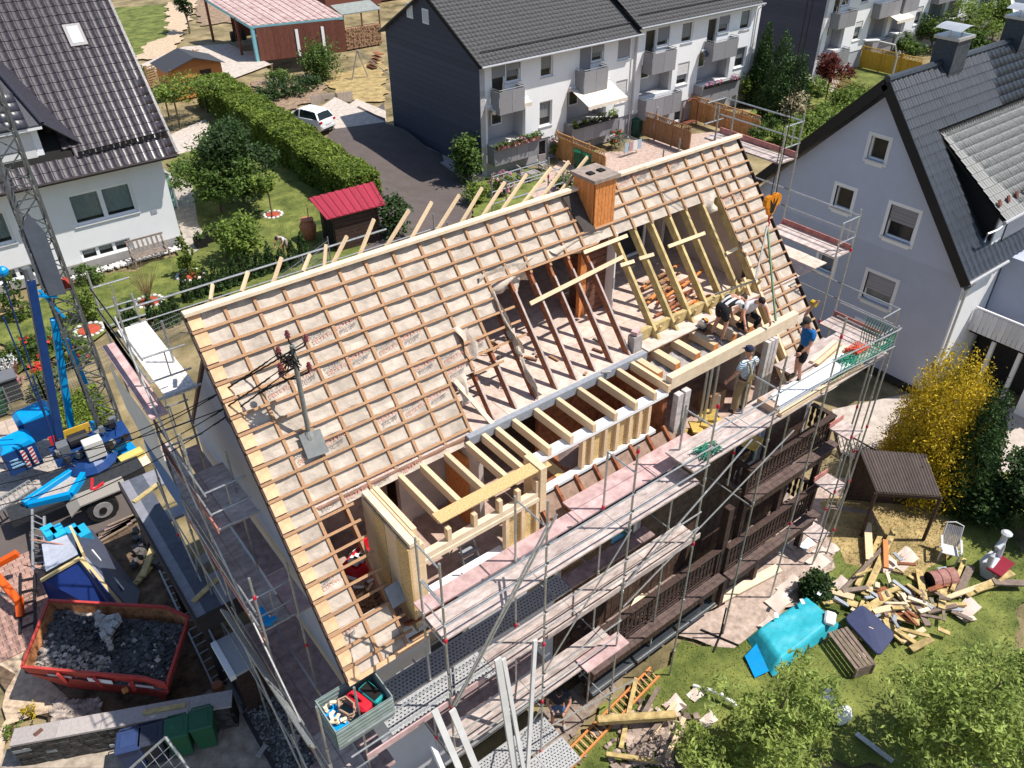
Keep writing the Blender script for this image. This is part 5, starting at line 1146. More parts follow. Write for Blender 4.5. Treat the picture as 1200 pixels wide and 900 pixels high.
conifer((905, 140), 6.6, 1.2, 'pair of dark column conifers beside the closed parasol', L_CON, 12000, .13, heads=((0, 0, 1.), (1.2, -.7, .75)))
conifer((918, 118), 3.5, .8, 'shorter dark conifer behind the cream blossom shrub', L_CON, 4500, .12)
bush((868, 118), 1.5, 2.9, 'bright green bush at the end of the white terrace', L_LT, 1500, .13, seed=31)
bush((925, 142), 1.3, 2.4, 'cream flowering shrub beside the garden chairs', L_CRM, 2200, .10, seed=32)
tree((965, 128), 4.6, 1.45, 'dark red leaved standard maple by the picket fence', L_RED, 3000, .12, .07, .48, seed=33, sq=.9)
for k, (q, r_, h_) in enumerate([((950, 112), 1.6, 1.5), ((985, 125), 1.5, 1.3), ((1000, 118), 1.5, 1.3), ((970, 145), 1.8, 1.4), ((945, 158), 1.6, 1.3), ((925, 170), 1.6, 1.3)]):
    bush(q, r_, h_, ['clipped green hedge block behind the maple', 'low green hedge right of the maple', 'low green hedge end by the black verge', 'bright green low hedge below the chairs', 'bright green hedge in the middle of the row', 'bright green hedge nearest the scaffold'][k], L_LT, 1700, .12, cat='hedge', name='low_hedge', seed=40+k)
bush((885, 168), .8, 1.3, 'round shrub left beside the yellow lidded bin', L_MID, 900, .1, seed=51); bush((897, 158), .9, 1.4, 'round shrub right behind the yellow lidded bin', L_MID, 900, .1, seed=52)
for k, (q, H, r_, m_) in enumerate([((1090, 60), 4.0, 2.2, L_MID), ((1140, 60), 5.0, 3.0, L_LT), ((1162, 48), 4.2, 2.2, L_LT), ((1130, 75), 3.4, 1.8, L_MID), ((1185, 30), 6, 3, L_DK), ((1055, 70), 2.4, 1.6, L_MID)]):
    tree(q, H, r_, ['round dark tree by the yellow garden fence', 'large light green tree below the parked blue car', 'light green tree beside the street', 'small tree behind the slate chimney', 'dark tree mass at the top right corner', 'low spreading tree beside the far terrace'][k], m_, 2600, .17, .1, .15, seed=60+k)
tree(V((118, 62, -1.2)), 7, 6, 'dark woodland edge tree beyond the street', L_DK, 3500, .3, .2, .05, seed=71); tree(V((100, 48, -1.2)), 5, 5, 'dark roadside tree mass right of the far terrace', L_DK, 3000, .3, .2, .05, seed=72)
bush((945, 195), .7, 1.0, 'yellow green shrub by the grey house verge', L_LT, 500, .1)
# --- front right garden
pc = gnd(1074, 562)
conifer(pc, 5.3, 1.45, 'golden yellow conifer against the grey house', L_YEL, 56000, .058, pw=.45, heads=((0, 0, 1.), (.7, .1, .97), (-.3, -.3, .80), (.3, -.35, .86)))
pd_ = gnd(1118, 590)
conifer(pd_, 4.6, .85, 'dark green twin topped conifer right of the golden one', L_CON, 24000, .07, heads=((0, 0, .92), (.45, .1, 1.)))
tree((1205, 615), 3.0, 1.5, 'broad dark leafy shrub below the dark conifer', L_DK, 13000, .085, .07, .05, seed=81, cat='shrub', name='shrub', nl=12)
bush((1150, 605), 1.0, 1.5, 'dark shrub at the foot of the conifers', L_DK, 6000, .08, seed=82)
bush((952, 698), .5, .9, 'round dark green shrub in front of the turquoise tarpaulin', L_DK, 2600, .06, seed=83)
tree((893, 905), 3.9, 1.5, 'loose light green tree leaning over the turquoise tarpaulin', L_WIL, 7000, .08, .07, .12, seed=84, asp=.34, nl=34, sq=.55)
tree((835, 925), 2.0, .95, 'small willowy tree at the lower picture edge', L_WIL, 4200, .07, .05, .1, seed=85, asp=.34, nl=12, sq=.6)
tree((1112, 905), 4.5, 2.1, 'large feathery light green tree in the lower right corner', L_WIL, 12000, .08, .09, .1, seed=86, asp=.34, nl=46, sq=.55)
tree((1212, 850), 3.8, 1.3, 'feathery green tree cut by the right picture edge', L_WIL, 8000, .075, .07, .1, seed=87, asp=.36, nl=16, sq=.6)
bush((39, 838), .3, .35, 'small yellowing weed clump in front of the skip', L_YEL, 260, .035, seed=88)
bush((15, 858), .3, .35, 'low green weed at the wall end', L_LT, 260, .035, seed=89)
# ================================================================== left front yard
BLUE = M('crane_blue', (.0, .26, .58), .35, .12, 4, .05, dirt=.25, dirtc=(.05, .12, .2)); NAVY = M('crane_navy', (.012, .045, .16), .4, .15, 4)
LATT = M('lattice_grey', (.11, .115, .11), .55, .3, 8, .1, metal=.2); BLACKP = M('black_plastic', (.02, .02, .022), .4, .1, 5)
WSIGN = M('sign_white', (.75, .75, .74), .5, .03, 5); RSIGN = M('sign_red', (.55, .03, .03), .5, .05, 5)
cr = thing('mobile_crane', 'blue trailer mounted tower crane with lattice mast and box ballast', 'crane', (-1.6, 11.8, 0))
mx_, my_ = -.55, 13.1; h_ = .36; top = 22.
for sx in (-1, 1):
    for sy_ in (-1, 1): part('mast_chord', MB().beam((mx_+sx*h_, my_+sy_*h_, .9), (mx_+sx*h_, my_+sy_*h_, top), .07, .07), LATT, cr)
z = 1.; k = 0
while z < top-.7:
    for (ax, ay, bx_, by_) in ((-1, -1, 1, -1), (1, -1, 1, 1), (1, 1, -1, 1), (-1, 1, -1, -1)):
        if k % 2: ax, ay, bx_, by_ = bx_, by_, ax, ay
        part('mast_lacing', MB().beam((mx_+ax*h_, my_+ay*h_, z), (mx_+bx_*h_, my_+by_*h_, z+.7),          .035, .035), LATT, cr)
        part('mast_strut', MB().beam((mx_+ax*h_, my_+ay*h_, z), (mx_+bx_*h_, my_+by_*h_, z), .03, .03), LATT, cr)
    z += .7; k += 1
part('mast_plate', MB().prism([(mx_-.36, my_-.42, 6.6), (mx_+.12, my_-.42, 6.5), (mx_+.16, my_-.42, 8.6), (mx_-.1, my_-.42, 9.3), (mx_-.36, my_-.42, 8.9)], (0, -.04, 0)), M('dark_steel_plate', (.10, .115, .14), .5, .15, 4), cr)
part('mast_plate', MB().prism([(mx_-.42, my_-.42, 6.8), (mx_-.42, my_+.2, 6.8), (mx_-.42, my_+.2, 8.6), (mx_-.42, my_-.42, 8.6)], (-.03, 0, 0)), M('dark_steel_plate', ()), cr)
part('mast_cable_drum', MB().lathe((mx_+.25, my_-.1, 6.5), [(.16, 0), (.18, .2), (.1, .36)], 10), M('rust_red', (.35, .05, .03), .5, .3, 6), cr)
part('strut', MB().tube([(mx_-.3, my_+.45, 1.), (mx_-.25, my_+.4, 12)], .09, 8), M('grey_tube', (.13, .14, .15), .5, .1, 6), cr)
def pxy(x, y, Y): return ony(x, y, Y)
for a, b, w_ in ((pxy(35, 326, 12.4), pxy(70, 515, 12.3), .24), (pxy(63, 373, 13.4), pxy(84, 506, 13.4), .22), (pxy(77, 398, 13.3), pxy(100, 450, 13.3), .2)):
    part('blue_strut', MB().beam(a, b, w_, w_), NAVY if w_ > .23 else BLUE, cr, bev=.02)
part('strut_end', MB().lathe(pxy(35, 326, 12.4), [(.12, -.1), (.14, 0), (.12, .35)], 8), M('grey_tube', ()), cr)
part('hydraulic_link', MB().beam(pxy(46, 340, 12.7), pxy(75, 372, 12.9), .08, .08), BLUE, cr); part('hydraulic_link', MB().beam(pxy(45, 347, 12.7), pxy(67, 347, 12.7), .08, .08), BLUE, cr)
for a, b in (((2, 322), (37, 432)), ((4, 372), (60, 505)), ((38, 440), (72, 545))): part('guy_rod', MB().tube([pxy(*a, 11.6), pxy(*b, 12.0)], .028, 6), NAVY, cr)
for a, b in (((3, 318), (3, 330)), ): part('rod_end', MB().ball(pxy(*a, 11.6), .16, 8, 6), BLUE, cr)
def ballast(c, d, rz, lab=None):
    q = Mx.Rotation(rz, 3, 'Z'); c = V(c); x, y, z = d
    pr = [(-x, -y, 0), (x, -y, 0), (x, y, 0), (-x, y, 0)]
    b = part('ballast_box', MB().box(c+V((0, 0, z/2)), (2*x, 2*y, z), rz), NAVY, cr, lab, bev=.03)
    mb = MB(); t = [q @ V(p) for p in ((-x*1.02, -y*1.02, z), (x*1.02, -y*1.02, z), (x*1.02, y*1.02, z), (-x*1.02, y*1.02, z))]
    u = [q @ V(p) for p in ((-x*.75, -y*.75, z+.16), (x*.75, -y*.95, z+.16), (x*.75, y*.95, z+.16), (-x*.75, y*.75, z+.16))]
    i = len(mb.v); mb.v += [tuple(c+p) for p in t+u]; mb.f += [(3, 2, 1, 0), (4, 5, 6, 7)]+[(k, (k+1) % 4, 4+(k+1) % 4, 4+k) for k in range(4)]
    part('ballast_lid', mb, BLUE, b); return c, q, x, y, z, b
c1_ = at(32, 556, .7); c1_.z = .7
c, q, x, y, z, bb = ballast((c1_.x+.05, c1_.y+.55, .75), (.52, .42, .95), R(4))
for k in range(2):
    p0 = c+q@V((x*.15+k*.24, -y-.004, .12)); part('warning_stripe', MB().b2(p0+V((-.07, -.012, 0)), p0+V((.07, 0, .72))), WSIGN, bb)
    for s_ in range(5): part('red_stripe', MB().prism([p0+V((-.068, -.016, .02+s_*.14)), p0+V((.068, -.016, .09+s_*.14)), p0+V((.068, -.016, .155+s_*.14)), p0+V((-.068, -.016, .085+s_*.14))], (0, -.003, 0)), RSIGN, bb)
for k in range(3): part('lettering', MB().b2(c+q@V((-x*.75, -y-.012, .3+k*.13)), c+q@V((-x*.75+.42-.08*k, -y-.006, .36+k*.13))), M('pale_blue_print', (.25, .45, .62), .5, .2, 30), bb)
ballast((at(42, 515, 1.2).x+.25, at(42, 515, 1.2).y+.5, 1.0), (.6, .4, .9), R(2))
part('chassis', MB().b2((-4.4, 10.2, .62), (-.3, 11.0, .85)).b2((-4.4, 10.5, .45), (-.5, 10.7, .62)), M('dark_chassis', (.03, .032, .035), .6, .3, 8), cr)
part('turntable', MB().lathe((-1.6, 11.6, .85), [(.8, 0), (.85, .1), (.7, .3), (.5, .45)], 14), NAVY, cr)
part('slew_frame', MB().b2((-2.6, 11.5, 1.2), (-.2, 12.4, 1.5)), NAVY, cr)
for a, b in (((-3.8, 10.6, .9), (-2.6, 10.2, .95)), ((-2.6, 10.2, .95), (-1.9, 11.1, .95)), ((-3.9, 10.7, .95), (-2.2, 11.4, .95)), ((-1.4, 11.6, .9), (-.4, 11.9, .9)), ((-1.5, 12.6, .8), (-1.0, 13.9, .8))): part('outrigger', MB().beam(a, b, .18, .24), BLUE, cr, bev=.015)
part('turntable_plate', MB().prism([(-3.6, 10.7, .86), (-2.6, 10.4, .86), (-2.0, 11.2, .86), (-2.4, 11.5, .86)], (0, 0, .03)), CONC, cr)
part('mudguard', MB().b2((-2.5, 9.35, 1.0), (-1.05, 10.0, 1.05)).prism([(-2.5, 9.35, 1.0), (-2.5, 10, 1.0), (-2.85, 10, .75), (-2.85, 9.35, .75)], (0, 0, .05)), M('tread_plate', (.32, .29, .25), .6, .25, 60, .5), cr)
wh = part('wheel', MB().tube([(-1.95, 9.42, .5), (-1.95, 9.72, .5)], .5, 20), RUBBER, cr, bev=.04)
part('rim', MB().tube([(-1.95, 9.395, .5), (-1.95, 9.45, .5)], .3, 16), M('rim_grey', (.30, .29, .28), .5, .2, 6), wh); part('hub', MB().tube([(-1.95, 9.36, .5), (-1.95, 9.4, .5)], .12, 10), DARK, wh)
part('control_cabinet', MB().b2((-1.7, 11.0, 1.3), (-1.12, 11.4, 2.0)), M('cabinet_cream', (.62, .60, .55), .5, .04, 5), cr, bev=.02)
part('winch', MB().tube([(-2.0, 11.9, 1.75), (-1.4, 11.9, 1.75)], .22, 12), BLACKP, cr); part('motor', MB().b2((-2.4, 11.6, 1.5), (-2.05, 12.0, 1.85)), M('grey_tube', ()), cr)
part('sign_board', MB().b2((-2.15, 12.3, 1.55), (-1.2, 12.34, 1.95)), M('yellow_sign', (.62, .38, .04), .5, .1, 5), cr); part('sign_board', MB().b2((-2.5, 12.25, 1.6), (-2.16, 12.29, 1.95)), RSIGN, cr)
for k in range(9): part('hose', MB().tube([(-2.3+.13*k, 11.5, 1.4), (-2.1+.15*k, 11.2+.05*(k % 3), 1.15+.1*(k % 2)), (-1.9+.12*k, 11.7, .95), (-1.2+.05*k, 12.2, 1.3)], .02, 5), [BLACKP, NAVY, M('green_hose', (.05, .2, .08), .5, .1, 4)][k % 3], cr)
part('lever', MB().beam((-2.0, 9.9, 1.06), (-1.85, 10.1, 1.35), .06, .06), RED, cr); part('lever', MB().beam((-1.95, 9.85, 1.06), (-1.6, 9.9, 1.16), .06, .06), RED, cr)
part('drawbar_ladder', MB().beam((-5.2, 10.9, .7), (-3.4, 11.6, .7), .06, .1).beam((-5.2, 11.5, .7), (-3.5, 12.1, .7), .06, .1), GALV, cr)
for k in range(12): part('ladder_rung', MB().beam((-5.1+.15*k, 10.95+.058*k, .72), (-5.15+.15*k, 11.5+.052*k, .72), .03, .03), GALV, cr)
for k in range(26): part('fitting', MB().box((-2.5+rnd.uniform(0, 2.1), 11.2+rnd.uniform(0, 1.4), 1.45+rnd.uniform(-.1, .35)), (rnd.uniform(.08, .25), rnd.uniform(.08, .25), rnd.uniform(.08, .25)), rnd.uniform(0, 1)), (BLACKP, NAVY, M('grey_tube', ()), GALV, M('dark_chassis', ()))[k % 5], cr)
for k in range(14): part('hose', MB().tube([(-2.4+rnd.uniform(0, 2), 11.3+rnd.uniform(0, 1.2), 1.5+rnd.uniform(-.3, .3)) for _ in range(4)], .016, 5), (BLACKP, NAVY)[k % 2], cr)
# hook over the right verge with slings
hk = thing('crane_hook', 'orange heart shaped crane hook block with rope and slings above the right verge', 'hook', onx(904, 240, 14.2))
HB = hk.location.copy(); OR_ = M('hook_orange', (.65, .22, .01), .45, .1, 6)
for s_ in (-1, 1): part('sheave_plate', MB().tube([HB+V((.14*s_, -.06, .12)), HB+V((.14*s_, .06, .12))], .17, 14), OR_, hk)
part('block', MB().prism([HB+V((-.26, -.05, .08)), HB+V((.26, -.05, .08)), HB+V((.08, -.05, -.26)), HB+V((-.08, -.05, -.26))], (0, .1, 0)), OR_, hk)
part('dark_bracket', MB().prism([HB+V((-.16, -.062, .2)), HB+V((0, -.062, .02)), HB+V((.16, -.062, .2)), HB+V((.05, -.062, -.2)), HB+V((-.05, -.062, -.2))], (0, -.008, 0)), DARK, hk)
part('hook_shank', MB().tube([HB+V((0, 0, -.26)), HB+V((0, 0, -.45)), HB+V((.07, 0, -.52)), HB+V((.06, 0, -.6)), HB+V((-.03, 0, -.6))], .025, 6), RSIGN, hk)
for s_ in (-.1, .1): part('hoist_rope', MB().tube([HB+V((s_, 0, .15)), HB+V((s_, 0, 14))], .012, 5), DARK, hk)
GSL = M('green_sling', (.12, .2, .11), .8, .2, 5)
for e in ((12.9, -4.0, 8.45), (11.6, -4.0, 8.4)): pass
part('sling', MB().tube([HB+V((0, 0, -.6)), (12.75, -4.0, 8.5)], .03, 5), GSL, hk); part('sling', MB().tube([HB+V((0, 0, -.6)), V((12.75, -3.2, 9.3)), (12.3, -2.4, 8.7)], .03, 5), M('grey_sling', (.3, .29, .27), .8, .2, 5), hk)
# ------------------------------------------------------------------ skip with rubble
SKR = M('skip_red', (.44, .05, .04), .55, .25, 4, .2, dirt=.6, dirtc=(.26, .09, .05)); RUST = M('skip_rust', (.20, .075, .03), .9, .45, 5, .5, c2=(.36, .15, .06))
tops = [at(*q, 1.4) for q in ((56, 703), (196, 711), (222, 723), (196, 803), (168, 795), (24, 782))]
ctr = V((sum(p.x for p in tops)/6, sum(p.y for p in tops)/6, 0)); sk = thing('skip', 'dark red skip full of broken slate and concrete blocks', 'skip', (ctr.x, ctr.y, 0))
def shrink(p, f, z): return V((ctr.x+(p.x-ctr.x)*f, ctr.y+(p.y-ctr.y)*f, z))
n = 6; bot = [shrink(p, .66, .12) for p in tops]; mid = [shrink(p, .93, .95) for p in tops]
ins = [shrink(p, .965, 1.4) for p in tops]; inb = [shrink(p, .86, .75) for p in tops]
o_ = MB()
for k in range(6): j = (k+1) % 6; o_.poly([tops[k], tops[j], mid[j], mid[k]]); o_.poly([mid[k], mid[j], bot[j], bot[k]])
o_.poly(bot); part('hull', o_, SKR, sk)
i_ = MB()
for k in range(6): j = (k+1) % 6; i_.poly([ins[j], ins[k], inb[k], inb[j]])
part('inner_wall', i_, RUST, sk)
for k in range(6): j = (k+1) % 6; part('rim', MB().beam(shrink(tops[k], .985, 1.4), shrink(tops[j], .985, 1.4), .07, .07), SKR, sk)
for f_ in (.25, .5, .75):
    a = tops[5].lerp(tops[3], f_); b = bot[5].lerp(bot[3], f_); part('rib', MB().beam(a+V((0, -.03, -.05)), mid[5].lerp(mid[3], f_)+V((0, -.05, 0)), .1, .06), SKR, sk)
for k in range(3):
    a = mid[5].lerp(mid[3], .12+.3*k)+V((.0, -.03, .22)); b = mid[5].lerp(mid[3], .30+.3*k)+V((0, -.03, .22)); part('print', MB().beam(a+V((0, -.03, 0)), b+V((0, -.03, 0)), .012, .14 if k == 1 else .08), WSIGN if k == 1 else M('worn_print', (.5, .4, .4), .7, .4, 30), sk)
SLT = M('broken_slate', (.032, .031, .031), .65, .4, 3, .2, c2=(.075, .07, .068), island=.6); DUST = M('dusty_rubble', (.25, .20, .17), .95, .4, 4, .3, c2=(.4, .34, .29), island=.4)
part('rubble_bed', MB().grid(lambda u, v: (lambda p: V((p.x, p.y, 1.08+.16*math.sin(3*u*3.1)*math.sin(v*3.1)+rnd.uniform(-.03, .03))))(ins[0].lerp(ins[2], u).lerp(ins[5].lerp(ins[3], u), v)*1.0), 24, 14), M('broken_slate', ()), sk)
mb1, mb2 = MB(), MB()
for k in range(2600):
    u, v = rnd.random()**1.0*.94+.03, rnd.random()*.9+.05; p = ins[0].lerp(ins[2], u).lerp(ins[5].lerp(ins[3], u), v); z = 1.1+.16*math.sin(9.3*u)*math.sin(v*3.1)
    dusty = (v > .6 and u < .5 and rnd.random() < .75) or rnd.random() < .06
    (mb2 if dusty else mb1).rock((p.x, p.y, z+rnd.uniform(-.02, .06)), rnd.uniform(.03, .08), .4)
tag(part('slate_rubble', mb1, SLT, sk), kind='stuff'); tag(part('dusty_rubble', mb2, DUST, sk), kind='stuff')
GB = M('concrete_block', (.36, .34, .32), .9, .15, 8, .3)
for k in range(16):
    u, v = .45+rnd.uniform(-.09, .1), .25+rnd.uniform(-.14, .2); p = ins[0].lerp(ins[2], u).lerp(ins[5].lerp(ins[3], u), v)
    part('concrete_block', MB().box((p.x, p.y, 1.32+.05*(k % 3)), (.22, .15, .11), m=Mx.Rotation(rnd.uniform(0, 3), 3, 'Z') @ Mx.Rotation(rnd.uniform(-.4, .4), 3, 'X')), GB, sk)
for k in range(10):
    p = ins[0].lerp(ins[2], .36+.02*k).lerp(ins[5].lerp(ins[3], .36+.02*k), .08+.055*k); part('old_ridge_cap', MB().box((p.x, p.y, 1.36), (.16, .13, .05), rz=.4+.1*k), M('dusty_rubble', ()), sk)
# ------------------------------------------------------------------ insulation pallet in its blue wrapped panels
ip = thing('insulation_stack', 'stack of navy faced insulation panels with yellow foam edges and bright blue packs', 'insulation panels', at(95, 690, 0))
I0, I1, I2, I3 = at(47, 676, .9), at(93, 655, .9), at(140, 705, .5), at(98, 622, 1.2)
part('navy_panel', MB().prism([V((-4.25, 6.75, .15)), V((-2.75, 4.55, .15)), V((-2.72, 4.6, .95)), V((-3.1, 6.55, 1.5)), V((-4.2, 6.8, 1.1))], (.02, .05, 0)), M('navy_foil', (.012, .03, .14), .35, .1, 3), ip)
YF = M('yellow_foam', (.60, .46, .22), .8, .1, 6)
part('foam_edge', MB().beam((-4.2, 6.78, 1.12), (-3.1, 6.53, 1.52), .1, .07), YF, ip); part('foam_edge', MB().beam((-3.08, 6.5, 1.52), (-2.6, 4.7, .5), .12, .12), YF, ip); part('foam_edge', MB().beam((-2.98, 7.9, 1.5), (-2.98, 6.5, 1.55), .07, .3), YF, ip)
part('grey_panel', MB().prism([V((-2.9, 8.3, 1.2)), V((-3.0, 6.5, 1.5)), V((-2.5, 4.7, .25)), V((-2.1, 5.6, .2)), V((-2.55, 8.2, .9))], (.06, .02, 0)), M('slate_foil', (.055, .065, .10), .4, .15, 3), ip)
part('white_tape', MB().beam((-2.72, 7.0, 1.22), (-2.42, 5.5, .62), .06, .02, (1, 0, .6)), WSIGN, ip)
part('printed_sheet', MB().prism([V((-4.0, 6.95, 1.2)), V((-3.1, 6.7, 1.52)), V((-3.0, 7.9, 1.35)), V((-3.85, 8.2, 1.15))], (0, 0, .02)), M('pale_film', (.42, .44, .50), .3, .15, 5), ip)
for k in range(4):
    p = at(62+11*k+(6 if k > 1 else 0), 632, .9); part('blue_pack', MB().box((p.x, p.y, .8), (.32, .55, 1.0), .12), M('cyan_wrap', (.02, .36, .62), .3, .15, 4), ip)
part('strap', MB().tube([at(37, 632, 1.2), at(97, 642, 1.4)], .02, 5), M('salmon_strap', (.6, .3, .2), .6, .1, 5), ip)
for x, y, z0 in ((-4.0, 8.6, 0),): pass
fr = thing('steel_frame', 'grey steel ladder frame leaning on the insulation stack', 'frame', at(40, 690, 0))
a0, a1, b0, b1 = at(39, 672, 0), at(38, 597, .9), at(53, 668, 0), at(52, 605, .9)
for a, b in ((a0, a1), (b0, b1), (a0, at(64, 700, 0))): part('rail', MB().beam(a, b, .07, .07), GALV, fr)
for k in range(9): f_ = k/9+.04; part('rung', MB().beam(a0.lerp(a1, f_), b0.lerp(b1, f_), .03, .03), GALV, fr)
sh_ = thing('rack_frame', 'low dark rack frame casting ladder shadows on the red pavers', 'frame', at(25, 720, 0))
for x in (24, 41): part('rail', MB().beam(at(x, 672, .15), at(x, 742, .15), .06, .06), BLACKP, sh_)
for k in range(5): part('rung', MB().beam(at(24, 680+14*k, .15), at(41, 677+13*k, .15), .04, .04), BLACKP, sh_)
# orange machine arm
oa = thing('loader_arm', 'bright orange hydraulic loader arm at the left picture edge', 'machine arm', at(15, 710, 0))
ORG = M('loader_orange', (.70, .10, .01), .4, .08, 4)
part('boom', MB().beam(at(-8, 664, .9), at(21, 648, 1.1), .18, .2), ORG, oa, bev=.02); part('boom', MB().beam(at(-6, 672, .9), at(22, 705, .6), .2, .22), ORG, oa, bev=.02); part('boom', MB().beam(at(22, 700, .6), at(24, 722, .15), .18, .2), ORG, oa, bev=.02)
part('foot_bracket', MB().beam(at(18, 721, .12), at(28, 719, .12), .16, .12), BLACKP, oa); part('ram', MB().tube([at(0, 695, .5), at(20, 702, .5)], .05, 6), GALV, oa)
# ------------------------------------------------------------------ porch with flat felt roof, lower slab roof, gravel strip edge
po = thing('flat_roof_porch', 'flat felt roofed porch frame with open roof lights beside the scaffold', 'porch', (-.8, 4.5, 0))
BIT = M('roofing_felt', (.085, .095, .12), .7, .2, 5, .2, dirt=.3, dirtc=(.2, .2, .22)); BIT2 = M('pale_felt', (.24, .24, .27), .7, .15, 5, .2, dirt=.4, dirtc=(.4, .4, .42))
rw_ = Wall(po, 'x', 0, 0, 0, 0, 0, 0, BIT)
X0, X1, Y0, Y1 = -1.36, -.15, 1.2, 7.4
for lo, hi, m_ in (((X0, Y0, 2.7), (-1.12, Y1, 2.8), BIT2), ((-1.12, Y0, 2.7), (-.72, Y1, 2.795), BIT), ((-.72, 5.45, 2.7), (X1, 5.0, 2.79), BIT2), ((-.72, Y0, 2.7), (X1, 2.4, 2.79), BIT2), ((-.72, 6.6, 2.7), (X1, Y1, 2.79), BIT2), ((-.2, 2.4, 2.7), (X1, 6.6, 2.785), BIT)):
    part('roof_sheet', MB().b2([min(a, b) for a, b in zip(lo, hi)], [max(a, b) for a, b in zip(lo, hi)]), m_, po)
part('fascia', MB().b2((X0-.06, Y0-.05, 2.35), (X0, Y1+.05, 2.83)), M('dark_fascia', (.035, .03, .032), .6, .2, 5), po); part('fascia', MB().b2((X0, Y0-.05, 2.3), (X1, Y0, 2.83)), M('dark_fascia', ()), po)
for x, y in ((X0+.1, Y0+.1), (X0+.1, 4.2), (X0+.1, Y1-.2)): part('post', MB().b2((x-.06, y-.06, 0), (x+.06, y+.06, 2.69)), M('dark_fascia', ()), po)
part('loose_plank', MB().beam((-1.3, 6.3, 2.83), (-.5, 6.65, 2.83), .14, .04), OLIVE, po); part('loose_plank', MB().beam((-1.25, 1.75, 2.83), (-.45, 2.1, 2.83), .14, .04), OLIVE, po)
part('concrete_kerb', MB().box((-.5, 3.2, 2.5), (.45, .3, .2), .3), CONC, po)
ls = thing('slab_roof', 'pale grey flat slab roof end beyond the felt porch', 'roof slab', (-.8, .6, 0))
part('slab', MB().b2((-1.12, -.15, 1.75), (-.33, 1.1, 1.85)), M('pale_slab', (.34, .35, .37), .9, .1, 20, .2), ls); part('edge', MB().b2((-1.27, -.15, 1.7), (-1.125, 1.1, 1.87)), WHITER, ls); part('support_wall', MB().b2((-1.1, 0, 0), (-.4, 1.0, 1.74)), DARKW, ls)
mb = MB()
for k in range(2600): mb.rock((rnd.uniform(-1.15, .42), rnd.uniform(-6.3, .3), .05+rnd.uniform(0, .04)), rnd.uniform(.02, .045), .7)
solo('gravel_bed', mb, M('gravel_stone', (.10, .095, .09), .85, .4, 5, .2, c2=(.22, .21, .2), island=.7), 'dark speckled gravel strip along the left gable foot', 'gravel', kind='stuff')
solo('kerb', MB().b2((-1.25, -6.5, 0), (-1.17, 0, .14)), M('dark_fascia', ()), 'dark edging board of the gravel strip', 'kerb')
for k, q in enumerate([(295, 788), (300, 795), (348, 872), (308, 883)]): solo('wood_offcut', MB().box(gnd(*q)+V((0, 0, .12)), (.32, .12, .06), rnd.uniform(-.5, .8)), FRESH if k < 2 else CONC, ['short wood block on the gravel by the slab roof', 'second wood block on the gravel under the poles', 'pale broken block on the gravel strip', 'thin pale offcut low on the gravel'][k], 'offcut')
# steel ladder lying beside the porch
ld = thing('ladder', 'aluminium ladder lying along the edge of the felt porch', 'ladder', gnd(215, 740))
la, lb, lc, le = gnd(188, 672), gnd(255, 815), gnd(208, 665), gnd(275, 800)
for a, b in ((la, lb), (lc, le)): part('rail', MB().beam(a+V((0, 0, .12)), b+V((0, 0, .12)), .05, .07), GALV, ld)
for k in range(16): f_ = (k+.5)/16; part('rung', MB().beam(la.lerp(lb, f_)+V((0, 0, .12)), lc.lerp(le, f_)+V((0, 0, .12)), .03, .03), GALV, ld)
# block heaps
for k in range(46):
    p = gnd(rnd.uniform(158, 190), rnd.uniform(622, 668)); 
    if k % 2 == 0 or True: tag(part('stone_block', MB().box((p.x, p.y, .1+.1*(k % 2)), (.18, .15, .13), m=Mx.Rotation(rnd.uniform(0, 3), 3, 'Z') @ Mx.Rotation(rnd.uniform(-.3, .3), 3, 'X')), M('dark_block', (.10, .09, .085), .9, .3, 6, .3)), 'dark rough stone block in the heap beside the porch', 'stone block', 'stone blocks heaped beside the porch')
for k in range(3): solo('yellow_timber', MB().beam(gnd(157+6*k, 690-4*k)+V((0, 0, .12+.05*k)), gnd(178+2*k, 668-8*k)+V((0, 0, .14+.1*k)), .18, .07), OLIVE, ['short yellow plank nearest the skip', 'middle short yellow plank of the three', 'short yellow plank nearest the stone heap'][k], 'plank')
for k in range(5): solo('ground_plank', MB().beam(gnd(112+4*k, 640-5*k)+V((0, 0, .1)), gnd(150+5*k, 618-4*k)+V((0, 0, .1)), .16, .05), PLANKD if k % 2 else M('dirty_board', (.26, .19, .13), .9, .3, 5, .2), ['dirty board behind the insulation stack', 'dark board below the crane wheel', 'dirty board in the mud by the wheel', 'dark board nearest the mudguard', 'dirty board against the porch post'][k], 'board')
# ------------------------------------------------------------------ garden wall of stone courses with concrete cap
gw = thing('garden_wall', 'low dark stone wall with pale concrete cap below the skip', 'wall', (-3.7, 1.0, 0))
c0, c1 = V((-5.93, 2.25, 0)), V((-1.35, .02, 0)); wd_ = (c1-c0).normalized(); wn = V((wd_.y, -wd_.x, 0)); L_ = (c1-c0).length; ang = math.atan2(wd_.y, wd_.x)
for k in range(5): a = c0+wd_*(L_*k/5+.004); b = c0+wd_*(L_*(k+1)/5-.004); part('cap_slab', MB().beam(a+V((0, 0, .88)), b+V((0, 0, .88+.004*(k % 2))), .46, .07), M('wall_cap', (.36, .32, .30), .9, .15, 12, .3), gw)
part('core', MB().beam(c0+V((0, 0, .42)), c1+V((0, 0, .42)), .34, .84), DARK, gw)
STN = M('wall_stone', (.03, .028, .026), .85, .4, 5, .4, c2=(.07, .065, .06)); STP = M('pale_wall_stone', (.26, .27, .28), .85, .2, 5, .3)
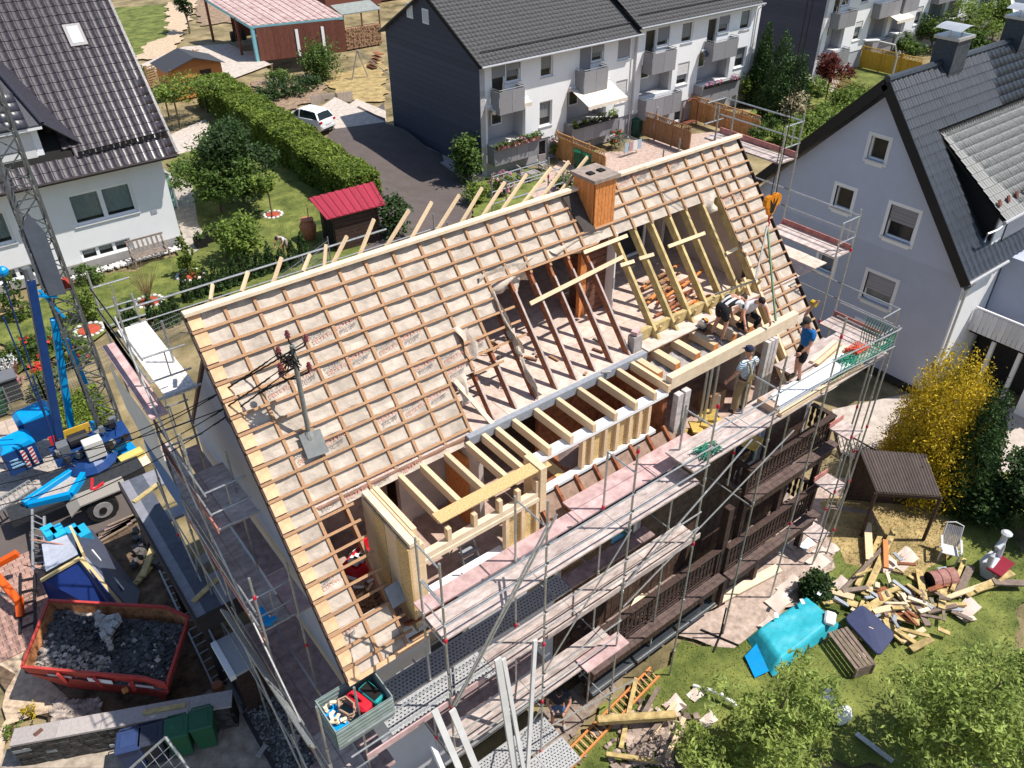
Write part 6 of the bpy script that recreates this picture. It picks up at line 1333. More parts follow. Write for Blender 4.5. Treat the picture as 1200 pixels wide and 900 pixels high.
for j in range(7):
    x = rnd.uniform(-.2, 0)
    while x < L_-.1:
        w_ = rnd.uniform(.18, .42); a = max(x, 0); b = min(x+w_-.012, L_)
        if b-a > .06: part('stone', MB().beam(c0+wd_*a+wn*(.185+rnd.uniform(0, .03))+V((0, 0, .06+j*.115)), c0+wd_*b+wn*(.185+rnd.uniform(0, .03))+V((0, 0, .06+j*.115)), .05, .105), STP if rnd.random() < .07 else STN, gw)
        x += w_
solo('plank', MB().beam(c0+wd_*3.0+V((0, 0, .95)), c0+wd_*4.0+V((0, 0, .95)), .12, .05), OLIVE, 'brown timber lying on the wall cap above the bins', 'plank')
solo('brick_piece', MB().box(gnd(158, 833)+V((0, 0, .9)), (.14, .1, .1)), CLAD, 'lone clay brick standing on the wall cap', 'brick'); solo('slate_piece', MB().box(c0+wd_*.6+V((0, 0, .93)), (.2, .1, .03), .3), BRICKM, 'brown slate piece lying on the left wall cap', 'slate')
solo('clay_pot', MB().lathe(gnd(257, 810)+V((0, 0, .05)), [(.12, 0), (.16, .12), (.14, .25)], 10), M('terracotta', (.42, .17, .09), .8, .15, 6), 'broken terracotta piece beside the porch slab', 'pot')
# rubble in front of the wall
mb = MB()
for k in range(260): p = gnd(rnd.uniform(62, 120), rnd.uniform(822, 848)); mb.rock((p.x, p.y, .08), rnd.uniform(.03, .09), .5)
solo('rubble', mb, DUST, 'scattered pale rubble between the skip and the wall', 'rubble', kind='stuff')
# bins
def bin_(p, lab, m, rz, s=1., cat='wheelie bin'):
    t = thing('wheelie_bin', lab, cat, p, 'wheelie bins behind the stone wall', rz)
    mb = MB(); a, b = .22*s, .27*s
    i = 0; mb.v += [(-a, -a, .08), (a, -a, .08), (a, a, .08), (-a, a, .08), (-b, -b, .95*s), (b, -b, .95*s), (b, b, .95*s), (-b, b, .95*s)]; mb.f += [(3, 2, 1, 0), (4, 5, 6, 7)]+[(k, (k+1) % 4, 4+(k+1) % 4, 4+k) for k in range(4)]
    part('body', mb, m, t, local=True, bev=.02)
    lid = part('lid', MB().box((0, 0, .985*s), (b*2.16, b*2.2, .06)), m, t, local=True, bev=.025); part('lid_panel', MB().box((0, 0, 1.022*s), (b*1.3, b*1.25, .02)), m, lid, local=True, bev=.008)
    part('handle', MB().tube([(-b*.8, b*1.12, .98*s), (-b*.8, b*1.3, .98*s), (b*.8, b*1.3, .98*s), (b*.8, b*1.12, .98*s)], .018, 6), m, t, local=True)
    for x in (-1, 1): part('wheel', MB().tube([(x*b*.7, a*1.1, .1), (x*b*.85, a*1.1, .1)], .1, 10), RUBBER, t, local=True)
    return t
GRN = M('bin_green', (.025, .11, .055), .45, .1, 5); BBL = M('bin_blue', (.03, .05, .13), .45, .1, 5); DGR = M('bin_dark', (.035, .04, .06), .45, .1, 5)
for q, lab, m_ in (((150, 868), 'small slate blue bin, leftmost behind the stone wall', BBL), ((176, 860), 'dark navy bin between the slate blue and green bins', DGR), ((206, 852), 'green bin left, in front of the grid panel', GRN), ((235, 842), 'green bin on the right end of the bin row', GRN)):
    p = at(*q, 1.0); bin_((p.x, p.y, 0), lab, m_, ang+.08)
gr = thing('grid_panel', 'galvanised mesh grid panel propped up at the bottom edge', 'grid panel', at(195, 880, .8))
ga, gb, gc = at(140, 912, .8), at(194, 864, 1.6), at(232, 915, 1.0)
for a, b in ((ga, gb), (gb, gc)): part('frame_tube', MB().tube([a, b], .035, 7), GALV, gr)
for k in range(5): f_ = .18*(k+1); part('wire', MB().tube([gb.lerp(ga, f_), gb.lerp(ga, f_)+(gc-gb)*.95], .008, 4), GALV, gr); part('wire', MB().tube([gb.lerp(gc, f_), gb.lerp(gc, f_)+(ga-gb)*.95], .008, 4), GALV, gr)
# wire mesh fences along the lawn edge and the road
def wire_fence(a, b, h, lab, nw=.09):
    t = thing('wire_fence', lab, 'fence', a); d = b-a; L = d.length; n = max(2, int(L/2))
    for k in range(n+1): part('post', MB().beam(a+d*(k/n), a+d*(k/n)+V((0, 0, h)), .05, .05), M('fence_grey', (.16, .17, .17), .5, .1, 5), t)
    for z in np.arange(.1, h, .2): part('bar', MB().beam(a+V((0, 0, z)), b+V((0, 0, z)), .015, .02), M('fence_grey', ()), t)
    mb = MB(); k = 0
    while k*nw < L: q = a+d*(k*nw/L); mb.beam(q+V((0, 0, .05)), q+V((0, 0, h)), .007, .007); k += 1
    tag(part('wires', mb, M('fence_grey', ()), t), kind='stuff')
f0, f1, f2 = V((-4.3, 17.6, 0)), V((-1.9, 17.75, 0)), V((4.6, 19.2, 0))
wire_fence(f0, f1, 1.2, 'grey wire panel fence beside the charcoal box'); wire_fence(f1, f2, 1.2, 'grey wire panel fence behind the scaffold between hedge and lawn'); wire_fence(V((4.8, 17.2, 0)), V((12.5, 21.6, 0)), 1.3, 'green wire fence behind the ridge along the thujas', .12)
cb = thing('storage_box', 'charcoal garden storage box with grey lid behind the wire fence', 'storage box', gnd(12, 470)); p = cb.location
part('body', MB().b2(p+V((-.7, 0, 0)), p+V((.5, .7, .9))), M('charcoal', (.05, .05, .055), .6, .1, 5), cb); part('lid', MB().b2(p+V((-.75, -.05, .9)), p+V((.55, .75, .97))), M('lid_grey', (.14, .145, .16), .5, .1, 5), cb)
gbn = bin_(gnd(3, 483), 'green bin cut by the left picture edge near the fence', GRN, .1)
ptt = thing('flower_pot', 'brown round pot of white flowers on the beige path', 'flower pot', gnd(13, 438)); part('pot', MB().lathe((0, 0, 0), [(.25, 0), (.36, .4), (.38, .45), (.3, .45)], 12), BRICKM, ptt, local=True); leaves('flowers', clumps(500, [((0, 0, .55), (.4, .4, .2))], .6, .15), .05, L_WHT, ptt)
bush((48, 437), .4, .55, 'red flowering pot plant beside the blue strut', L_REDF, 400, .05, seed=4); bush((25, 450), .25, .5, 'pink flowers by the charcoal box', L_PNK, 200, .04, seed=5)
pl = thing('pallet_stack', 'pallet of pale boards with yellow and blue wrap beside the crane', 'pallet', at(160, 545, .4)); p = at(160, 548, .3)
for k in range(5): part('board', MB().box((p.x, p.y-.3+k*.17, .5), (.9, .15, .06), .1), PALE, pl)
part('blue_wrap', MB().box((p.x-.15, p.y+.75, .55), (.8, .5, .3), .1), BLUE, pl); part('yellow_wrap', MB().box((p.x, p.y+.3, .6), (.8, .35, .25), .1), M('yellow_wrap', (.62, .5, .15), .5, .1, 4), pl)
# metal stillage with tools on the front scaffold corner
st = thing('tool_crate', 'green grey corrugated steel tool crate at the scaffold corner', 'tool crate', (-.03, -4.95, 5.15))
CRT = M('crate_steel', (.22, .27, .25), .5, .2, 6, .1)
xa, xb, ya, yb = -.62, .55, -5.4, -4.6
for j in range(5):
    z = 5.2+j*.1
    for lo, hi in (((xa, ya-.02, z), (xb, ya+.03, z+.06)), ((xa, yb-.03, z), (xb, yb+.02, z+.06)), ((xa-.02, ya+.03, z), (xa+.03, yb-.03, z+.06)), ((xb-.03, ya+.03, z), (xb+.02, yb-.03, z+.06))): part('side_rib', MB().b2(lo, hi), CRT, st)
for lo, hi in (((xa, ya, 5.15), (xb, ya+.012, 5.7)), ((xa, yb-.012, 5.15), (xb, yb, 5.7)), ((xa, ya+.012, 5.15), (xa+.012, yb-.012, 5.7)), ((xb-.012, ya+.012, 5.15), (xb, yb-.012, 5.7)), ((xa, ya, 5.12), (xb, yb, 5.149))): part('side_sheet', MB().b2(lo, hi), CRT, st)
tc_ = thing('tool_case', 'red tool case lying in the scaffold crate', 'tool case', (.05, -5.0, 5.2)); part('case', MB().box((.05, -5.0, 5.45), (.24, .55, .3), .25), RED, tc_, bev=.05); part('handle', MB().tube([(.0, -4.85, 5.6), (.0, -4.85, 5.68), (.08, -5.08, 5.68), (.08, -5.08, 5.6)], .03, 6), RED, tc_); part('grip_recess', MB().box((.05, -4.95, 5.602), (.1, .2, .01), .25), BLACKP, tc_)
tl = thing('tool_case', 'turquoise power tool case in the scaffold crate', 'tool case', (.32, -4.95, 5.2)); part('case', MB().box((.34, -4.95, 5.4), (.26, .5, .25), .25), M('turquoise_case', (.02, .30, .30), .4, .1, 5), tl, bev=.03); part('lid_rim', MB().box((.34, -4.95, 5.53), (.2, .4, .02), .25), DARK, tl)
hs = thing('cable', 'tan coiled cable between the cases in the crate', 'cable', (-.15, -5.0, 5.3)); part('coil', MB().tube([(-.2+.14*math.cos(t*1.1), -5.0+.22*math.sin(t*1.1), 5.45+.01*t) for t in range(22)], .018, 5), M('tan_cable', (.45, .3, .2), .7, .1, 5), hs)
bx_ = thing('offcut_tray', 'blue tray full of pale wood offcuts in the crate', 'tray', (-.42, -5.0, 5.2)); part('tray', MB().b2((-.58, -5.3, 5.2), (-.3, -4.7, 5.5)), M('blue_plastic', ()), bx_)
for k in range(14): part('offcut', MB().box((-.44+rnd.uniform(-.1, .1), -5.0+rnd.uniform(-.25, .25), 5.53+.012*k), (.12, .06, .03), m=Mx.Rotation(rnd.uniform(0, 3), 3, 'Z') @ Mx.Rotation(rnd.uniform(-.4, .4), 3, 'X')), PALE, bx_)
# ================================================================== people
def skin_mesh(name, pts, edges, rad, m, extra=None, sub=1):
    me = bpy.data.meshes.new(name); me.from_pydata([tuple(p) for p in pts], edges, [])
    ob = bpy.data.objects.new(name, me); col.objects.link(ob)
    sk_ = ob.modifiers.new('skin', 'SKIN'); sk_.branch_smoothing = .3
    for i, sv in enumerate(me.skin_vertices[0].data):
        r_ = rad[i]; sv.radius = (r_, r_) if not isinstance(r_, tuple) else r_; sv.use_root = (i == 0)
    s2 = ob.modifiers.new('sub', 'SUBSURF'); s2.levels = sub; s2.render_levels = sub
    dg = bpy.context.evaluated_depsgraph_get(); res = bpy.data.meshes.new_from_object(ob.evaluated_get(dg))
    bpy.data.objects.remove(ob)
    if extra:
        bm = bmesh.new(); bm.from_mesh(res); off = len(bm.verts); vs = [bm.verts.new(v) for v in extra.v]
        for f in extra.f:
            try: bm.faces.new([vs[i] for i in f])
            except ValueError: pass
        bm.to_mesh(res); bm.free()
    res.materials.clear(); res.materials.append(m); res.name = name
    for p in res.polygons: p.use_smooth = True; p.material_index = 0
    return res
SKIN = M('skin', (.46, .22, .14), .55, .08, 6, c2=(.52, .27, .18)); HAIRD = M('dark_hair', (.02, .014, .01), .7, .3, 20)
def cloth(n, c, v=.1, **k): return M(n, c, .9, v, 8, .15, **k)
BASEP = dict(pel=(0, 0, .95), bel=(0, .01, 1.10), che=(0, .02, 1.30), nec=(0, .01, 1.49), hd=(0, .03, 1.58),
    shl=(-.19, 0, 1.43), ell=(-.25, -.02, 1.15), wrl=(-.26, .08, .90), shr=(.19, 0, 1.43), elr=(.25, -.02, 1.15), wrr=(.26, .08, .90),
    hil=(-.10, 0, .93), knl=(-.11, .03, .50), anl=(-.12, -.01, .09), tol=(-.13, .16, .035), hir=(.10, 0, .93), knr=(.11, .03, .50), anr=(.12, -.01, .09), tor=(.13, .16, .035))
def person(label, p, face, pose, top, bottom, shoe, hair, long_=False, cap=None, height=1.78, extra=None, mask=None):
    """face: heading in degrees of the local +y axis, from world +y, counter-clockwise"""
    J = {k: V(v) for k, v in BASEP.items()}; J.update({k: V(v) for k, v in pose.items()})
    t = thing('person', label, 'person', p, None, R(face)); t.scale = (height/1.78,)*3
    K = ['pel', 'bel', 'che', 'nec', 'hd', 'shl', 'ell', 'wrl', 'shr', 'elr', 'wrr', 'hil', 'knl', 'anl', 'tol', 'hir', 'knr', 'anr', 'tor']
    E = [(0, 1), (1, 2), (2, 3), (3, 4), (2, 5), (5, 6), (6, 7), (2, 8), (8, 9), (9, 10), (0, 11), (11, 12), (12, 13), (13, 14), (0, 15), (15, 16), (16, 17), (17, 18)]
    rr = dict(pel=(.125, .09), bel=(.12, .085), che=(.125, .085), nec=.055, hd=.05, shl=.066, ell=.043, wrl=.03, shr=.066, elr=.043, wrr=.03, hil=.088, knl=.058, anl=.04, tol=.03, hir=.088, knr=.058, anr=.04, tor=.03)
    ex = MB(); up_h = (J['hd']-J['nec']).normalized(); hdv = V(pose.get('look', (0, 1, -.15))).normalized()
    c = J['hd']+up_h*.07+hdv*.02; side = hdv.cross(up_h).normalized(); u2 = side.cross(hdv)
    q = Mx((side, hdv, u2)).transposed(); b = MB().ball((0, 0, 0), (.078, .10, .12), 12, 8)
    def put(mb, mbs): i = len(mb.v); mb.v += [tuple(c+q @ V(v)) for v in mbs.v]; mb.f += [tuple(i+k for k in f) for f in mbs.f]; return mb
    put(ex, b); put(ex, MB().ball((0, .10, -.015), (.014, .022, .026), 6, 4)); put(ex, MB().ball((-.08, -.005, 0), (.012, .022, .032), 6, 4)); put(ex, MB().ball((.08, -.005, 0), (.012, .022, .032), 6, 4)); put(ex, MB().ball((0, .07, -.085), (.04, .035, .035), 8, 5))
    for s_, el, wr in ((-1, 'ell', 'wrl'), (1, 'elr', 'wrr')):
        d = (J[wr]-J[el]).normalized(); n_ = V(pose.get('palm'+('l' if s_ < 0 else 'r'), (-s_, 0, 0))); n_ = (n_-d*n_.dot(d)); n_ = n_.normalized() if n_.length > .01 else V((0, 1, 0)); w_ = d.cross(n_).normalized()
        ex.tube([J[wr], J[wr]+d*.05, J[wr]+d*.095], [.026, .038, .034], 8)
        for k, (o, L_) in enumerate(((-.03, .062), (-.011, .075), (.009, .07), (.027, .055))):
            a = J[wr]+d*.09+w_*o; ex.tube([a, a+d*L_*.5+n_*.012, a+d*L_*.8+n_*.04, a+d*L_*.82+n_*.062], [.0095, .009, .008, .006], 6)
        a = J[wr]+d*.03-w_*.033; ex.tube([a, a+d*.03-w_*.022+n_*.012, a+d*.058-w_*.022+n_*.03], [.012, .0105, .007], 6)
    part('body', skin_mesh('body', [J[k] for k in K], E, [rr[k] for k in K], SKIN, ex), None, t, local=True)
    put2 = lambda mbs: put(MB(), mbs)
    fe = put2(MB().ball((-.032, .088, .015), (.013, .01, .009), 6, 4).ball((.032, .088, .015), (.013, .01, .009), 6, 4))
    tag(part('eyes', fe, M('eye_dark', (.03, .02, .02), .3), t, local=True), kind='stuff'); part('mouth', put2(MB().ball((0, .097, -.06), (.026, .008, .006), 6, 4)), M('lip', (.3, .08, .07), .5), t, local=True)
    hb = put2(MB().ball((0, -.012, .018), (.086, .104, .118), 12, 8)); 
    hm = MB(); hm.v = hb.v; hm.f = [f for f in hb.f if all((q.transposed() @ (V(hb.v[i])-c)).z > -.01+.55*max(0, (q.transposed() @ (V(hb.v[i])-c)).y) for i in f)]
    part('hair', hm, hair, t, smooth=True, local=True)
    if cap:
        part('cap', put2(MB().lathe((0, -.01, .03), [(.095, 0), (.096, .04), (.075, .09), (.01, .11)], 12).prism([(-.06, .08, .04), (.06, .08, .04), (.05, .17, .025), (-.05, .17, .025)], (0, 0, .012))), cap, t, local=True)
    m_ = lambda a, b, f: J[a].lerp(J[b], f)
    g = 1.14; TP = [J['bel'].lerp(J['pel'], 1.05), J['bel'], J['che'], J['nec'].lerp(J['che'], .25), J['shl'], m_('shl', 'ell', .72), J['shr'], m_('shr', 'elr', .72)]
    part('shirt', skin_mesh('shirt', TP, [(0, 1), (1, 2), (2, 3), (2, 4), (4, 5), (2, 6), (6, 7)], [(.168, .128), (.162, .122), (.175, .128), .075, .082, .066, .082, .066], top), None, t, local=True)
    f = .93 if long_ else .9
    if long_: LG = [J['pel'], J['bel'].lerp(J['pel'], .1), J['hil'], J['knl'], m_('knl', 'anl', .93), J['hir'], J['knr'], m_('knr', 'anr', .93)]; LR = [(.165, .125), (.16, .12), .108, .08, .072, .108, .08, .072]; LE = [(0, 1), (0, 2), (2, 3), (3, 4), (0, 5), (5, 6), (6, 7)]
    else: LG = [J['pel'], J['bel'].lerp(J['pel'], .1), J['hil'], m_('hil', 'knl', .88), J['hir'], m_('hir', 'knr', .88)]; LR = [(.165, .125), (.16, .12), .11, .09, .11, .09]; LE = [(0, 1), (0, 2), (2, 3), (0, 4), (4, 5)]
    part('trousers' if long_ else 'shorts', skin_mesh('trousers', LG, LE, LR, bottom), None, t, local=True)
    for s_ in 'lr':
        d = (J['to'+s_]-J['an'+s_]); part('shoe', skin_mesh('shoe', [J['an'+s_]+V((0, 0, .02)), J['an'+s_].lerp(J['to'+s_], .35)-V((0, 0, .01)), J['to'+s_]+d*.12], [(0, 1), (1, 2)], [.05, .05, .042], shoe), None, t, local=True)
    if extra: extra(t, J)
    return t
# striped shirt material: blue and white bands
def stripes(n, c1, c2, sc_, axis='Z'):
    m = M(n, c1, .9, .05, 6); nt_ = m.node_tree; b = nt_.nodes['Principled BSDF']; tc = nt_.nodes.new('ShaderNodeTexCoord'); wv = nt_.nodes.new('ShaderNodeTexWave'); wv.bands_direction = axis; wv.inputs['Scale'].default_value = sc_; wv.inputs['Distortion'].default_value = .4
    nt_.links.new(tc.outputs['Object'], wv.inputs['Vector']); r_ = nt_.nodes.new('ShaderNodeValToRGB'); r_.color_ramp.interpolation = 'CONSTANT'; r_.color_ramp.elements[0].color = (*c1, 1); r_.color_ramp.elements[1].color = (*c2, 1); r_.color_ramp.elements[1].position = .5
    nt_.links.new(wv.outputs[0], r_.inputs[0]); nt_.links.new(r_.outputs[0], b.inputs['Base Color']); return m
KH = cloth('khaki', (.24, .17, .085)); BOOT = M('work_boot', (.05, .04, .03), .8, .3, 9)
def braces(t, J):
    for x in (-.08, .08): part('suspender', MB().tube([(x, -.128, 1.05), (x*.6, -.14, 1.25), (x*1.1, -.10, 1.42), (x*1.2, .03, 1.47)], .022, 6), KH, t, local=True)
    part('overall_back', MB().prism([(-.12, -.135, .98), (.12, -.135, .98), (.09, -.145, 1.15), (-.09, -.145, 1.15)], (0, -.012, 0)), KH, t, local=True); part('belt', MB().tube([(.166*math.cos(a), .128*math.sin(a), 1.0) for a in np.linspace(0, 6.28, 16)], .018, 5), BLACKP, t, local=True)
wp = at(866, 484, 7.45)
person('worker seen from behind in striped shirt, khaki overalls and navy cap on the scaffold deck', (wp.x, wp.y, 7.45), -8, dict(ell=(-.34, .0, 1.18), wrl=(-.40, .12, .97), elr=(.32, .06, 1.2), wrr=(.38, .22, 1.08), anl=(-.15, 0, .09), tol=(-.18, .15, .035), anr=(.13, .02, .09), tor=(.15, .17, .035), knl=(-.13, .04, .5), look=(.1, 1, -.25)), stripes('striped_shirt', (.05, .15, .24), (.65, .68, .7), 8), KH, BOOT, HAIRD, True, cloth('navy_cap', (.02, .025, .06)), 1.83, braces)
bp_ = at(934, 445, 7.47)
def belt_bag(t, J): part('tool_pouch', MB().box((.17, -.06, .88), (.08, .16, .2)), cloth('grey_pouch', (.25, .24, .22)), t, local=True, bev=.02); part('strap', MB().tube([(.1, -.12, 1.02), (.05, -.14, 1.25), (-.1, -.1, 1.42)], .018, 5), BLACKP, t, local=True)
person('worker in bright blue T-shirt and black shorts gripping a scaffold pole with raised arm', (bp_.x, bp_.y, 7.47), 70, dict(elr=(.30, -.05, 1.62), wrr=(.22, -.16, 1.92), shr=(.19, -.02, 1.45), ell=(-.27, .10, 1.16), wrl=(-.24, .28, .98), hd=(0, .06, 1.57), look=(-.15, 1, -.45), knl=(-.1, .12, .5), anl=(-.12, .02, .09), tol=(-.13, .19, .035)), cloth('blue_tee', (.012, .12, .33)), cloth('black_shorts', (.012, .012, .014)), BOOT, HAIRD, False, cloth('dark_cap', (.03, .028, .026)), 1.83, belt_bag)
w3 = V((11.32, -3.42, 8.26))
person('bent over worker in black shorts with white stripes above the opened floor joists', w3, -95, dict(pel=(0, -.05, .88), bel=(0, .10, .98), che=(0, .32, 1.03), nec=(0, .50, 1.0), hd=(0, .58, .96), look=(0, .5, -1), shl=(-.19, .38, 1.02), ell=(-.22, .46, .72), wrl=(-.16, .52, .46), shr=(.19, .38, 1.02), elr=(.22, .46, .72), wrr=(.14, .55, .46), hil=(-.1, -.05, .86), hir=(.1, -.05, .86), knl=(-.16, .08, .48), knr=(.14, .05, .48), anl=(-.2, -.04, .09), tol=(-.22, .13, .035), anr=(.16, -.06, .09), tor=(.18, .1, .035)), stripes('striped_back', (.02, .02, .022), (.7, .7, .7), 2.2, 'X'), cloth('black_shorts', ()), BOOT, HAIRD)
w4 = V((12.25, -3.5, 8.24))
person('kneeling worker in white T-shirt and black trousers at the beam with bowed head', w4, 165, dict(pel=(0, -.1, .42), bel=(0, .0, .55), che=(0, .12, .74), nec=(0, .24, .90), hd=(0, .32, .95), look=(0, .75, -.8), shl=(-.2, .14, .85), ell=(-.33, .28, .62), wrl=(-.30, .48, .42), shr=(.2, .14, .85), elr=(.36, .26, .62), wrr=(.40, .46, .4), hil=(-.11, -.08, .4), knl=(-.2, .26, .34), anl=(-.2, .08, .08), tol=(-.21, .24, .04), hir=(.11, -.08, .4), knr=(.16, .24, .12), anr=(.16, -.16, .1), tor=(.16, -.02, .04)), cloth('white_tee', (.62, .60, .62)), cloth('black_trousers', (.014, .014, .016)), BOOT, HAIRD, True)
dp = at(653, 850, .05)
def remote(t, J): part('controller', MB().box((0, .40, 1.06), (.2, .12, .05)).box((0, .44, 1.12), (.14, .02, .1)), BLACKP, t, local=True)
person('man in charcoal T-shirt and denim shorts looking down at a hand held controller', (dp.x, dp.y, .05), 140, dict(hd=(0, .09, 1.57), look=(0, .85, -.6), ell=(-.28, .12, 1.17), wrl=(-.13, .34, 1.07), elr=(.28, .12, 1.17), wrr=(.13, .34, 1.07), palml=(1, .2, .3), palmr=(-1, .2, .3), anl=(-.15, .02, .09), tol=(-.2, .18, .035), anr=(.12, .08, .09), tor=(.14, .25, .035), knr=(.12, .1, .5)), cloth('charcoal_tee', (.022, .024, .034)), cloth('denim', (.06, .13, .27)), M('grey_sneaker', (.35, .33, .32), .8, .15, 9), HAIRD, False, None, 1.82, remote)
gp = gnd(336, 300)
person('gardener in white T-shirt bending among the plants behind the ridge', gp, 120, dict(pel=(0, -.05, .86), bel=(0, .08, .98), che=(0, .24, 1.12), nec=(0, .38, 1.2), hd=(0, .45, 1.22), look=(0, .7, -.7), shl=(-.19, .28, 1.18), ell=(-.24, .42, .95), wrl=(-.15, .58, .78), shr=(.19, .28, 1.18), elr=(.24, .42, .95), wrr=(.15, .58, .78), hil=(-.1, -.05, .86), hir=(.1, -.05, .86)), cloth('white_tee', ()), cloth('beige_shorts', (.35, .3, .24)), BOOT, HAIRD)
# ================================================================== things on the roof
# printed lettering on the membrane
def text_mesh(s, size, m):
    cu = bpy.data.curves.new('print', 'FONT'); cu.body = s; cu.size = size; cu.resolution_u = 1
    o = bpy.data.objects.new('print', cu); col.objects.link(o); dg = bpy.context.evaluated_depsgraph_get()
    me = bpy.data.meshes.new_from_object(o.evaluated_get(dg)); bpy.data.objects.remove(o); me.materials.clear(); me.materials.append(m); me.name = 'print'; return me
INKB = M('ink_grey', (.12, .11, .115), .7, .2, 20); INKR = M('ink_red', (.58, .25, .18), .7, .15, 20)
TB, TR, TS = text_mesh('FOL SPF', .105, INKB), text_mesh('DELTA FOL', .10, INKR), text_mesh('SPF', .10, INKR)
LN = MB().box((.2, 0, 0), (.4, .008, .001)).mesh('print_line', INKB)
hb_ = base(house)
def pr_text(me, x, s, a):
    X = V((1, 0, 0)); Y = -DS; c_, s_ = math.cos(a), math.sin(a); ux = X*c_+Y*s_; uy = Y*c_-X*s_
    inst(me.name.split('.')[0], me, house, frame(rp(x, s, .019)-hb_, ux, uy, NR))
for j, x0, x1 in ((5, .75, 4.2), (9, .75, 2.0), (9, 2.6, 5.4), (12, .75, 3.0), (13, 2.0, 4.3), (15, 1.9, 4.3), (16, .1, 1.2), (16, 2.5, 4.2), (7, 3.8, 5.8), (0, 9.9, 13), (4, 13.9, 14.7), (3, 2.2, 3.2), (19, .1, .7), (8, 4.4, 5.0)):
    for k in range(len(CX)-1):
        a, b = CX[k], CX[k+1]
        if not (x0 <= (a+b)/2 <= x1) or not covered((a+b)/2, (j+.5)*G): continue
        o = rnd.uniform(-.02, .04); ph = (k+j) % 2
        pr_text(TB if not ph else TR, a+.06+o, (j+.50)*G+.02, .14); pr_text(TR if not ph else TB, a+.10+o, (j+.86)*G, .14)
        if b-a > .6: pr_text(TS, a+.44, (j+.36)*G, .14)
        pr_text(LN, a+.1, (j+.56)*G+.03, .14)
# roof mast with cable brackets
an = thing('roof_mast', 'grey steel power line mast with red insulators on the battened roof', 'mast', rp(1.19, 3.0, .1))
B0 = V((1.19, -1.93, 9.3)); H_ = 1.95; T_ = B0+V((0, 0, H_))
part('flashing', MB().prism([rp(1.0, 2.82, .10), rp(1.42, 2.86, .10), rp(1.40, 3.34, .10), rp(.98, 3.30, .10)], NR*.02), M('lead_grey', (.16, .17, .165), .6, .2, 6, .2), an); part('collar', MB().lathe(B0+V((0, 0, -.05)), [(.11, 0), (.09, .1), (.05, .2)], 10), GALV, an)
part('tube', MB().tube([B0-V((0, 0, .2)), T_+V((0, 0, .12))], .045, 10), M('mast_grey', (.17, .18, .17), .5, .2, 6, .1), an)
INS = M('red_insulator', (.13, .02, .02), .2, .2, 6, spec=.7)
arms = [(0, .12, .22), (.28, .02, .08), (-.22, .1, -.02), (-.3, -.05, -.25), (.22, -.05, -.45), (-.25, .12, -.5)]
for k, (ax, ay, az) in enumerate(arms):
    e = T_+V((ax, ay, az)); part('bracket', MB().tube([T_+V((0, 0, az-.1)), T_+V((ax*.8, ay*.8, az-.08)), e], .016, 6), DARK, an)
    i_ = part('insulator', MB().lathe(e, [(.02, -.02), (.05, 0), (.035, .04), (.055, .06), (.03, .1), (.04, .12), (.01, .15)], 10), INS, an)
for k in range(9): part('cable_loop', MB().tube([T_+V((rnd.uniform(-.3, .1), rnd.uniform(-.1, .1), rnd.uniform(-.4, .1))) for _ in range(5)], .012, 5), DARK, an)
ends = [at(-40, 560, 7.0), at(-40, 575, 6.8), at(-40, 600, 6.8), at(-40, 545, 7.2), at(-40, 625, 6.6)]
for k, e in enumerate(ends):
    s0 = T_+V(arms[(k+1) % 6]); e = V(e); part('power_line', MB().tube([s0.lerp(e, f)+V((0, 0, -.5*4*f*(1-f))) for f in np.linspace(0, 1, 10)], .011, 5), DARK, an)
    cs = MB().tube([s0.lerp(e, f)+V((0, 0, -.5*4*f*(1-f)))+V((0, .006*math.sin(f*500), .006*math.cos(f*500))) for f in np.linspace(.03, .2, 24)], .017, 5); part('wound_splice', cs, DARK, an)
# red boxes, tins and rubble under the open battens
def crate(p, d, m, lab, rz=0., name='plastic_box'):
    t = thing(name, lab, 'box', p, None, rz); x, y, z = d
    for c, q in (((0, -y/2, z/2), (x, .03, z)), ((0, y/2, z/2), (x, .03, z)), ((-x/2, 0, z/2), (.03, y-.03, z)), ((x/2, 0, z/2), (.03, y-.03, z))): part('side', MB().box(c, q), m, t, local=True)
    part('bottom', MB().box((0, 0, .015), (x-.03, y-.03, .03)), m, t, local=True); part('rim', MB().box((0, -y/2, z), (x+.06, .06, .03)).box((0, y/2, z), (x+.06, .06, .03)), m, t, local=True); return t
z5 = 5.95
p1, p2 = at(422, 665, 6.0), at(438, 655, 6.0)
crate((p1.x, p1.y, z5), (.5, .36, .3), RED, 'red plastic box with white packs, front one under the open battens', .4); crate((p2.x+.1, p2.y+.2, z5), (.45, .36, .34), RED, 'red plastic box behind, half hidden by a batten', .4)
for k in range(3): solo('paint_pack', MB().box((p1.x-.1+.12*k, p1.y, z5+.32), (.16, .22, .1), .5+.2*k), WSIGN, ['white pack left in the red box', 'white pack in the middle of the red box', 'white pack right in the red box'][k], 'pack')
for k in range(22):
    q = at(rnd.uniform(400, 462), rnd.uniform(640, 705), 6.0); solo('wood_scrap', MB().box((q.x, q.y, z5+.03+.01*(k % 4)), (rnd.uniform(.2, .5), .06, .03), rnd.uniform(0, 3)), FRESH if k % 3 else WSIGN, 'splintered scrap of batten wood on the attic floor by the red boxes', 'wood scrap').__setitem__('group', 'wood scraps on the attic floor')
sc2 = MB()
for k in range(240): q = at(rnd.gauss(428, 14), rnd.gauss(704, 8), 6.0); sc2.rock((q.x, q.y, z5+.03), rnd.uniform(.02, .06), .6)
solo('clay_rubble', sc2, M('clay_rubble', (.22, .12, .07), .95, .4, 8, .4, island=.4), 'brown clay rubble heap below the open battens', 'rubble', kind='stuff')
sl_ = thing('step_ladder', 'small aluminium step stool inside the dormer', 'step ladder', (3.15, -4.0, z5)); a = V((2.95, -4.1, 6.75))
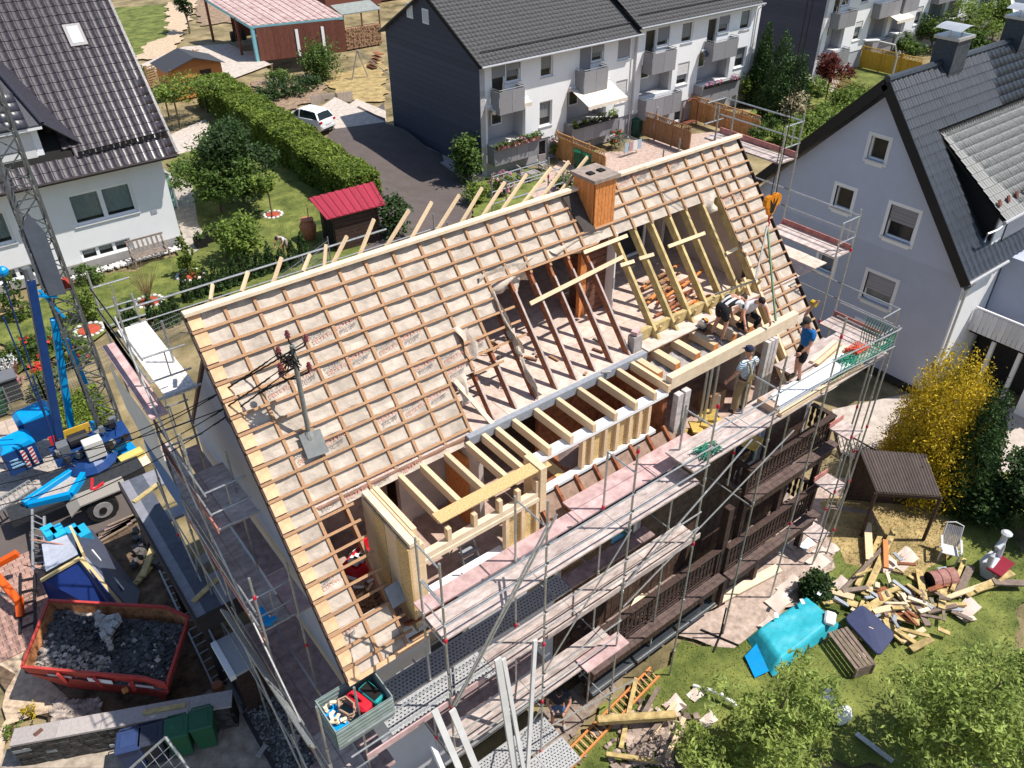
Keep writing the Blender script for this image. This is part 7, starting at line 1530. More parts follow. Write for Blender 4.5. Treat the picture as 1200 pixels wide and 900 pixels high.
q0 = at(556, 655, 6.4)
for x in (-.2, .2): part('rail', MB().tube([V((q0.x+x, q0.y, z5)), V((q0.x+x*.8, q0.y+.35, z5+.95))], .022, 6), GALV, sl_); part('rear_leg', MB().tube([V((q0.x+x, q0.y+.7, z5)), V((q0.x+x*.8, q0.y+.38, z5+.8))], .018, 6), GALV, sl_)
for k in range(3): part('step', MB().b2((q0.x-.2, q0.y+.02+.1*k, z5+.25+.25*k), (q0.x+.2, q0.y+.25+.1*k, z5+.28+.25*k)), STEEL, sl_)
solo('slate_sheet', MB().box(rp(1.55, 6.35, .1), (.5, .42, .02), m=Mx((V((1, .1, 0)).normalized(), -DS, NR)).transposed()), STEEL, 'grey metal sheet lying over the lower roof edge', 'metal sheet')
# loft clutter: heap of old red brown timber, rope, buckets
for k in range(26):
    a = at(rnd.uniform(748, 800), rnd.uniform(330, 372), 8.36); d = V((rnd.uniform(.5, 1.3), rnd.uniform(-.1, .35), rnd.uniform(-.02, .1)))
    solo('old_batten', MB().beam(a+V((0, 0, .02+.012*k % .2)), a+d+V((0, 0, .03+.012*k % .2)), .07, .035), (CLAD, WOOD, REDW)[k % 3], 'torn off red brown batten in the loft heap behind the new rafters', 'batten').__setitem__('group', 'old battens heaped in the loft')
for k in range(14): q = at(rnd.uniform(575, 720), rnd.uniform(395, 440), 8.33); solo('debris_bit', MB().box(q+V((0, 0, .02)), (rnd.uniform(.08, .3), .06, .03), rnd.uniform(0, 3)), (CONC, WOOD, BRICKM)[k % 3], 'small piece of building debris on the loft boards', 'debris').__setitem__('group', 'debris on the loft boards')
solo('rope_coil', MB().tube([at(572, 410, 8.34)+V((.25*math.cos(t*.8), .2*math.sin(t*.8), .02+.004*t)) for t in range(26)], .02, 5), M('tan_cable', ()), 'coiled rope lying on the loft boards at the torn membrane', 'rope')
solo('pink_block', MB().box((9.26, -2.57, 8.82), (.2, .16, .1), .3), PINK, 'pink foam block on top of the short pillar', 'block')
sw = thing('circular_saw', 'orange and black power saw on the joists beside the bent over worker', 'power saw', at(822, 385, 8.3)); s0 = sw.location
part('blade_guard', MB().tube([s0+V((-.03, 0, .12)), s0+V((.03, 0, .12))], .12, 12), GALV, sw); part('motor', MB().box(s0+V((.1, .02, .16)), (.2, .14, .14)), OR_, sw, bev=.03); part('base_plate', MB().box(s0+V((0, 0, .01)), (.22, .34, .015)), BLACKP, sw); part('handle', MB().tube([s0+V((.02, -.1, .2)), s0+V((.05, 0, .27)), s0+V((.1, .1, .2))], .02, 6), BLACKP, sw)
tarp = solo('grey_tarp', MB().grid(lambda u, v: V((6.05+1.1*u, -3.9+.9*v, 6.9+.35*math.sin(3.1*u)*math.sin(3.1*v)+.06*math.sin(9*u+4*v))), 14, 12), M('mauve_tarp', (.20, .15, .14), .8, .15, 4, .2), 'crumpled brownish tarpaulin bundle below the dormer joists', 'tarpaulin', smooth=True)
cube = solo('cardboard_box', MB().b2((11.2, -3.6, 5.96), (11.8, -3.2, 6.6)), M('cardboard', (.30, .17, .10), .8, .1, 4), 'brown cardboard box in the open room behind the striped worker', 'box')
ins_ = MB()
for k in range(26): ins_.box((rnd.uniform(9.6, 10.9), rnd.uniform(-4.55, -3.9), 6.05+.02*k), (.45, .3, .05), m=Mx.Rotation(rnd.uniform(0, 3), 3, 'Z') @ Mx.Rotation(rnd.uniform(-.3, .3), 3, 'X'))
tag(solo('insulation_scraps', ins_, M('yellow_wool', (.52, .36, .10), .95, .3, 9, .5), 'torn yellow insulation wool lying at the open room edge', 'insulation'), kind='stuff')
solo('insulation_piece', MB().box(at(882, 518, 5.5)*1.0, (.55, .4, .08), .3), M('yellow_wool', ()), 'yellow insulation wool piece on the upper balcony', 'insulation')
# bundle of white profiles and timber on the right deck
for k in range(4): solo('white_profile', MB().beam((11.0+.1*k, -5.62+.13*k, 7.51), (13.9+.1*k, -5.60+.13*k, 7.51), .11, .1), PVC, ['outermost white profile in the bundle on the right deck', 'second white profile in the deck bundle', 'third white profile in the deck bundle', 'innermost white profile in the deck bundle'][k], 'profile')
solo('crate_board', MB().box((10.9, -5.4, 7.56), (.16, .5, .2)), M('crate_ply', (.42, .3, .22), .8, .15, 5), 'plywood end block before the white profile bundle', 'block')
solo('timber', MB().beam((10.9, -5.76, 7.5), (14.2, -5.74, 7.5), .1, .09), FRESH, 'long squared timber along the right deck edge', 'timber')
for k in range(3): solo('short_timber', MB().beam((13.3, -5.2+.15*k, 7.51), (14.6, -5.0+.15*k, 7.51), .1, .07), (PALE, FRESH, PALE)[k], ['short timber nearest the blue shirt worker', 'middle short timber on the right deck', 'short timber by the green net'][k], 'timber')
net = MB()
GNET = M('green_net', (.03, .22, .14), .8, .2, 6)
for k in range(15): f = k/14; net.tube([V((12.9+2.3*f, -5.9, 8.2-.03*math.sin(9*f))), V((12.9+2.3*f, -5.88, 7.8)), V((12.8+2.3*f, -5.7, 7.5))], .009, 4)
for k in range(9): z = 7.5+.08*k; net.tube([V((12.9+2.3*f, -5.89+(.0 if z > 7.8 else .15), z+.02*math.sin(8*f+k))) for f in np.linspace(0, 1, 8)], .009, 4)
for k in range(12): net.tube([V((15.25, -5.85+.07*k, 8.2)), V((15.2, -5.8+.07*k, 7.8)), V((15.22, -5.82+.07*k, 7.47))], .012, 4)
tag(solo('safety_net', net, GNET, 'bunched green safety net tied to the right end of the deck', 'net'), kind='stuff')
for (nm, c_, m_, lab) in (('green_netting', (14.0, -5.4, 7.48), GNET, 'dark green netting heap on the right deck end'), ('orange_netting', (14.7, -5.3, 7.48), M('orange_net', (.6, .1, .05), .7, .2, 6), 'orange red netting heap beside the green net'), ('green_strap', (8.6, -5.6, 7.47), GNET, 'loose green straps dropped on the deck near the middle pole')):
    mb = MB()
    for k in range(26): mb.tube([V(c_)+V((rnd.uniform(-.35, .35), rnd.uniform(-.2, .2), rnd.uniform(0, .16))) for _ in range(4)], .011, 4)
    solo(nm, mb, m_, lab, 'netting' if 'strap' not in nm else 'straps', kind='stuff')
solo('yellow_canister', MB().tube([onx(951, 354, 16.2), onx(957, 357, 16.2)], .09, 10), M('canister_yellow', (.6, .42, .02), .4, .1, 5), 'yellow canister on the deck at the right gable', 'canister')
solo('broken_board', MB().box((8.2, -4.6, 1.62), (.9, .4, .03), .4), PALE, 'pale board pieces lying inside the long lower balcony', 'board')
# long white boards leaning at the front scaffold
for k, (a, b, w_) in enumerate((((583, 772), (604, 905), .17), ((590, 772), (614, 905), .1), ((627, 750), (618, 905), .11), ((509, 832), (540, 905), .15), ((530, 832), (560, 905), .16), ((505, 870), (520, 905), .12))):
    p = ony(*a, -6.05); q = ony(*b, -6.5-.1*(k % 2)); q = q if q.z > .1 else p.lerp(q, (p.z-.1)/(p.z-q.z))
    solo('white_board', MB().beam(p, q, w_*.85, .05, (0, -1, 0)), M('white_board', (.60, .59, .57), .6, .08, 3, dirt=.3, dirtc=(.4, .37, .33)), ['wide white board leaning at the front scaffold', 'narrow white strip beside the wide leaning board', 'slim white board under the pink plank', 'white board leaning left of the brace', 'curved looking white board at the big pole', 'short white board at the bottom edge'][k], 'board')
solo('blue_cloth', MB().grid(lambda u, v: V((.44-.02*math.sin(9*v), .25+.5*u+.03*math.sin(7*v), 9.9-1.5*v)), 4, 8), M('navy_cloth', (.02, .04, .16), .7, .1, 5), 'dark navy cloth hanging at the left gable behind the verge', 'cloth', smooth=True)
# ================================================================== front garden
def junk(name, p, d, m, lab, cat, rz=0., group=None, tilt=0., bev=0.):
    mb = MB().box((0, 0, 0), d, m=Mx.Rotation(rz, 3, 'Z') @ Mx.Rotation(tilt, 3, 'Y')); mb.v = [tuple(V(v)+V(p)) for v in mb.v]; return solo(name, mb, m, lab, cat, group, bev=bev)
CW = [((1003, 690), (1030, 632)), ((1013, 700), (1045, 628)), ((975, 708), (1040, 640)), ((1017, 662), (1014, 620)), ((1036, 672), (1034, 642)), ((1080, 710), (1075, 672)), ((1112, 700), (1128, 660)), ((1120, 702), (1135, 670)), ((1098, 708), (1180, 682)), ((1130, 702), (1182, 680)), ((1065, 716), (1130, 712)), ((990, 712), (1075, 735)), ((985, 700), (1015, 695)), ((1020, 725), (1060, 716)), ((1035, 735), (1085, 755)), ((1030, 718), (1045, 745)), ((1048, 695), (1085, 735)), ((1060, 692), (1085, 740)), ((995, 720), (1020, 735)), ((1000, 730), (1040, 705)), ((1045, 745), (1075, 760)), ((1075, 700), (1110, 695)), ((1085, 722), (1118, 716)), ((965, 695), (998, 708)), ((1022, 705), (1050, 698)), ((1100, 720), (1105, 690)), ((1140, 700), (1165, 690)), ((1160, 690), (1198, 690)), ((1055, 755), (1080, 745)), ((1066, 765), (1088, 757))]
OLDW = M('old_yellow_timber', (.38, .26, .10), .8, .3, 6, .25, c2=(.50, .38, .17)); GREYW = M('grey_weathered_board', (.20, .15, .12), .9, .3, 6, .25)
for k, (a, b) in enumerate(CW):
    p = gnd(*a)+V((0, 0, .12+.03*(k % 7))); q = gnd(*b)+V((0, 0, .14+.05*(k % 5)))
    solo('scrap_timber', MB().beam(p, q, (.14, .19, .11, .22)[k % 4], (.06, .08, .05)[k % 3]), (OLDW, OLDW, GREYW, FRESH, OLDW)[k % 5] if k not in (4,) else CLAD, 'old roof timber in the jumbled heap behind the blue lid', 'timber', 'old timbers in the garden scrap heap')
for k in range(90):
    p = gnd(rnd.gauss(1052, 36), rnd.gauss(712, 18)); junk('scrap_piece', p+V((0, 0, .06+.004*k)), (rnd.uniform(.2, .6), rnd.uniform(.05, .14), .04), (OLDW, GREYW, REDW, PALE, STEEL)[k % 5], 'short broken piece in the garden scrap heap', 'scrap', rnd.uniform(0, 3), 'short scrap in the garden heap', rnd.uniform(-.3, .3))
PAPER = M('pale_membrane_scrap', (.60, .50, .43), .8, .1, 4, .3)
for k, (x, y, w_, d_) in enumerate([(925, 688, .8, .4), (958, 660, .6, .5), (912, 706, .7, .5), (945, 640, .5, .3), (960, 648, .4, .3), (1132, 716, .9, .45), (1040, 664, .7, .4), (1060, 650, .5, .3), (930, 640, .4, .3), (900, 735, .5, .4), (985, 685, .5, .35), (1062, 660, .9, .3), (975, 645, .35, .3), (790, 828, .5, .4), (815, 815, .4, .3), (770, 845, .5, .35), (830, 845, .4, .3)]):
    p = gnd(x, y); ph = rnd.uniform(0, 6)
    solo('paper_scrap', MB().grid(lambda u, v: p+V(((u-.5)*w_, (v-.5)*d_, .05+.05*math.sin(5*u+ph)*math.cos(4*v+ph)+.05*u)), 5, 4), PAPER if k != 3 else PVC, 'crumpled pale membrane scrap thrown on the garden ground', 'membrane scrap', 'membrane scraps on the garden ground', smooth=True)
# turquoise tarp over a mound
tp_ = thing('tarpaulin', 'bright turquoise tarpaulin draped over a stack on the gravel', 'tarpaulin', gnd(920, 745)); a, b, c_, d_ = gnd(875, 750), gnd(945, 702), gnd(985, 735), gnd(905, 795)
def tarpf(u, v):
    p = a.lerp(b, u).lerp(d_.lerp(c_, u), v); e = min(u, 1-u, v, 1-v); return p+V((0, 0, .05+.38*min(1, e*9)+.035*abs(math.sin(4*u+2*v))-.03*abs(math.sin(7*v-3*u))+.012*math.sin(31*u+9*v)*math.sin(27*v)))
part('sheet', MB().grid(tarpf, 26, 18), M('turquoise_tarp', (.03, .38, .47), .5, .15, 5, .5), tp_, smooth=True)
for k, (x, y, rz) in enumerate([(915, 715, .3), (935, 722, 1.), (955, 712, .2), (905, 738, .8)]): part('paper_label', MB().box(gnd(x, y)+V((0, 0, .64)), (.18, .1, .01), rz), PVC, tp_)
part('blue_sheet', MB().prism([gnd(872, 772)+V((0, 0, .1)), gnd(885, 760)+V((0, 0, .2)), gnd(900, 790)+V((0, 0, .12)), gnd(884, 796)+V((0, 0, .05))], (0, 0, .02)), BLUE, tp_)
sk2 = junk('white_sack', gnd(968, 738)+V((0, 0, .5)), (.45, .3, .18), WSIGN, 'white plastic sack on the corner of the turquoise tarpaulin', 'sack', .5, bev=.05)
bl_ = thing('box_lid', 'dark blue rounded plastic lid leaning on the scrap heap', 'lid', gnd(1010, 752)); a, b, c_, d_ = gnd(985, 735)+V((0, 0, .35)), gnd(1005, 722)+V((0, 0, .5)), gnd(1045, 755)+V((0, 0, .4)), gnd(1027, 778)+V((0, 0, .25))
def rr_(f): q = [a, b, c_, d_]; return q
pts = []
for i_, (p0, p1_, p2_) in enumerate(((d_, a, b), (a, b, c_), (b, c_, d_), (c_, d_, a))):
    for f in (0, .25, .5, .75, 1.): u_ = p1_.lerp(p0, .18); w_ = p1_.lerp(p2_, .18); pts.append(u_.lerp(p1_, f).lerp(p1_.lerp(w_, f), f))
part('panel', MB().prism(pts, (0, 0, .06)), M('lid_blue', (.035, .045, .11), .4, .1, 4, .05), bl_, bev=.015); part('knob', MB().ball((a+c_)/2+V((0, 0, .07)), (.03, .03, .02), 8, 4), BLACKP, bl_)
cp_ = thing('slatted_crate', 'brown slatted wooden bench box in front of the blue lid', 'bench', gnd(990, 770)); a, b = gnd(968, 752), gnd(1000, 795); cd2 = V(((b-a).y, -(b-a).x, 0)).normalized(); cd2 = cd2 if cd2.x > 0 else -cd2
for k in range(5): o = cd2*(k*.13)+V((0, 0, .42)); part('slat', MB().beam(a+o, b+o, .095, .03), GREYW, cp_)
for k in range(4): part('side_slat', MB().beam(b+V((0, 0, .08+.1*k)), b+cd2*.55+V((0, 0, .08+.1*k)), .03, .08), GREYW, cp_)
for o in ((0, 0), (cd2.x*.55, cd2.y*.55)):
    for e in (a, b): part('leg', MB().beam(e+V((o[0], o[1], 0)), e+V((o[0], o[1], .4)), .06, .06), GREYW, cp_)
brl = thing('barrel', 'rust pink oil barrel lying on its side in the scrap heap', 'barrel', gnd(1095, 688)); p = gnd(1086, 688)+V((0, 0, .28)); q = gnd(1114, 683)+V((0, 0, .3))
d = (q-p); part('shell', MB().tube([p, p+d*.3, p+d*.32, p+d*.35, p+d*.65, p+d*.67, p+d*.7, q], [.27, .27, .29, .27, .27, .29, .27, .27], 16, cap=False), M('barrel_pink', (.36, .17, .14), .7, .35, 5, .2), brl); part('bottom', MB().tube([q-d*.05, q-d*.02], .262, 16), RUST, brl); part('inside', MB().tube([p+d*.05, p+d*.08], .262, 16), DARK, brl)
# plastic garden chair
chp = gnd(1108, 655); ch_ = thing('garden_chair', 'white plastic reclining garden chair on the dry grass', 'chair', chp, None, R(-60)); CPL = M('chair_plastic', (.55, .54, .55), .5, .06, 5)
part('seat', MB().prism([(-.24, -.25, .42), (.24, -.25, .42), (.22, .22, .38), (-.22, .22, .38)], (0, 0, .03)), CPL, ch_, local=True, bev=.01)
for k in range(9): x = -.2+.05*k; part('back_slat', MB().beam((x, .22, .42), (x*.95, .48, 1.0), .035, .02, (0, 1, .5)), M('chair_grey', (.33, .32, .33), .5, .08, 5), ch_, local=True)
part('back_frame', MB().tube([(-.24, .22, .40), (-.23, .50, 1.04), (0, .53, 1.1), (.23, .50, 1.04), (.24, .22, .40)], .022, 6), CPL, ch_, local=True)
for s_ in (-1, 1):
    part('armrest', MB().beam((s_*.27, -.25, .62), (s_*.27, .3, .64), .06, .03), CPL, ch_, local=True); part('leg', MB().beam((s_*.26, -.28, .62), (s_*.25, -.2, 0), .04, .05), CPL, ch_, local=True); part('leg', MB().beam((s_*.26, .05, .4), (s_*.26, .42, 0), .04, .05), CPL, ch_, local=True)
# ride-on toy / play kitchen in white plastic
ty = thing('toy_house', 'white and dark red plastic toy stove with open arch near the shrubs', 'toy', gnd(1165, 670)); p = gnd(1163, 672)
TW = M('toy_white', (.50, .52, .55), .4, .06, 4); TRD = M('toy_red', (.22, .015, .03), .4, .1, 4)
part('base', MB().prism([p+V((-.4, -.2, 0)), p+V((.3, -.2, 0)), p+V((.38, .0, .45)), p+V((-.35, .0, .5))], (0, .4, 0)), TW, ty, bev=.03); part('tray', MB().box(p+V((0, -.1, .42)), (.85, .45, .08)), TRD, ty, bev=.02)
for s_ in (-1, 1): part('arch_leg', MB().tube([p+V((s_*.32, .12, .45)), p+V((s_*.3, .14, .85)), p+V((s_*.14, .15, 1.1))], .08, 8), TW, ty)
part('arch_top', MB().tube([p+V((-.16, .15, 1.08)), p+V((0, .15, 1.18)), p+V((.16, .15, 1.08))], .09, 8), TW, ty); part('chimney_pipe', MB().tube([p+V((.05, .15, 1.15)), p+V((.12, .15, 1.5))], .09, 10), TW, ty); part('cap', MB().lathe(p+V((.12, .15, 1.48)), [(.15, 0), (.16, .05), (.1, .1)], 10), TW, ty)
# lean-to with corrugated roof
lt = thing('lean_to', 'small lean-to shelter with brown corrugated roof beside the golden conifer', 'shelter', gnd(1060, 590)); a, b, c_, d_ = at(1007, 527, 2.2), at(1085, 533, 2.2), at(1103, 582, 1.9), at(1027, 577, 1.9)
n = 22
for k in range(n):
    f0, f1 = k/n, (k+1)/n; fm = (f0+f1)/2
    part('corrugation', MB().prism([a.lerp(b, f0), a.lerp(b, fm)+V((0, 0, .05)), a.lerp(b, f1), d_.lerp(c_, f1), d_.lerp(c_, fm)+V((0, 0, .05)), d_.lerp(c_, f0)], (0, 0, -.015)) if False else MB().poly([a.lerp(b, f0), a.lerp(b, fm)+V((0, 0, .06)), d_.lerp(c_, fm)+V((0, 0, .06)), d_.lerp(c_, f0)]).poly([a.lerp(b, fm)+V((0, 0, .06)), a.lerp(b, f1), d_.lerp(c_, f1), d_.lerp(c_, fm)+V((0, 0, .06))]), M('brown_corrugated', (.20, .16, .14), .6, .12, 5, .1), lt)
part('fascia', MB().beam(d_-V((0, 0, .06)), c_-V((0, 0, .06)), .05, .12), DARKW, lt)
for e in (a, b, c_, d_): part('post', MB().beam((e.x, e.y, 0), (e.x, e.y, e.z-.03), .09, .09), DARKW, lt)
part('back_wall', MB().prism([(a.x, a.y, 0), (b.x, b.y, 0), (b.x, b.y, 2.1), (a.x, a.y, 2.1)], (0, .04, 0)), DARKW, lt)
# lattice fence, planks and ladder
lf = thing('lattice_fence', 'dark diamond lattice fence behind the scaffold foot', 'fence', gnd(1005, 540)); a, b = gnd(975, 520), gnd(1035, 555); d = (b-a)
for k in range(12):
    f = k/12; part('lath', MB().beam(a+d*f+V((0, 0, .05)), a+d*min(1, f+.18)+V((0, 0, .7)), .03, .015), DARKW, lf); part('lath', MB().beam(a+d*min(1, f+.18)+V((0, .012, .05)), a+d*f+V((0, .012, .7)), .03, .015), DARKW, lf)
part('rail', MB().beam(a+V((0, 0, .72)), b+V((0, 0, .72)), .05, .04), DARKW, lf)
WL = thing('wooden_ladder', 'long orange wooden ladder lying on the grass at the terrace edge', 'ladder', gnd(700, 850)); a, b, c_, d_ = gnd(648, 900), gnd(762, 785), gnd(660, 912), gnd(772, 795)
for p, q in ((a, b), (c_, d_)): part('rail', MB().beam(p+V((0, 0, .1)), q+V((0, 0, .1)), .05, .08), CLAD, WL)
for k in range(22): f = (k+.5)/22; part('rung', MB().beam(a.lerp(b, f)+V((0, 0, .1)), c_.lerp(d_, f)+V((0, 0, .1)), .03, .03), M('ladder_rung_wood', (.55, .33, .16), .7, .15, 6), WL)
solo('long_plank', MB().beam(gnd(828, 712)+V((0, 0, .1)), gnd(912, 668)+V((0, 0, .1)), .3, .06), PALE, 'wide fresh pale plank lying below the right balcony', 'plank')
solo('round_beam', MB().beam(gnd(698, 856)+V((0, 0, .45)), gnd(790, 850)+V((0, 0, .45)), .2, .2), OLDW, 'thick yellow beam lying across the lower scrap heap', 'beam', bev=.03)
for k, (p, q) in enumerate([((727, 880), (745, 800)), ((760, 870), (790, 830)), ((735, 895), (775, 850)), ((710, 890), (770, 900)), ((780, 895), (800, 850)), ((750, 850), (770, 815))]): solo('scrap_timber', MB().beam(gnd(*p)+V((0, 0, .12+.04*k)), gnd(*q)+V((0, 0, .2+.03*k)), .11, .06), (OLDW, FRESH, GREYW)[k % 3], 'old timber in the lower scrap heap under the thick beam', 'timber', 'old timbers in the lower scrap heap')
mb = MB()
for k in range(320): p = gnd(rnd.gauss(760, 24), rnd.gauss(868, 18)); mb.rock((p.x, p.y, .06), rnd.uniform(.04, .13), .4)
solo('broken_slabs', mb, M('mixed_rubble', (.30, .23, .19), .9, .5, 3, .4, island=.6), 'heap of broken slabs and plaster at the bottom edge', 'rubble', kind='stuff')
solo('cable_tube', MB().tube([gnd(812, 806)+V((0, 0, .1)), gnd(842, 820)+V((0, 0, .3)), gnd(862, 832)+V((0, 0, .2))], .05, 7), WSIGN, 'white pipe end sticking out of the bottom left tree', 'pipe')
for k, (x, y, m_, lab) in enumerate([(966, 824, M('sack_blue', (.08, .10, .17), .6, .1, 4), 'slate blue bin bag between the garden trees'), (984, 842, WSIGN, 'white bin bag between the garden trees')]): solo('bin_bag', MB().ball(gnd(x, y)+V((0, 0, .2)), (.3, .24, .24), 10, 7, .12), m_, lab, 'bag', smooth=True)
solo('metal_strip', MB().beam(gnd(1002, 862)+V((0, 0, .1)), gnd(1045, 895)+V((0, 0, .1)), .14, .02), GALV, 'long grey metal strip lying in the lower right grass', 'metal strip')
dst = thing('parasol_stand', 'dark metal parasol stand on the gravel under the balcony', 'stand', gnd(843, 745)); p = gnd(843, 748)
part('pole', MB().tube([p, p+V((0, 0, 1.3))], .025, 6), DARK, dst)
for k in range(4): part('leg', MB().beam(p+V((0, 0, .04)), p+V((.55*math.cos(1.57*k+.4), .55*math.sin(1.57*k+.4), .04)), .04, .04), DARK, dst)
wb_ = thing('sawhorse', 'grey folding sawhorse bench on the gravel near the scaffold', 'sawhorse', gnd(990, 610)); p, q = gnd(963, 612)+V((0, 0, .7)), gnd(1018, 617)+V((0, 0, .6)); part('top', MB().beam(p, q, .18, .04), GREYW, wb_)
for e in (p, q):
    for s_ in (-.2, .2): part('leg', MB().beam(e, V((e.x+s_, e.y-.1, .05)), .04, .04), GREYW, wb_)
# ================================================================== rear gardens
PH = thing('playhouse', 'dark wooden garden hut with a red corrugated roof at the hedge end', 'garden hut', gnd(415, 270)); a, b, c_, d_ = at(362, 233, 2.3), at(437, 214, 2.3), at(452, 240, 2.0), at(383, 258, 2.0)
n = 18
for k in range(n): part('roof_sheet', MB().prism([a.lerp(b, k/n), a.lerp(b, (k+1)/n), d_.lerp(c_, (k+1)/n), d_.lerp(c_, k/n)], (0, 0, .04+.03*(k % 2))), M('crimson_roof', (.33, .03, .05), .5, .1, 4, .1), PH)
i0, i1, i2, i3 = [V((p.x, p.y, 0)) for p in (a.lerp(c_, .12), b.lerp(d_, .12), c_.lerp(a, .12), d_.lerp(b, .12))]
for p, q in ((i0, i1), (i1, i2), (i3, i2), (i0, i3)):
    for j in range(9): part('wall_log', MB().beam(p+V((0, 0, .12+.22*j)), q+V((0, 0, .12+.22*j)), .06, .2), DARKW, PH)
part('door_opening', MB().beam(i3.lerp(i0, .15)+V((-.05, -.05, .85)), i3.lerp(i0, .75)+V((-.05, -.05, .85)), .02, 1.5), DARK, PH)
cpot = thing('clay_pot', 'big terracotta amphora pot standing by the red roofed hut', 'pot', gnd(363, 280)); part('pot', MB().lathe((0, 0, 0), [(.25, 0), (.42, .4), (.45, .75), (.32, 1.05), (.36, 1.15), (.28, 1.15)], 14), M('terracotta', ()), cpot, local=True); part('stick', MB().tube([(.1, 0, 1.0), (.15, 0, 2.0)], .03, 5), OLDW, cpot, local=True)
bnch = thing('garden_bench', 'weathered slatted garden bench against the white house wall', 'bench', (5.3, 27.35, 0)); BW = M('bench_grey_wood', (.17, .135, .11), .85, .3, 7, .2, c2=(.25, .2, .17))
for k in range(5): part('seat_slat', MB().b2((4.4, 26.95+.12*k, .45), (6.2, 27.04+.12*k, .48)), BW, bnch)
for k in range(8): part('back_slat', MB().beam((4.45+.24*k, 27.55, .5), (4.45+.24*k, 27.75, 1.05), .1, .02, (0, 1, 0)), BW, bnch)
part('back_rail', MB().beam((4.35, 27.77, 1.08), (6.25, 27.77, 1.08), .05, .09), BW, bnch)
for x in (4.45, 6.15):
    for y in (27.0, 27.6): part('leg', MB().b2((x-.04, y-.04, 0), (x+.04, y+.04, .45)), BW, bnch)
    part('armrest', MB().b2((x-.04, 26.95, .7), (x+.04, 27.65, .74)), BW, bnch)
ws_ = MB()
for k in range(420): ws_.rock((rnd.uniform(.2, 7.1), 27.75+rnd.uniform(-.25, .25), .05), rnd.uniform(.04, .09), .7)
solo('pebble_strip', ws_, M('white_stone', ()), 'white pebble strip along the foot of the white house', 'pebbles', kind='stuff')
ps = thing('planter_box', 'dark planter boxes with flowers at the white house corner', 'planter', (8.3, 27.2, 0))
for k in range(3): part('box', MB().b2((7.6+.62*k, 27.0+.3*k, 0), (8.15+.62*k, 27.55+.3*k, .5)), DARK, ps)
leaves('plants', clumps(500, [((-.4, .1, .6), (.3, .3, .2)), ((.3, .4, .6), (.3, .3, .2)), ((.9, .8, .6), (.3, .3, .2))], .5, .2), .07, L_MID, ps)
gs_ = thing('garden_shed', 'orange brown garden shed with dark grey felt roof behind the vines', 'shed', gnd(225, 118)); p = gnd(205, 118)
part('wall', MB().b2((p.x, p.y, 0), (p.x+4.2, p.y+3, 2.2)), CLAD, gs_); part('roof', MB().prism([(p.x-.3, p.y-.4, 2.2), (p.x+2.1, p.y-.4, 3.0), (p.x+4.5, p.y-.4, 2.2), (p.x+2.1, p.y-.4, 2.9)], (0, 3.8, 0)), M('charcoal', ()), gs_); part('gable', MB().prism([(p.x, p.y, 2.2), (p.x+4.2, p.y, 2.2), (p.x+2.1, p.y, 2.88)], (0, .1, 0)), CLAD, gs_); part('door', MB().b2((p.x+2.4, p.y-.03, .1), (p.x+3.3, p.y-.005, 1.9)), DARKW, gs_)
def slatfence(a, b, h, lab, m, n, nm='fence', gap=.03):
    t = thing(nm, lab, 'fence', a); k = 0
    for j in range(n): z = .08+h*j/n; part('slat', MB().beam(a+V((0, 0, z+h/n/2)), b+V((0, 0, z+h/n/2)), .03, h/n-gap), m, t)
    L = (b-a).length
    for k in range(int(L/1.9)+1): p = a.lerp(b, min(1, k*1.9/L)); part('post', MB().beam(p, p+V((0, 0, h+.15)), .1, .1), m, t)
    return t
TANW = M('tan_fence_wood', (.36, .22, .11), .8, .2, 5, .2); slatfence(gnd(176, 105), gnd(238, 82), 1.7, 'tan slatted privacy fence behind the vine pergola', TANW, 9, gap=.08)
def panelfence(a, b, h, lab, m, npan, top=.3):
    t = thing('privacy_fence', lab, 'fence', a); d = (b-a)/npan; u = d.normalized(); nn_ = V((u.y, -u.x, 0))
    for k in range(npan):
        p = a+d*k; q = a+d*(k+1)
        part('post', MB().beam(p, p+V((0, 0, h+.1)), .1, .1), m, t)
        for j in range(12):
            f0 = j/12; z0 = .1; s_ = p.lerp(q, f0+.04); part('board', MB().beam(s_+V((0, 0, z0)), s_+V((0, 0, h-top)), d.length/12-.012, .025, nn_), m, t)
        for j in range(7):
            x0, x1 = p.lerp(q, j/7), p.lerp(q, min(1, j/7+.14)); part('lattice_lath', MB().beam(x0+V((0, 0, h-top)), x1+V((0, 0, h-.03)), .02, .035), m, t); part('lattice_lath', MB().beam(x1+nn_*.02+V((0, 0, h-top)), x0+nn_*.02+V((0, 0, h-.03)), .02, .035), m, t)
        part('top_rail', MB().beam(p+V((0, 0, h)), q+V((0, 0, h)), .06, .06), m, t); part('brace', MB().beam(p-nn_*.03+V((0, 0, .2)), q-nn_*.03+V((0, 0, h-top-.05)), .03, .06), m, t)
    part('post', MB().beam(b, b+V((0, 0, h*.8)), .1, .1), m, t); return t
FW = M('orange_fence', (.42, .20, .07), .75, .2, 5, .2, c2=(.50, .27, .11)); zz = -1.25
panelfence(V((33.1, 28.0, zz)), V((33.1, 23.2, zz)), 1.85, 'brown lattice topped privacy fence between the two left patios', FW, 3)
panelfence(V((41.0, 28.0, zz)), V((41.0, 23.0, zz)), 1.85, 'brown lattice topped privacy fence right of the drying rack', M('brown_fence', (.30, .16, .08), .75, .2, 5, .2), 3)
panelfence(V((46.6, 28.0, zz)), V((46.6, 21.5, zz)), 1.85, 'orange privacy fence beside the green and yellow bins', FW, 4)
panelfence(V((70.0, 28.4, zz)), V((70.0, 22.6, zz)), 1.9, 'mustard yellow privacy fence on the far terrace', M('mustard_fence', (.48, .28, .03), .7, .15, 5), 3)
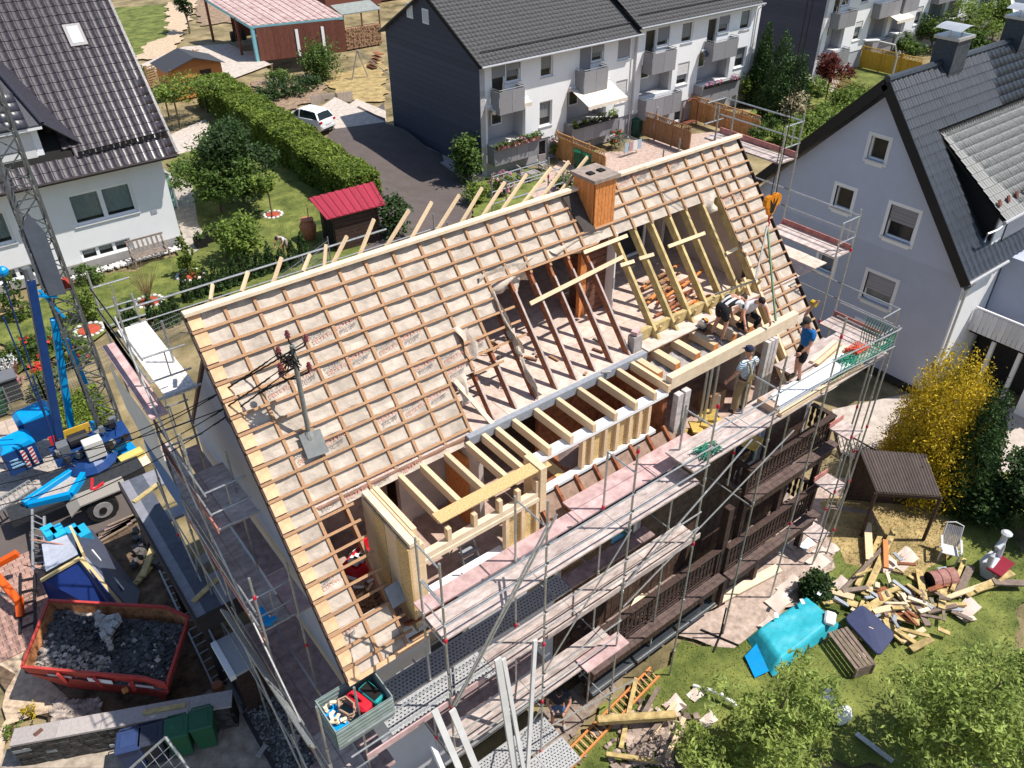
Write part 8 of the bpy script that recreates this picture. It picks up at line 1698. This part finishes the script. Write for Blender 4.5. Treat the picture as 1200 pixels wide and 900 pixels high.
pf = thing('picket_fence', 'brown picket fence beyond the red maple', 'fence', gnd(985, 120)); a, b = gnd(970, 100), gnd(1022, 118)
for k in range(30): p = a.lerp(b, k/29); part('picket', MB().beam(p, p+V((0, 0, 1.0)), .1, .03), M('brown_fence', ()), pf)
for z in (.3, .75): part('rail', MB().beam(a+V((0, .05, z)), b+V((0, .05, z)), .05, .07), M('brown_fence', ()), pf)
bf = thing('iron_gate', 'dark ornamental iron gate beside the black car', 'gate', gnd(925, 110)); a, b = gnd(921, 108), gnd(942, 114)
for k in range(12): p = a.lerp(b, k/11); part('bar', MB().beam(p, p+V((0, 0, 1.1)), .03, .03), DARK, bf)
for k in range(5): p, q = a.lerp(b, k/5), a.lerp(b, (k+1)/5); part('scroll', MB().beam(p+V((0, 0, .2)), q+V((0, 0, .95)), .04, .03), DARK, bf)
pfe = thing('picket_edging', 'grey picket edging boards beside the white car', 'fence', gnd(375, 120)); a, b = gnd(366, 124), gnd(413, 118)
for k in range(40): p = a.lerp(b, k/39); part('picket', MB().beam(p, p+V((0, 0, .75+.06*math.sin(k*2.1))), .12, .04), M('grey_picket', (.38, .32, .27), .85, .2, 6), pfe)
# cars
def car(p, rz, L_, W_, H_, m, lab, hatch=True):
    t = thing('parked_car', lab, 'car', p, None, rz); l, w_ = L_/2, W_/2
    prof = [(-l, .35), (-l+.03, .75), (-l+.25, .95), (-l+.95, 1.0), (l-.12, .98), (l-.02, .72), (l, .35)]   # x forward = -l front
    def sect(x, z0, z1, wl, wu): return [(x, -wl, z0), (x, -wu, z1), (x, wu, z1), (x, wl, z0)]
    st_ = [(-l, .40, .55, .62, .58), (-l+.08, .22, .72, .8, .70), (-l+.5, .2, .86, .97, .84), (-l+1.1, .2, .96, 1., .88), (0, .2, .98, 1., .9), (l-.7, .2, 1.0, 1., .9), (l-.15, .22, .98, .97, .86), (l-.02, .35, .8, .88, .8), (l, .42, .62, .8, .76)]
    mb = MB(); rows = []
    for x, z0, z1, fl_, fu in st_:
        i = len(mb.v); zm = (z0+z1)/2+.05; mb.v += [(x, -w_*fl_*.92, z0), (x, -w_*fl_, zm), (x, -w_*fu, z1), (x, 0, z1+.035), (x, w_*fu, z1), (x, w_*fl_, zm), (x, w_*fl_*.92, z0)]; rows.append(i)
    for a, b in zip(rows[:-1], rows[1:]):
        for k in range(6): mb.f.append((a+k, b+k, b+k+1, a+k+1))
        mb.f.append((a+6, b+6, b, a))
    mb.f += [tuple(range(rows[0], rows[0]+7)), tuple(range(rows[-1]+6, rows[-1]-1, -1))]
    part('body', mb, m, t, smooth=False, local=True, bev=.03)
    cab = [(-l+1.15, .97, .86), (-l+1.75, H_-.06, .70), (-l+2.2, H_, .68), (l-.75, H_-.02, .68), (l-.45, H_-.12, .68), (l-.1, 1.0, .84)]
    rf = MB(); i = 0
    for x, z, f in cab[1:5]: rf.v += [(x, -w_*f, z), (x, 0, z+.03), (x, w_*f, z)]
    for k in range(3): a, b = 3*k, 3*k+3; rf.f += [(a, b, b+1, a+1), (a+1, b+1, b+2, a+2)]
    part('roof', rf, m, t, smooth=True, local=True)
    G_ = M('car_glass', (.02, .03, .035), .05, .1, 3, spec=.9)
    part('windscreen', MB().poly([(-l+1.15, -w_*.84, .99), (-l+1.15, w_*.84, .99), (-l+1.75, w_*.68, H_-.065), (-l+1.75, -w_*.68, H_-.065)]), G_, t, local=True); part('rear_window', MB().poly([(l-.13, -w_*.8, 1.0), (l-.13, w_*.8, 1.0), (l-.45, w_*.66, H_-.125), (l-.45, -w_*.66, H_-.125)]), G_, t, local=True)
    for s_ in (-1, 1):
        part('side_window', MB().poly([(-l+1.25, s_*w_*.87, .99), (-.1, s_*w_*.875, 1.0), (-.1, s_*w_*.69, H_-.03), (-l+1.8, s_*w_*.7, H_-.08)]), G_, t, local=True); part('side_window', MB().poly([(0, s_*w_*.875, 1.0), (l-.3, s_*w_*.86, 1.02), (l-.6, s_*w_*.68, H_-.1), (0, s_*w_*.69, H_-.03)]), G_, t, local=True)
        part('pillar', MB().beam((-.05, s_*w_*.885, .98), (-.05, s_*w_*.70, H_-.02), .1, .03), m, t, local=True); part('pillar', MB().beam((-l+1.15, s_*w_*.86, .97), (-l+1.75, s_*w_*.695, H_-.06), .07, .05), m, t, local=True); part('pillar', MB().beam((l-.2, s_*w_*.85, .98), (l-.5, s_*w_*.68, H_-.1), .12, .06), m, t, local=True)
        part('tail_light', MB().box((l-.06, s_*w_*.76, .84), (.1, .26, .15)), M('tail_red', (.45, .01, .02), .25, .1, 5), t, local=True, bev=.02); part('headlight', MB().box((-l+.12, s_*w_*.66, .66), (.14, .3, .12)), M('headlight', (.6, .62, .65), .15, .05, 5), t, local=True)
        part('mirror', MB().box((-l+1.4, s_*(w_+.07), 1.0), (.1, .16, .11)), m, t, local=True)
        for x in (-l+.72, l-.68): wl_ = part('wheel', MB().tube([(x, s_*(w_-.16), .31), (x, s_*(w_+.01), .31)], .31, 16), RUBBER, t, local=True); part('rim', MB().tube([(x, s_*(w_+.005), .31), (x, s_*(w_+.02), .31)], .2, 12), M('zinc', ()), wl_, local=True)
    part('bumper', MB().b2((l-.04, -w_*.72, .38), (l+.04, w_*.72, .56)), m, t, local=True, bev=.02); part('bumper_insert', MB().b2((l+.0, -w_*.5, .25), (l+.03, w_*.5, .375)), BLACKP, t, local=True); part('number_plate', MB().b2((l+.03, -.26, .6), (l+.045, .26, .71)), WSIGN, t, local=True)
    return t
cpx, cpy = at(385, 152, 0), at(343, 130, 0); dirc = math.atan2((gnd(388, 150)-gnd(338, 128)).y, (gnd(388, 150)-gnd(338, 128)).x)
cc = gnd(362, 150); car((cc.x, cc.y, cc.z+.02), R(-70), 4.0, 1.72, 1.5, M('car_white', (.78, .78, .78), .25, .02, 3, coat=.5), 'white hatchback parked beside the long hedge')
p = at(925, 85, -1.2); car((p.x, p.y, -1.2), R(150), 4.6, 1.85, 1.65, M('car_black', (.012, .012, .016), .2, .1, 3, coat=.6), 'black car parked in the shade of the far dark gable')
p = gnd(1128, 24); car(p, R(160), 4.4, 1.8, 1.5, M('car_blue', (.06, .10, .18), .25, .1, 3, coat=.5), 'blue grey car parked on the street at the top right')
# patio furniture
def armchair(p, rz, lab, m, s=1.):
    t = thing('garden_chair', lab, 'chair', p, None, rz)
    part('seat', MB().box((0, 0, .42), (.55, .52, .1)), m, t, local=True); part('backrest', MB().box((0, .27, .75), (.55, .08, .6)), m, t, local=True)
    for s_ in (-1, 1): part('armrest', MB().box((s_*.29, 0, .62), (.06, .52, .05)), m, t, local=True); part('leg', MB().box((s_*.25, -.22, .2), (.05, .05, .4)), m, t, local=True); part('leg', MB().box((s_*.25, .22, .2), (.05, .05, .4)), m, t, local=True)
    return t
WK = M('wicker_grey', (.27, .24, .23), .85, .2, 20, .3); TK = M('teak', (.36, .19, .08), .7, .2, 6)
armchair(gnd(612, 212), R(80), 'grey wicker patio chair left of the small table', WK); armchair(gnd(637, 200), R(-10), 'grey wicker patio chair against the terrace wall', WK)
def table(p, lab, m, w_=.8, h=.6):
    t = thing('garden_table', lab, 'table', p); part('table_top', MB().box((0, 0, h), (w_, w_*.8, .05)), m, t, local=True)
    for sx in (-1, 1):
        for sy_ in (-1, 1): part('leg', MB().box((sx*w_*.4, sy_*w_*.3, h/2), (.06, .06, h)), m, t, local=True)
table(gnd(624, 212), 'low grey patio table between two wicker chairs', WK)
armchair(gnd(938, 128), R(-60), 'teak garden chair left of the teak table', TK); armchair(gnd(948, 132), R(60), 'teak garden chair right of the teak table', TK); table(gnd(941, 133), 'small teak garden table by the cream shrub', TK)
def barrel_bin(p, lab, m, lidm): 
    t = thing('rain_barrel', lab, 'barrel', p); part('body', MB().lathe((0, 0, 0), [(.42, 0), (.5, .6), (.46, 1.15)], 14), m, t, local=True); part('lid', MB().lathe((0, 0, 1.15), [(.54, 0), (.54, .06), (.2, .14), (.01, .15)], 14), lidm, t, local=True)
GL = M('lid_green', (.03, .28, .14), .45, .08, 4)
barrel_bin(gnd(680, 196), 'green lidded rain barrel left, behind the chimney', GRN, GL); barrel_bin(gnd(691, 200), 'green lidded rain barrel right, behind the chimney', GRN, GL); barrel_bin(gnd(745, 158), 'tall dark green composter by the brown fence', M('dark_green_plastic', (.012, .06, .045), .45, .1, 5), GRN)
for q, m_, lab, lm in (((858, 148), GRN, 'green wheelie bin at the orange fence', None), ((868, 150), BLACKP, 'black wheelie bin beside the yellow lidded one', None), ((884, 153), DGR, 'bin with a bright yellow lid at the orange fence', 1)):
    t = bin_(gnd(*q), lab, m_, .2)
    if lm: t.children[1].data = t.children[1].data.copy(); t.children[1].data.materials[0] = M('lid_yellow', (.70, .45, .02), .4, .05, 4)
def parasol(p, h, m, lab): t = thing('parasol', lab, 'parasol', p); part('pole', MB().tube([(0, 0, 0), (0, 0, h)], .03, 6), PVC, t, local=True); part('folded_canopy', MB().lathe((0, 0, h*.35), [(.18, 0), (.2, .2), (.12, h*.35), (.03, h*.62)], 10), m, t, local=True)
parasol(gnd(891, 122), 3.2, M('mauve_canvas', (.33, .32, .36), .85, .1, 6), 'closed grey parasol between the column conifers'); parasol(gnd(767, 164), 2.4, M('lilac_canvas', (.28, .26, .29), .85, .1, 6), 'closed grey brown parasol beside the brown fence')
dr_ = thing('drying_rack', 'laundry drying rack hung with towels on the patio', 'drying rack', gnd(745, 178)); p = gnd(740, 182)
for k in range(7): part('wire', MB().tube([p+V((-.6+.2*k, 0, 1.0)), p+V((-.6+.2*k, 1.6, 1.0))], .015, 5), GALV, dr_)
for x in (-.6, .6):
    for y in (0, 1.6): part('leg', MB().tube([p+V((x, y, 0)), p+V((x*.6, .8, 1.0))], .02, 5), GALV, dr_)
for k, m_ in enumerate((M('towel_blue', (.35, .45, .55), .9, .1, 5), M('towel_mauve', (.42, .27, .27), .9, .1, 5), WSIGN, M('towel_blue', ()))): part('towel', MB().b2(p+V((-.75+.42*k, -.05, .35)), p+V((-.4+.42*k, -.03, 1.02))), m_, dr_)
# flower boxes on the loggia of the terrace
fb = thing('flower_box', 'long flower box with red and white blooms on the corner loggia', 'flower box', (29.2, 27.3, .95)); part('trough', MB().b2((27.4, 27.15, .8), (31.0, 27.4, 1.0)), BRICKM, fb); leaves('plants', clumps(1200, [((x_, 0, .15), (.5, .2, .2)) for x_ in (-1.5, -.8, 0, .8, 1.5)], .4, .2), .07, L_MID, fb); leaves('blossom', clumps(160, [((x_, -.1, .1), (.5, .2, .25)) for x_ in (-1.3, -.2, .9)], .8, .1, 5), .07, L_PNK, fb)
fb = thing('flower_box', 'flower box with pale blooms under the cream awning', 'flower box', (36, 27.3, .95)); part('trough', MB().b2((34.0, 27.15, .8), (38.0, 27.4, 1.0)), DARK, fb); leaves('plants', clumps(900, [((x_, 0, .2), (.5, .2, .25)) for x_ in (-1.6, -.6, .6, 1.6)], .4, .2), .07, L_LT, fb); leaves('blossom', clumps(120, [((x_, -.1, .2), (.5, .2, .25)) for x_ in (-1.3, .2, 1.4)], .8, .1, 5), .06, L_WHT, fb)
fb = thing('flower_box', 'pink flower boxes on the right loggia of the second unit', 'flower box', (49, 27.2, 1.35)); part('trough', MB().b2((47, 27.05, 1.2), (51, 27.25, 1.36)), DARK, fb); leaves('blossom', clumps(260, [((x_, -.05, .12), (.4, .2, .15)) for x_ in (-1.5, -.5, 1.4)], .6, .1, 5), .07, L_PNK, fb)
for k, (q, lab) in enumerate((((648, 187), 'hanging pink flower ball left of the basement door'), ((676, 184), 'hanging white flower ball right of the basement door'))): 
    o = thing('hanging_basket', lab, 'hanging flowers', V((30.8+1.9*k, 27.9, .2))); part('basket', MB().ball((0, 0, -.05), (.2, .2, .15), 8, 5), BRICKM, o, local=True); leaves('blossom', clumps(160, [((0, 0, .05), (.28, .28, .25))], .7, .1, 5), .06, L_PNK if k == 0 else L_WHT, o)
arch = thing('arch_swing', 'brown red wooden garden swing arch by the second unit', 'arch', V((45.0, 26.6, zz)))
for s_ in (-.8, .8): part('post', MB().tube([(s_, 0, 0), (s_, 0, 1.7), (s_*.6, 0, 2.1), (0, 0, 2.25)], .07, 7), M('red_brown_hook', ()), arch, local=True)
part('seat', MB().box((0, 0, .5), (1.2, .45, .06)), M('red_brown_hook', ()), arch, local=True)
# street lamp
lp = thing('street_lamp', 'grey curved street lamp in front of the far gardens', 'street lamp', gnd(1038, 118)); p = lp.location
e = p+V((-4.6, 1.4, 4.6)); part('pole', MB().tube([p, p+V((0, 0, 3.4)), p+V((-.5, .15, 4.4)), p+V((-2.4, .7, 4.9))], [.09, .07, .06, .05], 8), M('lamp_grey', (.5, .5, .5), .4, .05, 5), lp); part('lamp_head', MB().beam(p+V((-2.2, .65, 4.92)), p+V((-3.6, 1.1, 5.0)), .35, .16), M('lamp_head', (.55, .55, .55), .4, .05, 5), lp, bev=.05); part('diffuser', MB().beam(p+V((-2.4, .7, 4.82)), p+V((-3.5, 1.06, 4.9)), .26, .04), GLASS, lp)
pp_ = thing('green_pole', 'thin green pole at the top right street', 'pole', gnd(1178, 38)); part('shaft', MB().tube([pp_.location, pp_.location+V((0, 0, 7))], .09, 7), M('pole_green', (.05, .12, .08), .5, .1, 5), pp_)
gt = thing('greenhouse_tunnel', 'low wire and film cover in the vegetable plot', 'cloche', gnd(330, 100)); 
for k in range(6): x = -2+.8*k; part('hoop', MB().tube([(x, -.4, 0), (x, -.35, .5), (x, 0, .7), (x, .35, .5), (x, .4, 0)], .02, 5), GALV, gt, local=True)
sl2 = thing('swing_frame', 'grey metal swing frame on the dry lawn', 'frame', gnd(422, 92)); 
for s_ in (-1, 1): part('leg', MB().beam((s_*.8, 0, 0), (0, 0, 2.4), .08, .08), GALV, sl2, local=True)
part('crossbar', MB().beam((0, 0, 2.4), (2.4, -1.5, .1), .08, .08), GALV, sl2, local=True)
tr_ = thing('stair_toy', 'dark wooden step frame beside the firewood shed', 'steps', gnd(436, 80)); 
for k in range(5): part('step', MB().box((.2*k, 0, .2+.25*k), (.5, 1.2, .06)), REDW, tr_, local=True)
